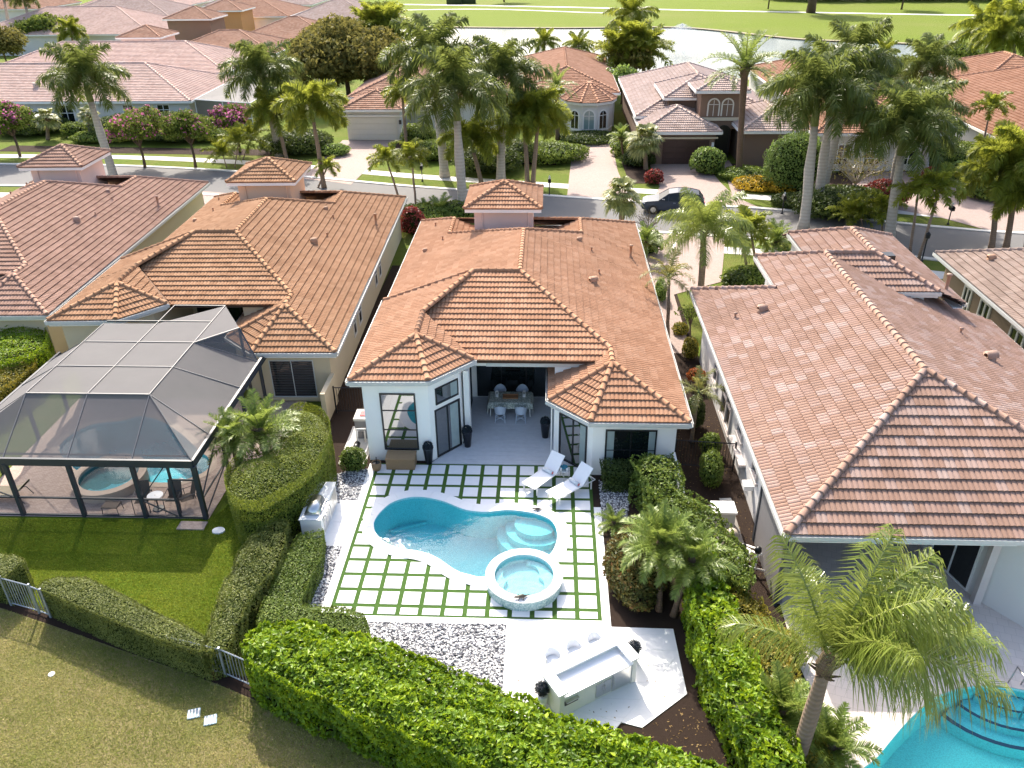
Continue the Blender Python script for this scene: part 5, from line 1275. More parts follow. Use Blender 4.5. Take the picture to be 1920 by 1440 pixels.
# ---------------------------------------------------------------- hedges and shrubs near the camera
P2=lambda pts,z: G2(pts,z)
# big bright hedge across the bottom
far=[(478,1190),(490,1168),(560,1160),(700,1190),(800,1232),(870,1262),(950,1295),(1050,1335),(1150,1362),(1240,1395),(1340,1420)]
F_=P2(far,1.62)
N_=P2([(455,1205),(462,1232),(475,1250),(560,1290),(650,1330),(780,1385),(900,1440)],1.62)
hb=F_[1:]+[(12.2,-16.6),(10.5,-17.0)]+[(N_[-1][0]+2.6,N_[-1][1]-1.15)]+N_[::-1]
hedge('clusia_hedge','long bright green leafy hedge running along the bottom of the photo',hb,1.62,'hedge_bright',.080,420,bump=.15,core='core_bright',round_=.25,inset=.12,tilt=.7,bf=2.4)
# bright hedge up the right side of the courtyard
r1=[(12.0,-15.4),(11.1,-11.0),(10.95,-8.2),(10.55,-6.0),(11.2,-5.8),(11.9,-6.5),(12.55,-10.6),(13.3,-15.8)]
hedge('clusia_hedge','bright green leafy hedge beside the bar terrace, rising from the bottom corner',[(12.1,-15.6),(11.15,-11.2),(11.05,-8.6),(11.25,-6.6),(12.05,-6.6),(12.3,-10.6),(13.1,-15.9)],1.9,'hedge_bright',.085,300,bump=.2,core='core_bright',round_=.3,inset=.14,tilt=.8,bf=1.9)
hedge('shrub_hedge','mixed mid green hedge along the right boundary between the two villas',[(10.6,-1.35),(11.55,-1.35),(11.75,-3.4),(12.5,-4.6),(13.2,-6.8),(13.0,-8.0),(11.3,-7.0),(10.9,-5.0),(10.3,-2.9),(10.0,-1.8)],1.7,'hedge_mid',.065,330,bump=.26,round_=.3,inset=.12,tilt=.8,bf=1.5)
hedge('shrub_hedge','fine leaved green brown hedge outside the bright right hedge',[(12.35,-9.0),(12.2,-10.6),(13.1,-15.8),(13.9,-15.9),(13.7,-11.0),(13.3,-8.3),(12.8,-7.9),(12.2,-7.6)],1.25,'olive_shrub',.05,420,bump=.2,round_=.3,tilt=.8)
hedge('clipped_hedge','low dark clipped hedge below the right wing window',[(8.95,-.75),(10.9,-.75),(11.45,-.95),(11.4,-1.5),(9.0,-1.65)],.95,'hedge_dark',.045,620,bump=.1,round_=.15)
bush('croton_bush','rounded croton bush with orange and green leaves right of the patio grid',9.75,-6.35,1.0,1.7,1.35,'croton',.06,520,cat='croton')
bush('shrub','small round light green shrub beside the basket planter',*G(664,880)[:2],.52,.45,1.0,'hedge_mid',.045,620)
# neighbour's clipped hedges
tp=P2([(68,1100),(80,1087),(108,1079),(160,1080),(200,1097),(262,1130),(330,1163),(384,1190),(378,1222),(300,1197),(180,1150),(85,1108)],1.22)
hedge('clipped_hedge','long low clipped hedge behind the metal fence, left of the bright hedge',tp,1.22,'hedge_trim',.028,1500,bump=.03,round_=.08,inset=.03,tilt=.5)
hedge('clipped_hedge','square clipped hedge end at the left edge of the photo',P2([(-80,1030),(0,1036),(28,1040),(46,1048),(6,1082),(-80,1066)],1.25),1.25,'hedge_trim',.028,1300,bump=.03,round_=.07,inset=.03,tilt=.5)
hedge('clipped_hedge','diagonal hedge with rough grey green top between the lawn and the grill',P2([(500,962),(542,975),(526,1035),(505,1075),(462,1130),(440,1180),(425,1212),(378,1222),(383,1190),(405,1130),(436,1050)],1.2),1.2,'hedge_trim',.035,900,bump=.13,round_=.12,inset=.06)
hedge('clipped_hedge','L shaped clipped hedge wrapping the pebble strip below the grill',P2([(560,1000),(606,992),(602,1040),(572,1105),(565,1130),(640,1134),(682,1145),(692,1170),(688,1195),(620,1185),(480,1165),(500,1110),(530,1045)],.85),.85,'hedge_mid',.036,900,bump=.07,round_=.12,inset=.05)
ov=spline(P2([(418,900),(425,868),(450,845),(490,835),(520,800),(535,770),(560,752),(600,760),(620,790),(612,835),(580,880),(530,915),(480,940),(435,930)],2.3),3)
hedge('sculpted_hedge','tall rounded sculpted hedge right of the screened pool cage',offset(ov,-.05),2.3,'hedge_oval',.032,1150,bump=.05,round_=.5,inset=.10,tilt=.55)
hedge('clipped_hedge','bright yellow green clipped hedge beside the cage under the pink roofed villa',P2([(-60,640),(30,600),(75,598),(90,620),(80,650),(40,668),(-60,690)],1.9),1.9,'hedge_bright',.05,420,bump=.1,round_=.3)
hedge('clipped_hedge','olive green clipped hedge along the left side of the pool cage',P2([(-60,690),(20,660),(66,660),(62,685),(20,715),(-60,760)],1.5),1.5,'olive_shrub',.05,420,bump=.1,round_=.25)
# side yard planting between the courtyard villa and the right house
for (px,py,rx,ry,h,mt,lab) in ((1330,905,.42,.7,1.4,'hedge_mid','dense green column shrub in the side yard behind the gate'),(1330,850,.42,.45,.9,'hedge_mid','pale green small shrub beyond the side yard gate'),(1300,800,.4,.5,1.5,'hedge_dark','dark green shrub under the yellow palm in the side yard'),(1293,670,.38,.55,1.1,'olive_shrub','gold green shrub at the far end of the side yard'),(1238,560,.28,.9,1.2,'tree_lime','bright green upright shrub along the villa wall by the driveway'),(1275,625,.4,.5,.6,'olive_shrub','low yellowish shrub beside the driveway end')):
    x,y,_=G(px,py); bush('shrub',lab,x,y,rx,ry,h,mt,.055,420)
x,y,_=G(1300,705); bush('flower_bed','orange flowers in a white rimmed planter against the right house',13.75,6.6,.42,.35,.6,'orange_flower',.05,500,cat='flower bed',z0=.35)
for (a,b,lab,mt) in ((1215,1062,'','hedge_mid'),): pass
bush('shrub','small mixed shrub beside the stepping path under the big palm',*G(1455,1235)[:2],.75,.7,.9,'olive_shrub',.05,420)
bush('shrub','yellow green shrub below the big palm trunk',*G(1375,1260)[:2],.9,1.0,1.1,'yellow_shrub' if 0 else 'olive_shrub',.05,420)
# spiky pale plants in the right pebble bed
palm('date',G(1150,992),(G(1150,992)[0],G(1150,992)[1],.25),'small spiky grey green palm in the pebble bed by the patio corner',.8,nk=.6,name='pygmy_palm')
palm('date',G(1236,1145),(lambda b:(b[0]-.05,b[1]+.7,2.1))(G(1236,1145)),'date palm leaning over the croton bush',1.55,nk=1.2,name='pygmy_palm')
palm('date',G(1262,1155),(lambda b:(b[0]+.45,b[1]+.4,1.9))(G(1262,1155)),'date palm with thin fronds among the right boundary hedge',1.4,name='pygmy_palm')
palm('date',G(508,905),(lambda b:(b[0],b[1],2.35))(G(508,905)),'larger of the two pygmy palms growing out of the sculpted hedge',1.75,name='pygmy_palm')
palm('date',G(452,905),(lambda b:(b[0],b[1],2.05))(G(452,905)),'smaller of the two pygmy palms growing out of the sculpted hedge',1.35,name='pygmy_palm')
palm('date',G(1450,1400),(lambda b:(b[0],b[1],1.3))(G(1450,1400)),'pale pygmy palm left of the big palm trunk',1.4,name='pygmy_palm')
palm('date',G(1545,1450),(lambda b:(b[0],b[1],1.0))(G(1545,1450)),'pygmy palm beside the blue pool at the bottom right',1.25,name='pygmy_palm')
bb=G(1478,1475); tt=GY(1550,1238,bb[1]+.2); palm('queenbig',bb,tt,'large queen palm with long drooping fronds over the blue pool at bottom right',3.3,nk=1.1,seed=5,wind=(.1,.85))
palm('yellow',G(1296,830),(lambda b:(b[0]+.05,b[1],2.2))(G(1296,830)),'yellow green palm in the side yard by the roof corner',1.35)
# left pool cage side stepping stones on the lawn
for (px,py,s,l) in ((410,996,.2,'white'),(278,1270,.0,'')):
    if s: x,y,_=G(px,py); rr=thing('stepping_stone','white stepping stone on the shaded lawn below the sculpted hedge','stepping stone',(x,y,0)); m=MB(); m.lathe([(.24,0),(.23,.05),(.02,.06)],x,y,.004,10,1,.8); part('stone_slab',m,M['white_stone'],rr)
x,y,_=G(361,987); rr=thing('door_step','pinkish flat doorstep slab on the lawn outside the pool cage','doorstep',(x,y,0)); m=MB(); m.box(x-.5,x+.5,y-.22,y+.22,0,.06); part('step_slab',m,M['brickdeck'],rr)
M['bluegrey']=plain('blue_grey_plastic',(.16,.27,.34),.5,var=.15)
for k,(px,py,l) in enumerate(((364,1339,'left grated utility cover set in the dry lawn'),(395,1351,'right ribbed utility cover set in the dry lawn'))):
    x,y,_=G(px,py); rr=thing('utility_cover',l,'utility cover',(x,y,0),'utility covers in the lawn'); m=MB(); m.box(x-.17,x+.17,y-.16,y+.16,0,.035,.3); part('cover_plate',m,M['bluegrey'],rr)
    for q in range(4): m=MB(); m.box(x-.15+q*.085,x-.11+q*.085,y-.14,y+.14,.036,.05,.3,(x,y)); part('rib',m,M['gutter'],rr)
x,y,_=G(97,1265); rr=thing('sprinkler_cap','small white round cap lying in the dry lawn','valve cap',(x,y,0)); m=MB(); m.lathe([(.09,0),(.09,.03),(.02,.04)],x,y,.004,14); part('cap_disc',m,M['white_stone'],rr)
# metal fence (panels seen between the hedges)
M['fence']=plain('grey_fence_metal',(.30,.33,.36),.4,.3,.12)
def fence(lab,a,b,h=1.2,mat='fence',post_ends=(1,1),cat='fence',name='metal_fence',nb=None):
    r=thing(name,lab,cat,((a[0]+b[0])/2,(a[1]+b[1])/2,0),'metal fence panels'); L=math.dist(a,b);n=nb or int(L/.115); M_=M[mat]
    for z in (.12,h-.04): m=MB(); m.tube([(a[0],a[1],z),(b[0],b[1],z)],.022,5); part('rail',m,M_,r)
    for e,p in zip(post_ends,(a,b)):
        if e: m=MB(); m.box(p[0]-.03,p[0]+.03,p[1]-.03,p[1]+.03,0,h+.03); part('post',m,M_,r)
    for k in range(1,n): t=k/n; x=a[0]+(b[0]-a[0])*t;y=a[1]+(b[1]-a[1])*t; m=MB(); m.box(x-.009,x+.009,y-.009,y+.009,.13,h-.05); part('picket',m,M_,r)
    return r
gA=G(22,1135);gB=G(75,1150);gC=G(96,1158)
fence('short metal gate panel between the square hedge end and the long clipped hedge',gA[:2],gB[:2],1.22); fence('narrow fence bay beside the left gate panel',(gB[0]+.06,gB[1]-.02),gC[:2],1.2,post_ends=(0,1))
f1=G(330,1245);f2=G(424,1268);f3=G(478,1292)
fence('fence bay half hidden in the end of the clipped hedge',f1[:2],f2[:2],1.15); fence('fence bay between the clipped hedge and the bright hedge',(f2[0]+.06,f2[1]-.02),f3[:2],1.15,post_ends=(0,1))
fence('fence running below the front of the bright hedge',(-1.2,-11.3),(7.6,-15.0),.8,'bronze')
fence('dark metal side gate between the cream villa and the white villa',(-2.6,3.9),(-.4,3.9),1.35,'black_frame'); 
ga=G(1278,1000) ; fence('dark metal side gate between the white villa and the right house',(11.9,.15),(14.2,-.05),1.3,'black_frame')

# grass blades standing on the two lawns
def blades(name,poly,n,mat,h=.045,label=None):
    xs=[p[0] for p in poly];ys=[p[1] for p in poly];X=RNG.uniform(min(xs),max(xs),n);Y=RNG.uniform(min(ys),max(ys),n);k=inside(poly,X,Y);X=X[k];Y=Y[k];n=len(X)
    a=RNG.uniform(0,6.283,n);w=RNG.uniform(.008,.02,n);hh=h*RNG.uniform(.5,1.5,n);lx=RNG.normal(0,.03,n);ly=RNG.normal(0,.03,n)
    V=np.stack([np.stack([X-np.cos(a)*w,Y-np.sin(a)*w,X*0],1),np.stack([X+np.cos(a)*w,Y+np.sin(a)*w,X*0],1),np.stack([X+lx,Y+ly,hh],1)],1).reshape(-1,3)
    F=(np.arange(n)*3)[:,None]+np.array([0,1,2])[None]; P=np.stack([X,Y,X*0],1)
    t_=np.clip(.38+.30*fbm(P,.35)+.22*fbm(P,1.3)+RNG.normal(0,.22,n),0,1); o=npart(name,V,F,M[mat],None,t_,False,'stuff'); o['label']=label; return o
M['blade_dry']=leafmat('dry_lawn_blade',[(0,(.12,.19,.022)),(.45,(.32,.34,.08)),(1,(.70,.57,.28))],.3,.8,.05)
M['blade_green']=leafmat('green_lawn_blade',[(0,(.09,.155,.010)),(.5,(.25,.34,.03)),(1,(.48,.48,.08))],.3,.8,.05)
blades('grass',[(-13,-9)]+[(-10.5,-8.35),(-8.9,-8.9),(-2.5,-11.1),(-1.5,-11.5),(4.2,-13.9),(6,-14.6),(5,-18),(-9,-18),(-12.5,-12)],330000,'blade_dry',.04,'short dry lawn grass')
blades('grass',[(-13.4,-6.9),(-10.5,-8.05),(-8.9,-8.55),(-2.9,-10.6),(-2.6,-6),(-3.3,-2.4),(-5.2,-2.9),(-5.6,-3.75),(-14.5,-3.85)],170000,'blade_green',.04,'short green lawn grass')

# fallen leaves
def litter(poly,n,z,mat,label):
    xs=[p[0] for p in poly];ys=[p[1] for p in poly];X=RNG.uniform(min(xs),max(xs),n);Y=RNG.uniform(min(ys),max(ys),n);k=inside(poly,X,Y);X=X[k];Y=Y[k]
    P=np.stack([X,Y,np.full(len(X),z)],1); V,F=cards(P,np.tile([0,0,1.],(len(P),1)),.032,.45,.25); o=npart('fallen_leaves',V,F,M[mat],None,RNG.random(len(P)),False,'stuff'); o['label']=label
M['dead_leaf']=leafmat('dead_leaf',[(0,(.07,.045,.02)),(.5,(.22,.14,.06)),(1,(.42,.30,.14))],.1,.8,.1)
litter([(5.7,-8.7),(8.8,-8.7),(10.7,-8.6),(10.8,-10.9),(9.4,-12.0),(5.8,-11.3)],70,.047,'dead_leaf','dry leaves on the white bar terrace')
litter([(9.2,-12.2),(10.9,-11.2),(12.6,-15.6),(11,-15.2)],700,.016,'dead_leaf','dry leaves on the mulch beside the bar terrace'); litter([(12.1,4),(14.3,4),(14.3,-6.5),(12.2,-5)],500,.016,'dead_leaf','dry leaves in the right side yard')
litter([(-2.4,-11.0),(-1.5,-11.4),(4.2,-13.8),(5.6,-14.6),(5.4,-15.2),(-2.6,-11.7)],420,.03,'dead_leaf','dry leaves below the bright hedge')
# ---------------------------------------------------------------- cream villa: screened cage, pool deck, furniture
deck=[(-14.9,-3.72),(-5.6,-3.66),(-5.55,-1.0),(-4.2,.6),(-4.2,4.9),(-14.9,4.9)]
m=MB(); m.sheet([deck,NPOOL],.03); struct('brick_deck',m,M['brickdeck'])
pool_shell('pool_basin',NPOOL,1.2,M['plaster'],.03); m=MB(); m.sheet([NPOOL],-.06); struct('pool_water',m,M['water_shade'])
M['tancope']=plain('tan_pool_coping',(.46,.36,.28),.7,var=.12,scale=8)
m=MB(); m.sheet([offset(NPOOL,.3),NPOOL],.045); struct('pool_coping',m,M['tancope'])
a=G(147,880,.4);b=G(277,880,.4);c=G(212,860,.4);d=G(212,915,.4)
NX,NY,NR=(a[0]+b[0])/2,(c[1]+d[1])/2-.1,(b[0]-a[0])/2
sp=thing('spa','tan stone rimmed round spa inside the screened cage','spa',(NX,NY,.03))
m=MB(); m.lathe([(NR-.02,-.9),(NR-.02,.36)],NX,NY,.03,40,caps=False); part('spa_wall',m,M['tancope'],sp,True)
m=MB(); m.lathe([(NR-.28,.34),(NR-.28,.40),(NR+.02,.40),(NR+.02,.33)],NX,NY,.03,40,caps=False); m.f=[f[::-1] for f in m.f]; part('spa_rim',m,M['tancope'],sp)
m=MB(); m.lathe([(NR-.27,.37),(NR-.27,.03)],NX,NY,.03,32,caps=False); m.sheet([[(NX+(NR-.27)*math.cos(2*PI*k/32),NY+(NR-.27)*math.sin(2*PI*k/32)) for k in range(32)]],.08); part('spa_basin',m,M['spa_muted'],sp)
m=MB(); m.prism(lens(NX,NY,-2.2,.2,.4,NR-.28),.06,.2,bot=False); part('spa_seat',m,M['plaster_spa'],sp)
m=MB(); m.sheet([[(NX+(NR-.28)*math.cos(2*PI*k/32),NY+(NR-.28)*math.sin(2*PI*k/32)) for k in range(32)]],.30); part('spa_water',m,M['water_shade'],sp)
cg=thing('pool_cage','dark framed mansard screen cage over the neighbouring pool','pool cage',(-10,0,0))
XS=[-14.95,-12.62,-10.29,-7.96]; XE=-5.72; YF=-3.62; ZE=2.45; ZT=3.95; YT=-1.35
def beam(name,a,b,w,mat='bronze',h=None):
    A=Vector(a);B=Vector(b);d=(B-A).normalized();s=d.cross(Vector((0,0,1)));s=s.normalized() if s.length>.05 else Vector((1,0,0));u=s.cross(d).normalized();h=h or w
    m=MB(); V=[]
    for P in (A,B):
        for x,y in ((-1,-1),(1,-1),(1,1),(-1,1)): V.append(P+s*x*w/2+u*y*h/2)
    m.add(V,[(0,1,2,3)[::-1],(4,5,6,7),(0,1,5,4),(1,2,6,5),(2,3,7,6),(3,0,4,7)]); return part(name,m,M[mat],cg)
def screen(pts):
    m=MB(); m.add(pts,[tuple(range(len(pts)))]); return part('screen_panel',m,M['screen'],cg)
ys_back=[2.95,4.75,6.2]
for i,x in enumerate(XS+[XE]):
    beam('post',(x,YF,0),(x,YF,ZE-.1),.14 if x!=XE else .16)
beam('eave_beam',(XS[0]-.1,YF,ZE),(XE,YF,ZE),.10,h=.30); beam('eave_rail',(XS[0],YF+.28,ZE+.14),(XE-.2,YF+.28,ZE+.14),.05)
beam('eave_beam',(XE,YF,ZE),(XE,5.2,ZE),.10,h=.30); beam('eave_beam',(XS[0],YF,ZE),(XS[0],4.6,ZE),.10,h=.30)
for y in (-1.05,1.5,3.9): beam('post',(XE,y,0),(XE,y,ZE-.1),.12); beam('post',(XS[0],y,0),(XS[0],y,ZE-.1),.12)
beam('mid_rail',(XS[0],YF,.85),(XE-.95,YF,.85),.06); beam('mid_rail',(XE,YF,.85),(XE,4,.85),.05); beam('base_rail',(XS[0],YF,.06),(XE,YF,.06),.07); beam('mid_rail',(XE-.95,YF,1.75),(XE,YF,1.75),.06); beam('door_post',(XE-.95,YF,0),(XE-.95,YF,ZE-.1),.08)
beam('brace',(XS[3],YF,.85),(XE-1.05,YF,ZE-.1),.04); beam('brace',(XS[3],YF,.80),(XE-1.05,YF,.1),.04); beam('brace',(XS[1],YF,.8),(XS[0]+.2,YF,1.8),.04); beam('brace',(XE,YF,.85),(XE,-1.05,ZE),.04); beam('brace',(XE,YF,.1),(XE,-1.05,.85),.04)
X3=[-12.62,-10.27,-7.92]
for i,x in enumerate(X3):
    beam('rafter',(x,YF+.05,ZE+.12),(x,YT,ZT),.028,'whitebar',.05); beam('roof_bar',(x,YT,ZT+.02),(x,6.7 if i else 4.7,ZT+.02),.028,'whitebar',.03)
for y in (YT,.8,2.95,5.0): beam('cross_bar',(X3[0],y,ZT),(X3[2],y,ZT),.05,'bronze' if y>YT else 'whitebar',.06)
beam('cross_bar',(X3[1],6.7,ZT),(X3[2],6.7,ZT),.05)
for y0,y1 in ((YT,YT+.65),(.8,1.6),(2.95,3.9)): beam('rafter',(X3[2],y0,ZT),(XE,y1-1.2 if y0<0 else y1,ZE+.12),.026,'whitebar',.04); beam('rafter',(X3[0],y0,ZT),(XS[0],y1-1.2 if y0<0 else y1,ZE+.12),.026,'whitebar',.04)
beam('hip_rafter',(X3[2],YT,ZT),(XE,YF,ZE+.12),.03,'bronze',.05)
for i in range(2):
    screen([(X3[i],YT,ZT),(X3[i+1],YT,ZT),(X3[i+1],.8,ZT),(X3[i],.8,ZT)]); screen([(X3[i],.8,ZT),(X3[i+1],.8,ZT),(X3[i+1],2.95,ZT),(X3[i],2.95,ZT)]); screen([(X3[i],2.95,ZT),(X3[i+1],2.95,ZT),(X3[i+1],4.75 if not i else 6.7,ZT),(X3[i],4.75,ZT)])
    screen([(X3[i],YF,ZE+.1),(X3[i+1],YF,ZE+.1),(X3[i+1],YT,ZT),(X3[i],YT,ZT)])
screen([(X3[2],YF,ZE+.1),(XE,YF,ZE+.1),(X3[2],YT,ZT)]); screen([(XE,YF,ZE+.1),(XE,-1.9,ZE+.1),(X3[2],YT,ZT)])
screen([(XE,-1.9,ZE+.1),(XE,1.6,ZE+.1),(X3[2],.8,ZT),(X3[2],YT,ZT)]); screen([(XE,1.6,ZE+.1),(XE,3.9,ZE+.1),(X3[2],2.95,ZT),(X3[2],.8,ZT)])
screen([(XS[0],YF,ZE+.1),(X3[0],YF,ZE+.1),(X3[0],YT,ZT)]); screen([(XS[0],1.6,ZE+.1),(XS[0],YF,ZE+.1),(X3[0],YT,ZT),(X3[0],.8,ZT)]); screen([(XS[0],3.9,ZE+.1),(XS[0],1.6,ZE+.1),(X3[0],.8,ZT),(X3[0],2.95,ZT)])
# tall front corner towards the right wing
beam('post',(-6.55,4.5,0),(-6.55,4.5,ZT-.1),.10); beam('rafter',(X3[2],2.95,ZT),(-6.55,4.5,ZT-.05),.05,'whitebar'); beam('rafter',(-6.55,4.5,ZT-.05),(XE,3.9,ZE),.05); screen([(X3[2],2.95,ZT),(-6.55,4.5,ZT-.05),(X3[2],6.7,ZT)]); screen([(X3[2],2.95,ZT),(XE,3.9,ZE+.1),(-6.55,4.5,ZT-.05)])
X0=XS[0]
for i in range(3): pass
# furniture on the brick deck
M['sling_dark']=plain('brown_sling',(.10,.075,.06),.8,var=.2); M['tanfab']=plain('tan_cushion',(.40,.33,.22),.85)
def sling_chair():
    r=thing('patio_chair','','chair',(0,0,0),'brown sling chairs inside the pool cage')
    m=MB(); m.add([(-.25,-.22,.42),(.25,-.22,.42),(.25,.25,.38),(-.25,.25,.38)],[(0,1,2,3)]); part('seat',m,M['sling_dark'],r)
    m=MB(); m.add([(-.25,.25,.38),(.25,.25,.38),(.25,.45,.95),(-.25,.45,.95)],[(0,1,2,3)]); part('backrest',m,M['sling_dark'],r)
    for s in (-1,1): m=MB(); m.tube([(s*.28,-.3,0),(s*.28,-.26,.62),(s*.28,.36,.62),(s*.28,.40,0)],.016,6); part('side_frame',m,M['bronze'],r)
    m=MB(); m.tube([(-.26,.46,.96),(.26,.46,.96)],.014,6); part('top_rail',m,M['bronze'],r); return r
s0=sling_chair(); index_children()
for k,(px,py,rz,l) in enumerate(((272,955,.2,'left brown sling chair beside the round table in the cage'),(330,952,.1,'middle brown sling chair behind the round table in the cage'),(352,950,-.9,'right brown sling chair turned sideways near the cage door'),)):
    x,y,_=G(px,py); 
    if k==0: o=setloc(s0,(x,y,.03),rz); o['label']=l
    else: copy_tree(s0,(x,y,.03),rz,l)
x,y,_=G(213,960); ot=thing('footstool','low brown footstool near the front of the pool cage','footstool',(x,y,.03)); m=MB(); m.box(x-.3,x+.3,y-.2,y+.2,.32,.36); part('seat',m,M['sling_dark'],ot)
for a_,b_ in ((-1,-1),(1,-1),(1,1),(-1,1)): m=MB(); m.tube([(x+a_*.28,y+b_*.18,.32),(x+a_*.30,y+b_*.2,.03)],.014,5); part('leg',m,M['bronze'],ot)
x,y,_=G(298,955); rt=thing('round_table','small round pale table inside the pool cage','side table',(x,y,.03)); m=MB(); m.lathe([(.28,.60),(.29,.63),(.02,.635)],x,y,.03,18,caps=False); part('tabletop',m,M['white_stone'],rt); m=MB(); m.tube([(x,y,.60),(x,y,.06)],.03,6); part('pedestal',m,M['bronze'],rt); m=MB(); m.lathe([(.22,0),(.2,.04),(.02,.05)],x,y,.03,12,caps=False); part('base',m,M['bronze'],rt)
x,y,_=G(338,902); dl=thing('skimmer_lid','round white skimmer lid on the brick deck','skimmer lid',(x,y,.03)); m=MB(); m.lathe([(.14,0),(.14,.02),(.02,.025)],x,y,.03,14); part('lid_disc',m,M['white_stone'],dl)
x,y,_=G(22,935); cl=thing('chaise_longue','tan cushioned chaise longue at the left of the pool cage','sun lounger',(x,y,.03)); V=[];
prof=[(-1.0,.34),(-.2,.36),(.35,.40),(.75,.72)]
m=MB()
for i in range(3):
    (a_,za),(b_,zb_)=prof[i],prof[i+1]; m.add([(x+a_,y-.3,za+.03),(x+b_,y-.3,zb_+.03),(x+b_,y+.3,zb_+.03),(x+a_,y+.3,za+.03),(x+a_,y-.3,za-.06),(x+b_,y-.3,zb_-.06),(x+b_,y+.3,zb_-.06),(x+a_,y+.3,za-.06)],[(0,1,2,3),(7,6,5,4),(0,4,5,1),(2,6,7,3)])
part('cushion',m,M['tanfab'],cl); 
for s in (-1,1): m=MB(); m.tube([(x-.9,y+s*.32,.03),(x-.8,y+s*.32,.3),(x+.5,y+s*.32,.34),(x+.7,y+s*.32,.03)],.018,6); part('side_frame',m,M['bronze'],cl)
x,y,_=G(30,985); 
# cream villa openings, garden wall
S_=lambda p:sh(p,ONB)[:2]
window(vn,S_((9.0,-.522)),S_((11.0,-.522)),.25,2.15,M['gutter'],M['dglass'],mull=(.5,),louver=True,fw=.04,sill=M['cream_wall'])
window(vn,S_((3.62,5.448)),S_((7.0,5.448)),.08,2.9,FB,M['dglass'],mull=(.33,.66),name='sliding_door')
for (yy0,yy1) in ((4.6,5.3),(6.0,6.8),(11.2,11.9),(12.6,13.3)): window(vn,S_((11.752,yy0)),S_((11.752,yy1)),.7,2.1,M['offwhite_wall'],M['dglass'],hbars=(.5,),fw=.09)
m=MB(); m.box(-2.95,-2.75,3.0,4.9,0,1.5); gw=thing('garden_wall','cream stucco low garden wall at the corner of the cream villa','garden wall',(-2.85,3.5,0)); part('wall_body',m,M['cream_wall'],gw)
# ---------------------------------------------------------------- the house on the right
def pt(x,y,z): return (x,y,z)
rh=thing('villa','grey white stucco house with mottled pinkish roof tiles on the right','house',(19.5,2,0))
LS=(3.2-.45*13.9,.45,0)            # left slope plane
AP=(19.5,-2.17,5.72);RB=(19.5,9.12,5.72);c0=(13.9,-7.77,3.2);c1_=(25.9,-7.77,3.2)
zl=lambda x:3.2+.45*(x-13.9)
k0=(13.9,10.7,3.2);k1=(17.04,7.56,zl(17.04));k2=(17.04,11.58,zl(17.04))
W1=(21.75,9.12,5.72);W2=(21.75,12.5,5.72);W3=(19.45,14.8,4.685);ye=6.93;zq=5.72-.45*(9.12-ye)
Q2=(W1[0]+2.19,ye,zq);Qv=(21.99,ye,zq)
fl=[[c0,(13.9,-2.17,3.2),AP],[(13.9,-2.17,3.2),(13.9,7.56,3.2),(19.5,7.56,5.72),AP],[(13.9,7.56,3.2),k0,k1],[k1,k2,RB,(19.5,7.56,5.72)]]
fl.append([c0,AP,c1_]); fl.append([c1_,AP,(25.9,-2.17,3.2)]); fl.append([(27.4,-2.17,2.61),AP,RB,(27.4,8.5,2.61)])
fl.append([RB,Qv,Q2,W1])
evs=[(13.9,0,3.2)]*4+[(19,-7.77,3.2)]+[(25.9,0,3.2),(27.4,0,2.61)]+[(22,ye,zq)]
fl.append([W1,Q2,(25.2,ye,4.167),(25.2,9.12,4.167)]); evs.append((25.2,0,4.167))
fl.append([W1,(25.2,9.12,4.167),(25.2,15.95,4.167),W2]); evs.append((25.2,0,4.167))
fl.append([W1,W2,W3,(19.45,9.12,4.685)]); evs.append((19.45,0,4.685))
fl.append([W2,(25.2,15.95,4.167),(19.45,15.95,4.167),W3]); evs.append((22,15.95,4.167))
TINTR={}
TPLR=tile_tpl(2,TW,.39,.034,.062)
def rtint(I,J,fi):
    g=np.floor((I*.5+J*.5*0)).astype(int)//1; h=np.sin(g*12.9898+J*78.233+fi*3.1)*43758.5453; h=h-np.floor(h); r=RNG.random(len(I)); pick=RNG.random(len(I))<.35
    return np.where(pick,r,h)
ru=roof_under(rh,fl,M['tu_r']); lay_tiles(rh,ru,fl,M['tj_r'],M['ts_r'],300,tpl=TPLR,L=.39,tintfn=rtint,eaves=evs)
cr=cap_tpl(M['ts_r'],.125)
caps(rh,ru,[(c0,AP),(c1_,AP),(AP,RB),(RB,W1),(W1,Q2),(k0,k1),(k2,RB),(W1,W2),(W2,W3),(W2,(25.2,15.95,4.167))],cr)
eave(rh,[((13.9,-7.77),(25.9,-7.77),3.2),((13.9,10.6),(13.9,-7.77),3.2),((27.4,-2.1),(27.4,8.5),2.61),((Qv[0]-.4,ye),(Q2[0]+.02,ye),zq),((17.04,11.5),(17.04,7.6),k1[2]),((19.45,14.7),(19.45,10.6),4.685),((25.2,ye+.1),(25.2,15.9),4.167)],M['gutter'],M['trim'])
m=MB(); m.prism([(14.35,-4.2),(18.3,-4.2),(18.3,-3.4),(19.8,-3.4),(19.8,-4.6),(20.5,-6.9),(21.5,-8.2),(25.4,-8.2),(25.4,8.2),(17.5,8.2),(17.5,9.2),(14.35,9.2)],0,2.98); part('wall',m,M['grey_wall'],rh)
m=MB(); m.prism([(Qv[0]-.2,ye+1.6),(24.75,ye+1.6),(24.75,15.5),(Qv[0]-.2,15.5)],0,4.0); m.prism([(17.5,8.2),(21.9,8.2),(21.9,12.4),(19.9,12.4),(19.9,11.0),(17.5,11.0)],0,4.3); m.prism([(Qv[0]-.2,ye+.35),(Q2[0]-.4,ye+.35),(Q2[0]-.4,ye+1.5),(Qv[0]-.2,ye+1.5)],3.0,4.4); part('wall',m,M['grey_wall'],rh)
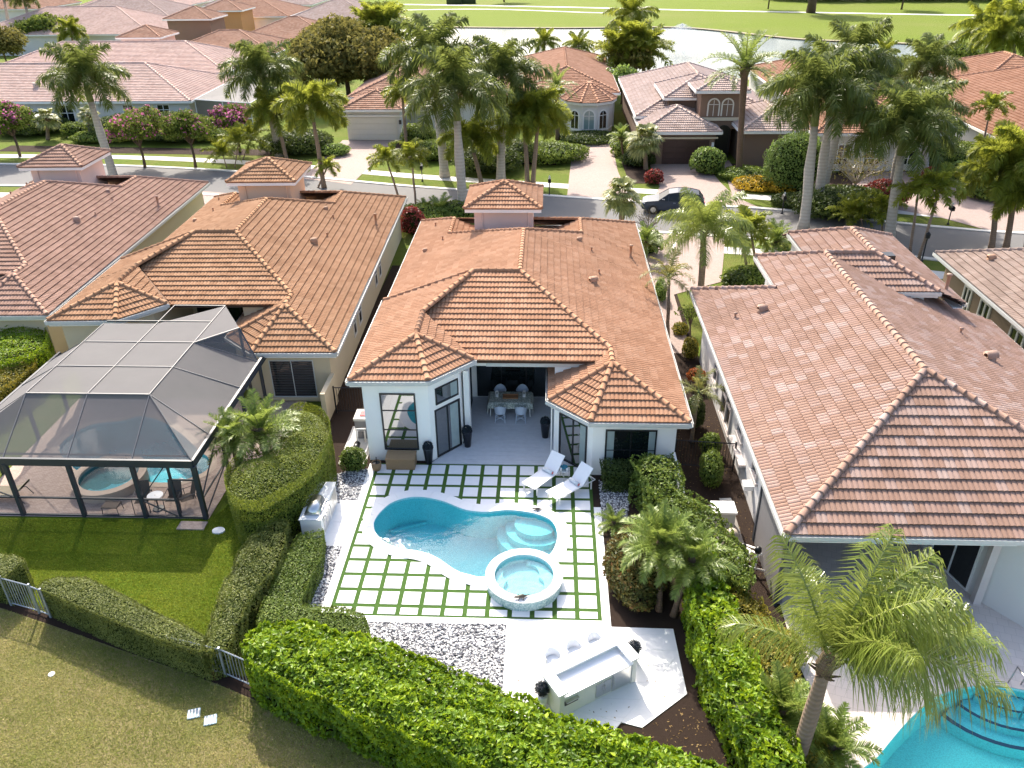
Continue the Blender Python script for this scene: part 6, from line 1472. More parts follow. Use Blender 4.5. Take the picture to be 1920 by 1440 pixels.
m=MB(); m.prism([(19.9,12.42),(21.7,12.42),(21.7,15.5),(19.9,15.5)],0,4.0); part('wall',m,M['grey_wall'],rh)
m=MB(); m.box(14.1,14.34,-7.35,-4.18,0,2.95); part('screen_wall',m,plain('lanai_screen',(.17,.16,.16),.8),rh)
for y_,x_ in ((-4.28,14.12),(-7.38,14.11)): m=MB(); m.box(x_-.05,x_+.05,y_-.08,y_+.07,0,2.97); part('screen_post',m,M['bronze'],rh)
TP=plain('pinkish_trim',(.56,.50,.47),.8); 
for (y0,y1,za,zb2) in ((-2.9,-2.1,1.5,2.6),(-.3,.5,1.5,2.6),(1.7,3.6,.5,2.6),(4.8,5.6,1.0,2.3)): window(rh,(14.348,y1),(14.348,y0),za,zb2,TP,M['dglass'],mull=(.5,) if y1-y0>1.2 else (),hbars=(.5,),fw=.10,sill=TP,proud=.08)
m=MB(); m.box(14.1,14.34,-1.2,.9,.95,1.05); part('ledge',m,TP,rh)
window(rh,(18.5,-3.42),(19.7,-3.42),.05,2.4,TP,M['dglass'],name='window')
window(rh,(14.6,-4.22),(18.3,-4.22),.05,2.6,M['trim'],M['dglass'],mull=(.33,.66),name='sliding_door')
window(rh,(19.9,-4.95),(20.42,-6.65),.05,2.45,M['trim'],M['dglass'],mull=(.5,),name='sliding_door')
for a_,b_ in (((18.05,-4.5),(18.4,-4.21)),((20.36,-6.98),(20.6,-7.2))): m=MB(); m.box(a_[0],b_[0],a_[1],b_[1],0,2.95); part('pilaster',m,TP,rh)
m=MB(); m.box(14.4,21.0,-7.4,-7.15,2.6,2.96); part('lanai_beam',m,M['trim'],rh)
for (px,py,k_,s) in ((1428,585,'h',1.0),(1378,598,'p',.3),(1800,627,'p',.3)):
    pl_=LS if px<1545 else (5.72+.394*19.5,-.394,0); x,y,z=ON(px,py,pl_)
    (hood_vent(rh,x,y,z,M['tv_r'],1.25,.2) if k_=='h' else pipe_vent(rh,x,y,z,M['tv_r'],s,.05))
x,y,z=ON(1855,675,(5.72+.394*19.5,-.394,0)); hood_vent(rh,x,y,z,M['tv_r'],1.4,.2)
x,y,z=ON(1662,483,(5.72+.45*W1[0],-.45,0)); m=MB(); m.box(x-.3,x+.3,y-.25,y+.25,z-.1,z+.18); part('roof_skylight',m,M['black_frame'],rh)
x,y,z=ON(1773,545,(5.72+.45*W1[0],-.45,0)); pipe_vent(rh,x,y,z-.2,M['tv_r'],1.0,.08)
# its pool deck, pool and rail
rd=[(14.4,-4.2),(14.2,-9.5),(14.6,-13.5),(15.1,-16.6),(19,-22),(34,-22),(34,-4.2)]
m=MB(); m.sheet([rd,RPOOL],.03); struct('pool_deck',m,M['paledeck'])
pool_shell('pool_basin',RPOOL,1.1,M['plaster_blue'],.03); m=MB(); m.sheet([RPOOL],-.06); struct('pool_water',m,M['water'])
m=MB(); m.sheet([offset(RPOOL,.28),RPOOL],.04); struct('pool_coping',m,M['paledeck'])
cx,cy,_=G(1900,1265)
m=MB(); e=MB(); M['navytile']=plain('navy_step_tile',(.01,.03,.09),.3)
for r_,z_ in ((2.5,-.72),(1.95,-.5),(1.4,-.28)):
    P=[(cx+r_*math.cos(2*PI*k/40),cy+r_*.8*math.sin(2*PI*k/40)) for k in range(40)]; P=[p for p in P]
    Pn=[]
    for p in P:
        if not inside(RPOOL,np.array([p[0]]),np.array([p[1]]))[0]:
            for t_ in np.linspace(1,0,40):
                q=(cx+(p[0]-cx)*t_,cy-.9+(p[1]-cy+.9)*t_)
                if inside(RPOOL,np.array([q[0]]),np.array([q[1]]))[0]: p=q;break
        Pn.append(p)
    m.prism(Pn,-1.09,z_,bot=False); e.add([(p[0],p[1],z_+.006) for p in Pn]+[(cx+(p[0]-cx)*.94,cy+(p[1]-cy)*.94,z_+.006) for p in Pn],[(i,(i+1)%len(Pn),len(Pn)+(i+1)%len(Pn),len(Pn)+i) for i in range(len(Pn))])
struct('pool_steps',m,plaster('blue_pool_step',(.30,.66,.70))); struct('step_tile_line',e,M['navytile'])
for k,(px,py) in enumerate(((1901,1300),(1925,1304))):
    x,y,_=G(px,py); hr=thing('pool_handrail',('left' if k==0 else 'right')+' curved steel handrail at the steps of the blue pool','handrail',(x,y,0),'steel handrails at the blue pool'); m=MB(); m.tube([(x,y-.55,-.4),(x,y-.5,.5),(x,y-.2,.82),(x,y+.25,.78),(x,y+.3,.35),(x,y+.35,.03)],.022,8); part('rail_tube',m,M['steel'],hr,True)
x,y,_=G(1750,1150); hv=thing('covered_spa_box','black covered box on the right patio beside the palm fronds','patio box',(x,y,0)); m=MB(); m.box(x-1.0,x+.3,y-.5,y+.5,.03,.55); part('box_cover',m,M['black_frame'],hv); m=MB(); m.box(x-1.04,x+.34,y-.54,y+.54,.552,.62); part('lid',m,M['black_frame'],hv)
# equipment in its side yard
x,y,_=G(1352,985); m=MB(); e1=thing('pool_heater','white topped pool heater on a slab in the right side yard','pool equipment',(x,y,0)); m.box(x-.38,x+.38,y-.3,y+.3,.1,.75); part('heater_body',m,M['gutter'],e1); m=MB(); m.box(x-.42,x+.42,y-.34,y+.34,.752,.84); part('heater_top',m,M['trim'],e1); m=MB(); m.box(x-.5,x+.6,y-1.3,y+.5,0,.06); part('slab',m,plain('weathered_slab',(.22,.20,.18),.9),e1)
x,y,_=G(1370,1040); e2=thing('pool_filter','tan pool filter tank among white pipes in the right side yard','pool equipment',(x,y,0)); m=MB(); m.lathe([(.2,0),(.24,.1),(.24,.75),(.18,.9),(.05,.95)],x-.05,y+.1,.06,16); part('filter_tank',m,plain('beige_tank',(.45,.38,.30),.5),e2,True)
m=MB(); 
for k in range(6):
    a=k*.32; m.tube([(x-.6+a*.9,y-.9+.1*k,.15+.1*(k%3)),(x-.2+a*.8,y-.3,.3+.12*(k%2)),(x+.5,y-.6+a*.5,.28)],.035,6)
m.tube([(x-.7,y+.2,.1),(x-.75,y-.5,.35),(x+.2,y-.9,.35),(x+.9,y-1.0,.2)],.035,6); m.tube([(x+.6,y-.9,.05),(x+.6,y-.9,.9)],.035,6); part('white_pipes',m,M['trim'],e2,True)
for (dx,dy,zz) in ((.35,-.1,.45),(.6,-.9,1.0),(.25,-.55,.4)): m=MB(); m.lathe([(.10,-.1),(.12,.0),(.10,.1),(.02,.14)],x+dx,y+dy,zz,12); part('valve_head',m,M['black_frame'],e2,True)
for k,(px,py) in enumerate(((1335,955),(1362,942))):
    x,y,_=G(px,py); r=thing('stepping_slab',('left' if k==0 else 'right')+' square stepping slab above the pool heater in the side yard','stepping stone',(x,y,0),'stepping slabs in the side yard'); m=MB(); m.box(x-.22,x+.22,y-.2,y+.2,0,.05,.1*k); part('slab_block',m,M['concrete'],r)
m=MB(); m.box(14.0,14.34,-2.6,-2.2,.9,1.1); ub=thing('electric_box','white electric meter box on the right house wall','electric box',(14.2,-2.4,.9)); part('box_body',m,M['trim'],ub)
# house at the far right edge, turned a little
fr=thing('villa','brown stucco house with pale pink tiled roof at the right edge of the photo','house',(33,12,0))
def rot(p,c,a): x,y=p[0]-c[0],p[1]-c[1]; return (c[0]+x*math.cos(a)-y*math.sin(a),c[1]+x*math.sin(a)+y*math.cos(a),p[2])
al=0.; c_=(28.25,10,0); RR=lambda *ps:[rot(p,c_,al) for p in ps]
FD=5.2; FX=28.25+FD; FZ=2.9+.43*FD
f=[[(28.25,-6,2.9),(28.25,16.8,2.9),(FX,16.8-FD,FZ),(FX,-6+FD,FZ)],[(FX+FD,16.8,2.9),(FX+FD,-6,2.9),(FX,-6+FD,FZ),(FX,16.8-FD,FZ)],[(28.25,-6,2.9),(FX,-6+FD,FZ),(FX+FD,-6,2.9)],[(28.25,16.8,2.9),(FX+FD,16.8,2.9),(FX,16.8-FD,FZ)]]
u_=roof_under(fr,f,M['tu_h']); lay_tiles(fr,u_,f,M['tj_h'],M['ts_h'],150,eaves=None)
cf=cap_tpl(M['ts_h']); caps(fr,u_,[((28.25,16.8,2.9),(FX,16.8-FD,FZ)),((FX,-6+FD,FZ),(FX,16.8-FD,FZ)),((28.25,-6,2.9),(FX,-6+FD,FZ)),((FX+FD,16.8,2.9),(FX,16.8-FD,FZ))],cf)
eave(fr,[((28.25,16.8),(28.25,-6),2.9)],M['gutter'],M['trim'])
m=MB(); m.prism([(28.75,-5.5),(37,-5.5),(37,16.3),(28.75,16.3)],0,2.85); part('wall',m,M['taupe_wall'],fr)
for (y0,y1) in ((4.8,5.9),(7.6,8.9),(10.9,12.0),(12.9,13.8)): window(fr,(28.742,y1),(28.742,y0),.5,2.35,M['offwhite_wall'],M['dglass'],mull=(.5,),hbars=(.5,),fw=.13,sill=M['offwhite_wall'],proud=.07)
x,y,z=ON(1849,490,(2.9-.43*28.25,.43,0)); hood_vent(fr,x+.2,y,z+.05,M['tv_c'],1.2)
# ---------------------------------------------------------------- houses across the street and beyond
def hip_facets(x0,y0,x1,y1,ze,s,gable=()):
    w,h=x1-x0,y1-y0; q=[(x0,y0,ze),(x1,y0,ze),(x1,y1,ze),(x0,y1,ze)]
    if w>=h: d=h/2; A=(x0+(0.01 if 'l' in gable else d),y0+d,ze+s*d);B=(x1-(0.01 if 'r' in gable else d),y0+d,ze+s*d); F=[[q[0],q[1],B,A],[q[1],q[2],B],[q[2],q[3],A,B],[q[3],q[0],A]]; L=[(A,B),(q[0],A),(q[3],A),(q[1],B),(q[2],B)]
    else: d=w/2; A=(x0+d,y0+(0.01 if 'f' in gable else d),ze+s*d);B=(x0+d,y1-(0.01 if 'b' in gable else d),ze+s*d); F=[[q[0],q[1],A],[q[1],q[2],B,A],[q[2],q[3],B],[q[3],q[0],A,B]]; L=[(A,B),(q[0],A),(q[1],A),(q[2],B),(q[3],B)]
    if w==h: L=L[1:]
    return F,L,q
def block(root,x0,y0,x1,y1,ze,s,key,wall,rot_=0,piv=(0,0),name='roof',tpl=None,z0=0,ov=.45,gable=(),single=0,wallname='wall'):
    F,L,q=hip_facets(x0,y0,x1,y1,ze,s,gable); R=lambda p:rot(p,piv,rot_) if rot_ else p
    F=[[R(p) for p in f] for f in F]; L=[(R(a),R(b)) for a,b in L]
    u=roof_under(root,F,M['tu_'+key]); u.name=name
    ORG[u.name]=ORG[root.name]
    lay_tiles(root,u,F,M['tj_'+key],M['ts_'+key],single,tpl or TPL1)
    caps(root,u,L,CAPF,True,.5,M['tj_'+key])
    g=MB(); Q=[R(p) for p in q]
    for i in range(4):
        a,b=Q[i],Q[(i+1)%4]; dx,dy=b[0]-a[0],b[1]-a[1]; l=math.hypot(dx,dy); nx,ny=dy/l,-dx/l
        g.add([(a[0]+nx*o_,a[1]+ny*o_,z) for o_ in (.0,.12) for z in (ze-.22,ze-.01)]+[(b[0]+nx*o_,b[1]+ny*o_,z) for o_ in (.0,.12) for z in (ze-.22,ze-.01)],[(0,1,5,4),(2,6,7,3),(1,3,7,5),(0,4,6,2),(0,2,3,1),(4,5,7,6)])
    part('fascia',g,M['trim'],root)
    w=MB(); w.prism([R((x0+ov,y0+ov,0))[:2],R((x1-ov,y0+ov,0))[:2],R((x1-ov,y1-ov,0))[:2],R((x0+ov,y1-ov,0))[:2]],z0,ze-.1); part(wallname,w,M[wall],root)
    return u
CAPF=cap_tpl(M['tj_c'],.13,.55)
# pale pink roofed house behind the flowering trees
h1=thing('villa','long grey house with pale pink tiled roof behind the pink flowering trees','house',(-45,70,0))
block(h1,-72,62.1,-31.6,77.5,3.0,.36,'f','grey_wall')
for (x0,x1,z0,z1_) in ((-46.5,-44.9,.4,2.6),(-39.4,-38.2,.8,2.6),(-35.6,-34.2,1.2,2.6)): window(h1,(x0,62.54),(x1,62.54),z0,z1_,M['trim'],M['dglass'],mull=(.5,),hbars=(.6,),fw=.08)
x,y,_=G(66,155,4.5); hood_vent(h1,x,y,4.0,M['tv_f'],1.8)
c2=thing('pool_cage','pale screen cage attached to the pink roofed house across the street','pool cage',(-28.5,66,0)); m=MB()
for (a_,b_) in (((-31.5,63,0),(-31.5,63,3)),((-25.5,63,0),(-25.5,63,2.6)),((-31.5,63,3),(-25.5,63,2.6)),((-28.5,63,0),(-28.5,63,2.8)),((-31.5,63,3),(-31,73,3.3)),((-25.5,63,2.6),(-25.5,73,2.6)),((-31.5,63,1.0),(-25.5,63,1.0))): m.tube([a_,b_],.05,5)
part('cage_frame',m,M['trim'],c2); 
for q_ in ([(-31.5,63,0),(-28.5,63,0),(-28.5,63,2.8),(-31.5,63,3)],[(-28.5,63,0),(-25.5,63,0),(-25.5,63,2.6),(-28.5,63,2.8)],[(-31.5,63,3),(-25.5,63,2.6),(-25.5,73,2.6),(-31,73,3.3)]): m=MB();m.add(q_,[(0,1,2,3)]);part('screen_panel',m,M['screen'],c2)
h1b=thing('villa','pale pink roof with long front slope directly behind the pink roofed house','house',(-45,86,0)); block(h1b,-66,79.5,-33.8,95,3.3,.36,'f','offwhite_wall')
h1c=thing('villa','house with beige tower and tan stepped roof in the third row','house',(-42,101,0)); block(h1c,-50,97,-33,111,3.2,.36,'b','offwhite_wall'); block(h1c,-55.5,96.5,-49,103,5.6,.4,'b','pink_wall',name='tower_roof',wallname='tower_wall')
h1d=thing('villa','house with brown tower and orange tan roof in the fourth row','house',(-44,120,0)); block(h1d,-45,113.5,-28,129,3.2,.36,'b','offwhite_wall'); block(h1d,-55,112,-47.2,119.5,6.6,.4,'b','brown_wall',name='tower_roof',wallname='tower_wall'); block(h1d,-29.5,112.5,-24.5,118,3.0,.4,'b','offwhite_wall')
h1e=thing('villa','white walled house with brownish grey roof at the top of the golf edge','house',(-38,150,0)); block(h1e,-45,138,-24.5,160,3.4,.36,'g','offwhite_wall'); 
window(h1e,(-36.5,138.43),(-33.5,138.43),.9,2.2,M['trim'],M['dglass'],mull=(.33,.66),fw=.1)
h1f=thing('villa','house with small orange tower near the top edge of the photo','house',(-60,152,0)); block(h1f,-66,150,-46,168,3.6,.36,'b','offwhite_wall'); block(h1f,-60,139,-51.5,147,5.6,.4,'b','orange_wall',name='tower_roof',wallname='tower_wall')
h1g=thing('villa','wide pale pink roofed house at the top left of the photo','house',(-82,132,0)); block(h1g,-95,122,-62,142,3.4,.36,'f','grey_wall')
h1h=thing('villa','house with orange pink roof at the top left corner','house',(-108,128,0)); block(h1h,-128,112,-96,136,3.4,.36,'l','cream_wall')
h1i=thing('villa','tan roofed house seen between tower roofs near the top left','house',(-85,165,0)); block(h1i,-96,150,-70,170,3.4,.36,'g','offwhite_wall')
for k_,(x_,y_) in enumerate(((-62,190),(-92,188),(-125,185),(-150,150))):
    hh=thing('villa',['far roof left of the golf course at the top edge','far pale roof at the top edge left of centre','far roof behind palms at the top left edge','far roof beyond the top left trees'][k_],'house',(x_,y_,0)); block(hh,x_-13,y_-10,x_+13,y_+10,3.4,.36,'gfbf'[k_],'offwhite_wall',tpl=TPL0)
# house with the white garage
h2=thing('villa','white house with wide white garage door and tan roof across the street','house',(-10,66,0))
block(h2,-14.1,56.6,-7.8,63.0,3.1,.42,'b','offwhite_wall'); block(h2,-14.6,62.2,-4.2,85,3.3,.36,'b','offwhite_wall'); block(h2,-6.5,60.5,2.5,72,3.6,.36,'b','offwhite_wall')
m=MB(); m.box(-13.7,-8.6,57.0,57.04,0.02,2.25); dr=part('garage_door',m,M['door_white'],h2)
for k in range(4): m=MB(); m.box(-13.6,-8.7,56.96,56.998,.08+k*.54,.56+k*.54); part('door_panel',m,M['door_white'],dr)
m=MB(); m.box(-14.0,-7.9,56.86,57.03,2.34,2.5); part('lintel',m,M['trim'],h2)
m=MB(); m.box(-8.35,-8.1,56.9,57.04,1.6,2.0); part('wall_lamp',m,M['black_frame'],h2)
# house with the arched bay
h3=thing('villa','grey white house with arched bay window and rust tiled roof','house',(9,72,0))
block(h3,3.2,63,14.2,90,3.5,.34,'o','grey_wall')
bx,by,br=10.9,61.6,2.55; P8=[(bx+br*math.cos(a_),by+br*math.sin(a_)) for a_ in [PI*(1+k/5) for k in range(6)]]
Pe=[(bx+(br+.4)*math.cos(a_),by+(br+.4)*math.sin(a_),3.25) for a_ in [PI*(1+k/5) for k in range(6)]]; apx=(bx,by+.6,4.75)
F=[[Pe[i],Pe[i+1],apx] for i in range(5)]; u=roof_under(h3,F,M['tu_o']); u.name='bay_roof'; ORG[u.name]=ORG[h3.name]; lay_tiles(h3,u,F,M['tj_o'],M['ts_o'],0,TPL1); caps(h3,u,[(p,apx) for p in Pe],CAPF,True,.5,M['tj_o'])
m=MB(); m.prism(P8+[(bx+br,by+3),(bx-br,by+3)],0,3.1); part('bay_wall',m,M['grey_wall'],h3); m=MB(); m.prism([(p[0],p[1]) for p in [(bx+(br+.38)*math.cos(a_),by+(br+.38)*math.sin(a_)) for a_ in [PI*(1+k/5) for k in range(6)]]],3.0,3.22); part('bay_fascia',m,M['trim'],h3)
def archwin(root,a,b,z0,z1_,fm,gm,name='arched_window'):
    L=math.dist(a,b);dx,dy=(b[0]-a[0])/L,(b[1]-a[1])/L;nx,ny=dy,-dx;r=L/2
    def ring(rr,o): return [(a[0]+dx*(r-rr*math.cos(t_))+nx*o,a[1]+dy*(r-rr*math.cos(t_))+ny*o,z1_+rr*math.sin(t_)) for t_ in [PI*k/10 for k in range(11)]]
    def prof(rr,o): return [(a[0]+dx*(r-rr)+nx*o,a[1]+dy*(r-rr)+ny*o,z0)]+ring(rr,o)+[(a[0]+dx*(r+rr)+nx*o,a[1]+dy*(r+rr)+ny*o,z0)]
    O,I=prof(r,.06),prof(r*.78,.06);n=len(O); m=MB(); m.add(O+I,[(i,i+1,n+i+1,n+i) for i in range(n-1)]); O2=prof(r,-.02); m.add(O+O2,[(i,n+i,n+i+1,i+1) for i in range(n-1)]); fo=part(name,m,fm,root)
    m=MB(); m.add(prof(r*.78,.02),[tuple(range(n))]); part('pane',m,gm,fo)
    m=MB(); c=(a[0]+dx*r,a[1]+dy*r); m.add([(c[0]-dx*.03+nx*.04,c[1]-dy*.03+ny*.04,z0),(c[0]+dx*.03+nx*.04,c[1]+dy*.03+ny*.04,z0),(c[0]+dx*.03+nx*.04,c[1]+dy*.03+ny*.04,z1_+r*.7),(c[0]-dx*.03+nx*.04,c[1]-dy*.03+ny*.04,z1_+r*.7)],[(0,1,2,3)])
    m.add([(c[0]-dx*r*.75+nx*.04,c[1]-dy*r*.75+ny*.04,z1_-.03),(c[0]+dx*r*.75+nx*.04,c[1]+dy*r*.75+ny*.04,z1_-.03),(c[0]+dx*r*.75+nx*.04,c[1]+dy*r*.75+ny*.04,z1_+.03),(c[0]-dx*r*.75+nx*.04,c[1]-dy*r*.75+ny*.04,z1_+.03)],[(0,1,2,3)]); part('glazing_bar',m,fm,fo); return fo
M['paleglass']=glass('pale_blind_glass',(.25,.34,.33),.1)
for i,g_ in ((1,M['dglass']),(2,M['paleglass']),(3,M['dglass'])):
    a_,b_=np.array(P8[i]),np.array(P8[i+1]); k=.14 if i!=2 else .08; archwin(h3,tuple(a_+(b_-a_)*k),tuple(b_-(b_-a_)*k),.6,1.9,M['trim'],g_)
m=MB(); m.prism([(bx+(br+.06)*math.cos(a_),by+(br+.06)*math.sin(a_)) for a_ in [PI*(1+k/5) for k in range(6)]],.38,.5); part('bay_band',m,M['trim'],h3)
# brown house with the arched tower
h4=thing('villa','brown house with twin arched tower window and brown garage','house',(21,56,0))
block(h4,14.9,51.5,28.3,73,3.4,.38,'g','brown_wall'); block(h4,15.0,46.9,22.0,54.5,2.95,.42,'g','brown_wall'); block(h4,23.5,46.0,30.0,55.5,3.2,.42,'g','brown_wall')
block(h4,17.5,52.2,24.5,60,4.9,.42,'g','brown_wall',z0=3)
tz=GY(1320,168,49.9)[2]; tl_=GY(1312,168,49.9)[0]; tr_=GY(1396,168,49.9)[0]
block(h4,tl_-.35,49.2,tr_+.35,49.2+(tr_-tl_)+.7,tz,.38,'g','brown_wall',name='tower_roof',z0=2.6,wallname='tower_wall',ov=.55)
m=MB(); m.box(tl_+.1,tr_-.1,49.6,49.78,3.35,3.62); part('tower_band',m,plain('cream_trim',(.66,.57,.42),.7),h4); TC=M['whitebar']
cxm=(tl_+tr_)/2
for s in (-1,1): archwin(h4,(cxm+s*.62-.56,49.73),(cxm+s*.62+.56,49.73),3.75,4.75,M['offwhite_wall'],M['brown_wall'])
m=MB(); m.box(17.0,21.1,47.32,47.37,.02,2.15); dr=part('garage_door',m,M['door_brown'],h4)
for k in range(4):
    for j in range(4): m=MB(); m.box(17.08+j*1.01,17.98+j*1.01,47.28,47.318,.08+k*.52,.5+k*.52); part('door_panel',m,M['door_brown'],dr)
m=MB(); m.box(15.3,21.8,47.2,47.36,2.28,2.42); part('lintel',m,MATS['cream_trim'],h4)
m=MB(); m.box(21.3,21.5,47.2,47.34,1.6,1.95); part('wall_lamp',m,M['white_stone'],h4)
archwin(h4,(22.1,49.74),(23.4,49.74),.05,2.3,M['black_frame'],M['black_frame'],'entry_door')
window(h4,(27.5,46.44),(29.0,46.44),.3,1.7,MATS['cream_trim'],M['offwhite_wall'],fw=.15)
# pale house behind the tall palms
h5=thing('villa','pale house with rust brown roof half hidden by the tall royal palms','house',(36,54,0))
block(h5,29.3,44.6,40,56,3.3,.40,'o','offwhite_wall'); block(h5,30.5,54,42,78,3.8,.36,'o','grey_wall')
for x_ in (31.2,34.0,36.8): window(h5,(x_,45.03),(x_+1.5,45.03),.5,2.3,M['trim'],M['dglass'],mull=(.33,.66),hbars=(.33,.66),fw=.08)
h6=thing('villa','white walled house with bright orange tiled roof at the upper right','house',(54,55,0))
block(h6,44.2,31,66,68.5,3.1,.36,'o','grey_wall'); block(h6,49,60,62,75,4.2,.36,'o','offwhite_wall')
block(h6,54,36,66,50,4.9,.36,'o','offwhite_wall',z0=3)
# ---------------------------------------------------------------- car
def car():
    r=thing('parked_car','dark blue grey suv parked along the far kerb behind the palm fronds','car',(0,0,0),at_origin=True)
    t=NT('car_paint'); t.col((.035,.045,.065)); t.pr(.5,.1,.35); t.b.inputs['Coat Weight'].default_value=.15; paint=t.m; tw_=NT('car_glass'); tw_.col((.012,.016,.02)); tw_.pr(.35,0,.3)
    L=4.65; st=[(-2.33,.45,.62,.62,.60),(-2.25,.34,.80,.78,.78),(-1.9,.30,.93,.88,.88),(-1.2,.28,1.02,.92,.92),(-.6,.26,1.08,.93,.93),(.4,.26,1.10,.93,.93),(1.3,.28,1.12,.93,.93),(2.0,.32,1.10,.90,.90),(2.28,.40,.98,.82,.82),(2.33,.50,.80,.76,.76)]
    V=[];F=[];n=8
    for x,zb_,zt,wb,wt in st:
        for y,z in ((-wb*.93,zb_),(-wb,zb_+.12),(-wb,(zb_+zt)/2+.05),(-wt*.94,zt),(wt*.94,zt),(wb,(zb_+zt)/2+.05),(wb,zb_+.12),(wb*.93,zb_)): V.append((x,y,z))
    for i in range(len(st)-1):
        for k in range(n): F.append((i*n+k,i*n+(k+1)%n,(i+1)*n+(k+1)%n,(i+1)*n+k))
    F.append(tuple(range(n))[::-1]); F.append(tuple((len(st)-1)*n+k for k in range(n))); m=MB();m.add(V,[f[::-1] for f in F]); body=part('body',m,paint,r)
    gs=[(-1.05,1.04,1.05,.90,.90),(-.35,1.03,1.52,.90,.72),(.3,1.03,1.63,.90,.70),(1.2,1.03,1.62,.90,.69),(1.85,1.03,1.50,.88,.68),(2.2,1.03,1.10,.84,.80)]
    V=[];F=[]
    for x,zb_,zt,wb,wt in gs:
        for y,z in ((-wb,zb_),(-wt,zt),(wt,zt),(wb,zb_)): V.append((x,y,z))
    for i in range(5):
        for k in range(3): F.append((i*4+k,(i+1)*4+k,(i+1)*4+k+1,i*4+k+1))
    roof=[f for j,f in enumerate(F) if j%3==1 and 1<=j//3<=3]; gl=[f for f in F if f not in roof]
    m=MB();m.add(V,gl); part('windows',m,tw_.m,r); m=MB();m.add([(x,y,z+.012) for x,y,z in V],roof); part('roof',m,paint,r)
    m=MB()
    for s in (-1,1):
        for i in (1,3): a_=V[i*4+(0 if s<0 else 3)];b_=V[i*4+(1 if s<0 else 2)]; m.tube([a_,(b_[0],b_[1],b_[2]+.01)],.035,5)
        m.tube([(V[i*4+(1 if s<0 else 2)][0],V[i*4+(1 if s<0 else 2)][1],V[i*4+(1 if s<0 else 2)][2]+.01) for i in range(1,5)],.035,5); m.tube([V[0 if s<0 else 3],V[4+(1 if s<0 else 2)]],.04,5); m.tube([V[20 if s<0 else 23],V[16+(1 if s<0 else 2)]],.05,5)
    part('pillars',m,paint,r)
    for x in (-1.42,1.38):
        for s in (-1,1):
            m=MB(); m.tube([(x,s*.74,.35),(x,s*.945,.35)],.35,20); w_=part('wheel',m,M['black_frame'],r,False)
            m=MB(); m.tube([(x,s*.94,.35),(x,s*.955,.35)],.20,14); part('rim',m,M['steel'],w_)
    for s in (-1,1):
        m=MB(); m.add([(-2.29,s*.40,.70),(-2.27,s*.72,.72),(-2.05,s*.86,.80),(-2.12,s*.60,.86),(-2.25,s*.40,.80)],[(0,1,2,3,4)]); part('headlight',m,M['white_stone'],r)
        m=MB(); m.box(2.27,2.32,s*.55-.12,s*.55+.12,.85,1.0); part('tail_light',m,M['coral'],r)
        m=MB(); m.box(-.82,-.62,s*1.0-.08,s*1.0+.08,1.06,1.2); part('door_mirror',m,paint,r)
        m=MB(); m.tube([(.0,s*.935,.92),(.2,s*.935,.92)],.012,5); m.tube([(1.0,s*.935,.94),(1.2,s*.935,.94)],.012,5); part('door_handle',m,M['steel'],r)
    m=MB(); m.box(-2.345,-2.31,-.42,.42,.45,.66); part('grille',m,M['black_frame'],r)
    return r
c=car(); setloc(c,(16.15,33.4,.014),-.13)
# ---------------------------------------------------------------- mailboxes and lamps
def post(px,py,h,lab,kind='mail'):
    x,y,_=G(px,py); r=thing('mailbox' if kind=='mail' else 'street_lamp',lab,'mailbox' if kind=='mail' else 'lamp post',(x,y,0),'black posts along the street')
    m=MB(); m.tube([(x,y,0),(x,y,h)],.04,8); m.lathe([(.10,0),(.09,.08),(.05,.14)],x,y,0,8); part('post',m,M['black_frame'],r)
    m=MB()
    if kind=='mail': m.box(x-.12,x+.12,y-.25,y+.25,h-.25,h-.02); m.tube([(x,y-.25,h-.02),(x,y+.25,h-.02)],.12,8)
    else: m.lathe([(.05,0),(.13,.05),(.15,.30),(.17,.32),(.02,.46)],x,y,h,8)
    part('box' if kind=='mail' else 'lantern',m,M['black_frame'],r)
    if kind=='mail': m=MB(); m.tube([(x,y,h),(x,y,h+.18)],.03,6); m.lathe([(.02,0),(.07,.06),(.05,.14),(.01,.2)],x,y,h+.12,8); part('finial_lamp',m,M['gutter'],r)
    return r
post(1030,366,1.3,'black mailbox post on the verge left of the pale driveway'); post(792,340,1.3,'black mailbox post near the sidewalk by the white garage driveway'); post(1466,401,1.35,'black mailbox post on the verge in front of the yellow flower bed'); post(1777,421,1.3,'black mailbox post on the verge beside the curved driveway'); post(1728,490,1.5,'black lamp post on the near side of the road by the right house','lamp')
x,y,_=G(1594,358); gl_=thing('garden_lantern','garden lantern on a post in front of the bare shrub','lamp post',(x,y,0)); m=MB(); m.tube([(x,y,0),(x,y,1.5)],.05,6); part('post',m,M['black_frame'],gl_); m=MB(); m.lathe([(.12,0),(.2,.05),(.22,.4),(.28,.42),(.02,.6)],x,y,1.5,6); part('lantern',m,M['gutter'],gl_)
# ---------------------------------------------------------------- palms of the street
PX=palm_px
PX('royal',(216,340),(170,190),'royal palm with white trunk at the left, rising past the pink flowering trees',4.0)
PX('royal',(524,292),(500,175),'dark royal palm behind the left pair of bushy foxtail palms',4.3)
PX('fox',(538,300),(522,235),'bushy foxtail palm in front of the dark royal palm at left',3.2)
PX('fox',(608,352),(588,228),'bushy foxtail palm right of its twin, in front of the left tan garden',3.3)
PX('royal',(868,402),(857,225),'royal palm with white trunk behind the small tower roof',4.4)
PX('royal',(834,332),(817,160),'tallest royal palm left of the lake, dark crown against the water',4.8)
PX('royal',(939,339),(941,185),'royal palm between the tall pair and the lake side palms',4.2)
PX('coco',(763,277),(754,175),'slender palm in front of the white garage house',2.4)
PX('fox',(903,345),(888,285),'low bushy foxtail palm left of the twin foxtails',3.1)
PX('fox',(989,343),(984,248),'left trunk of the twin foxtail palms at the road',3.3)
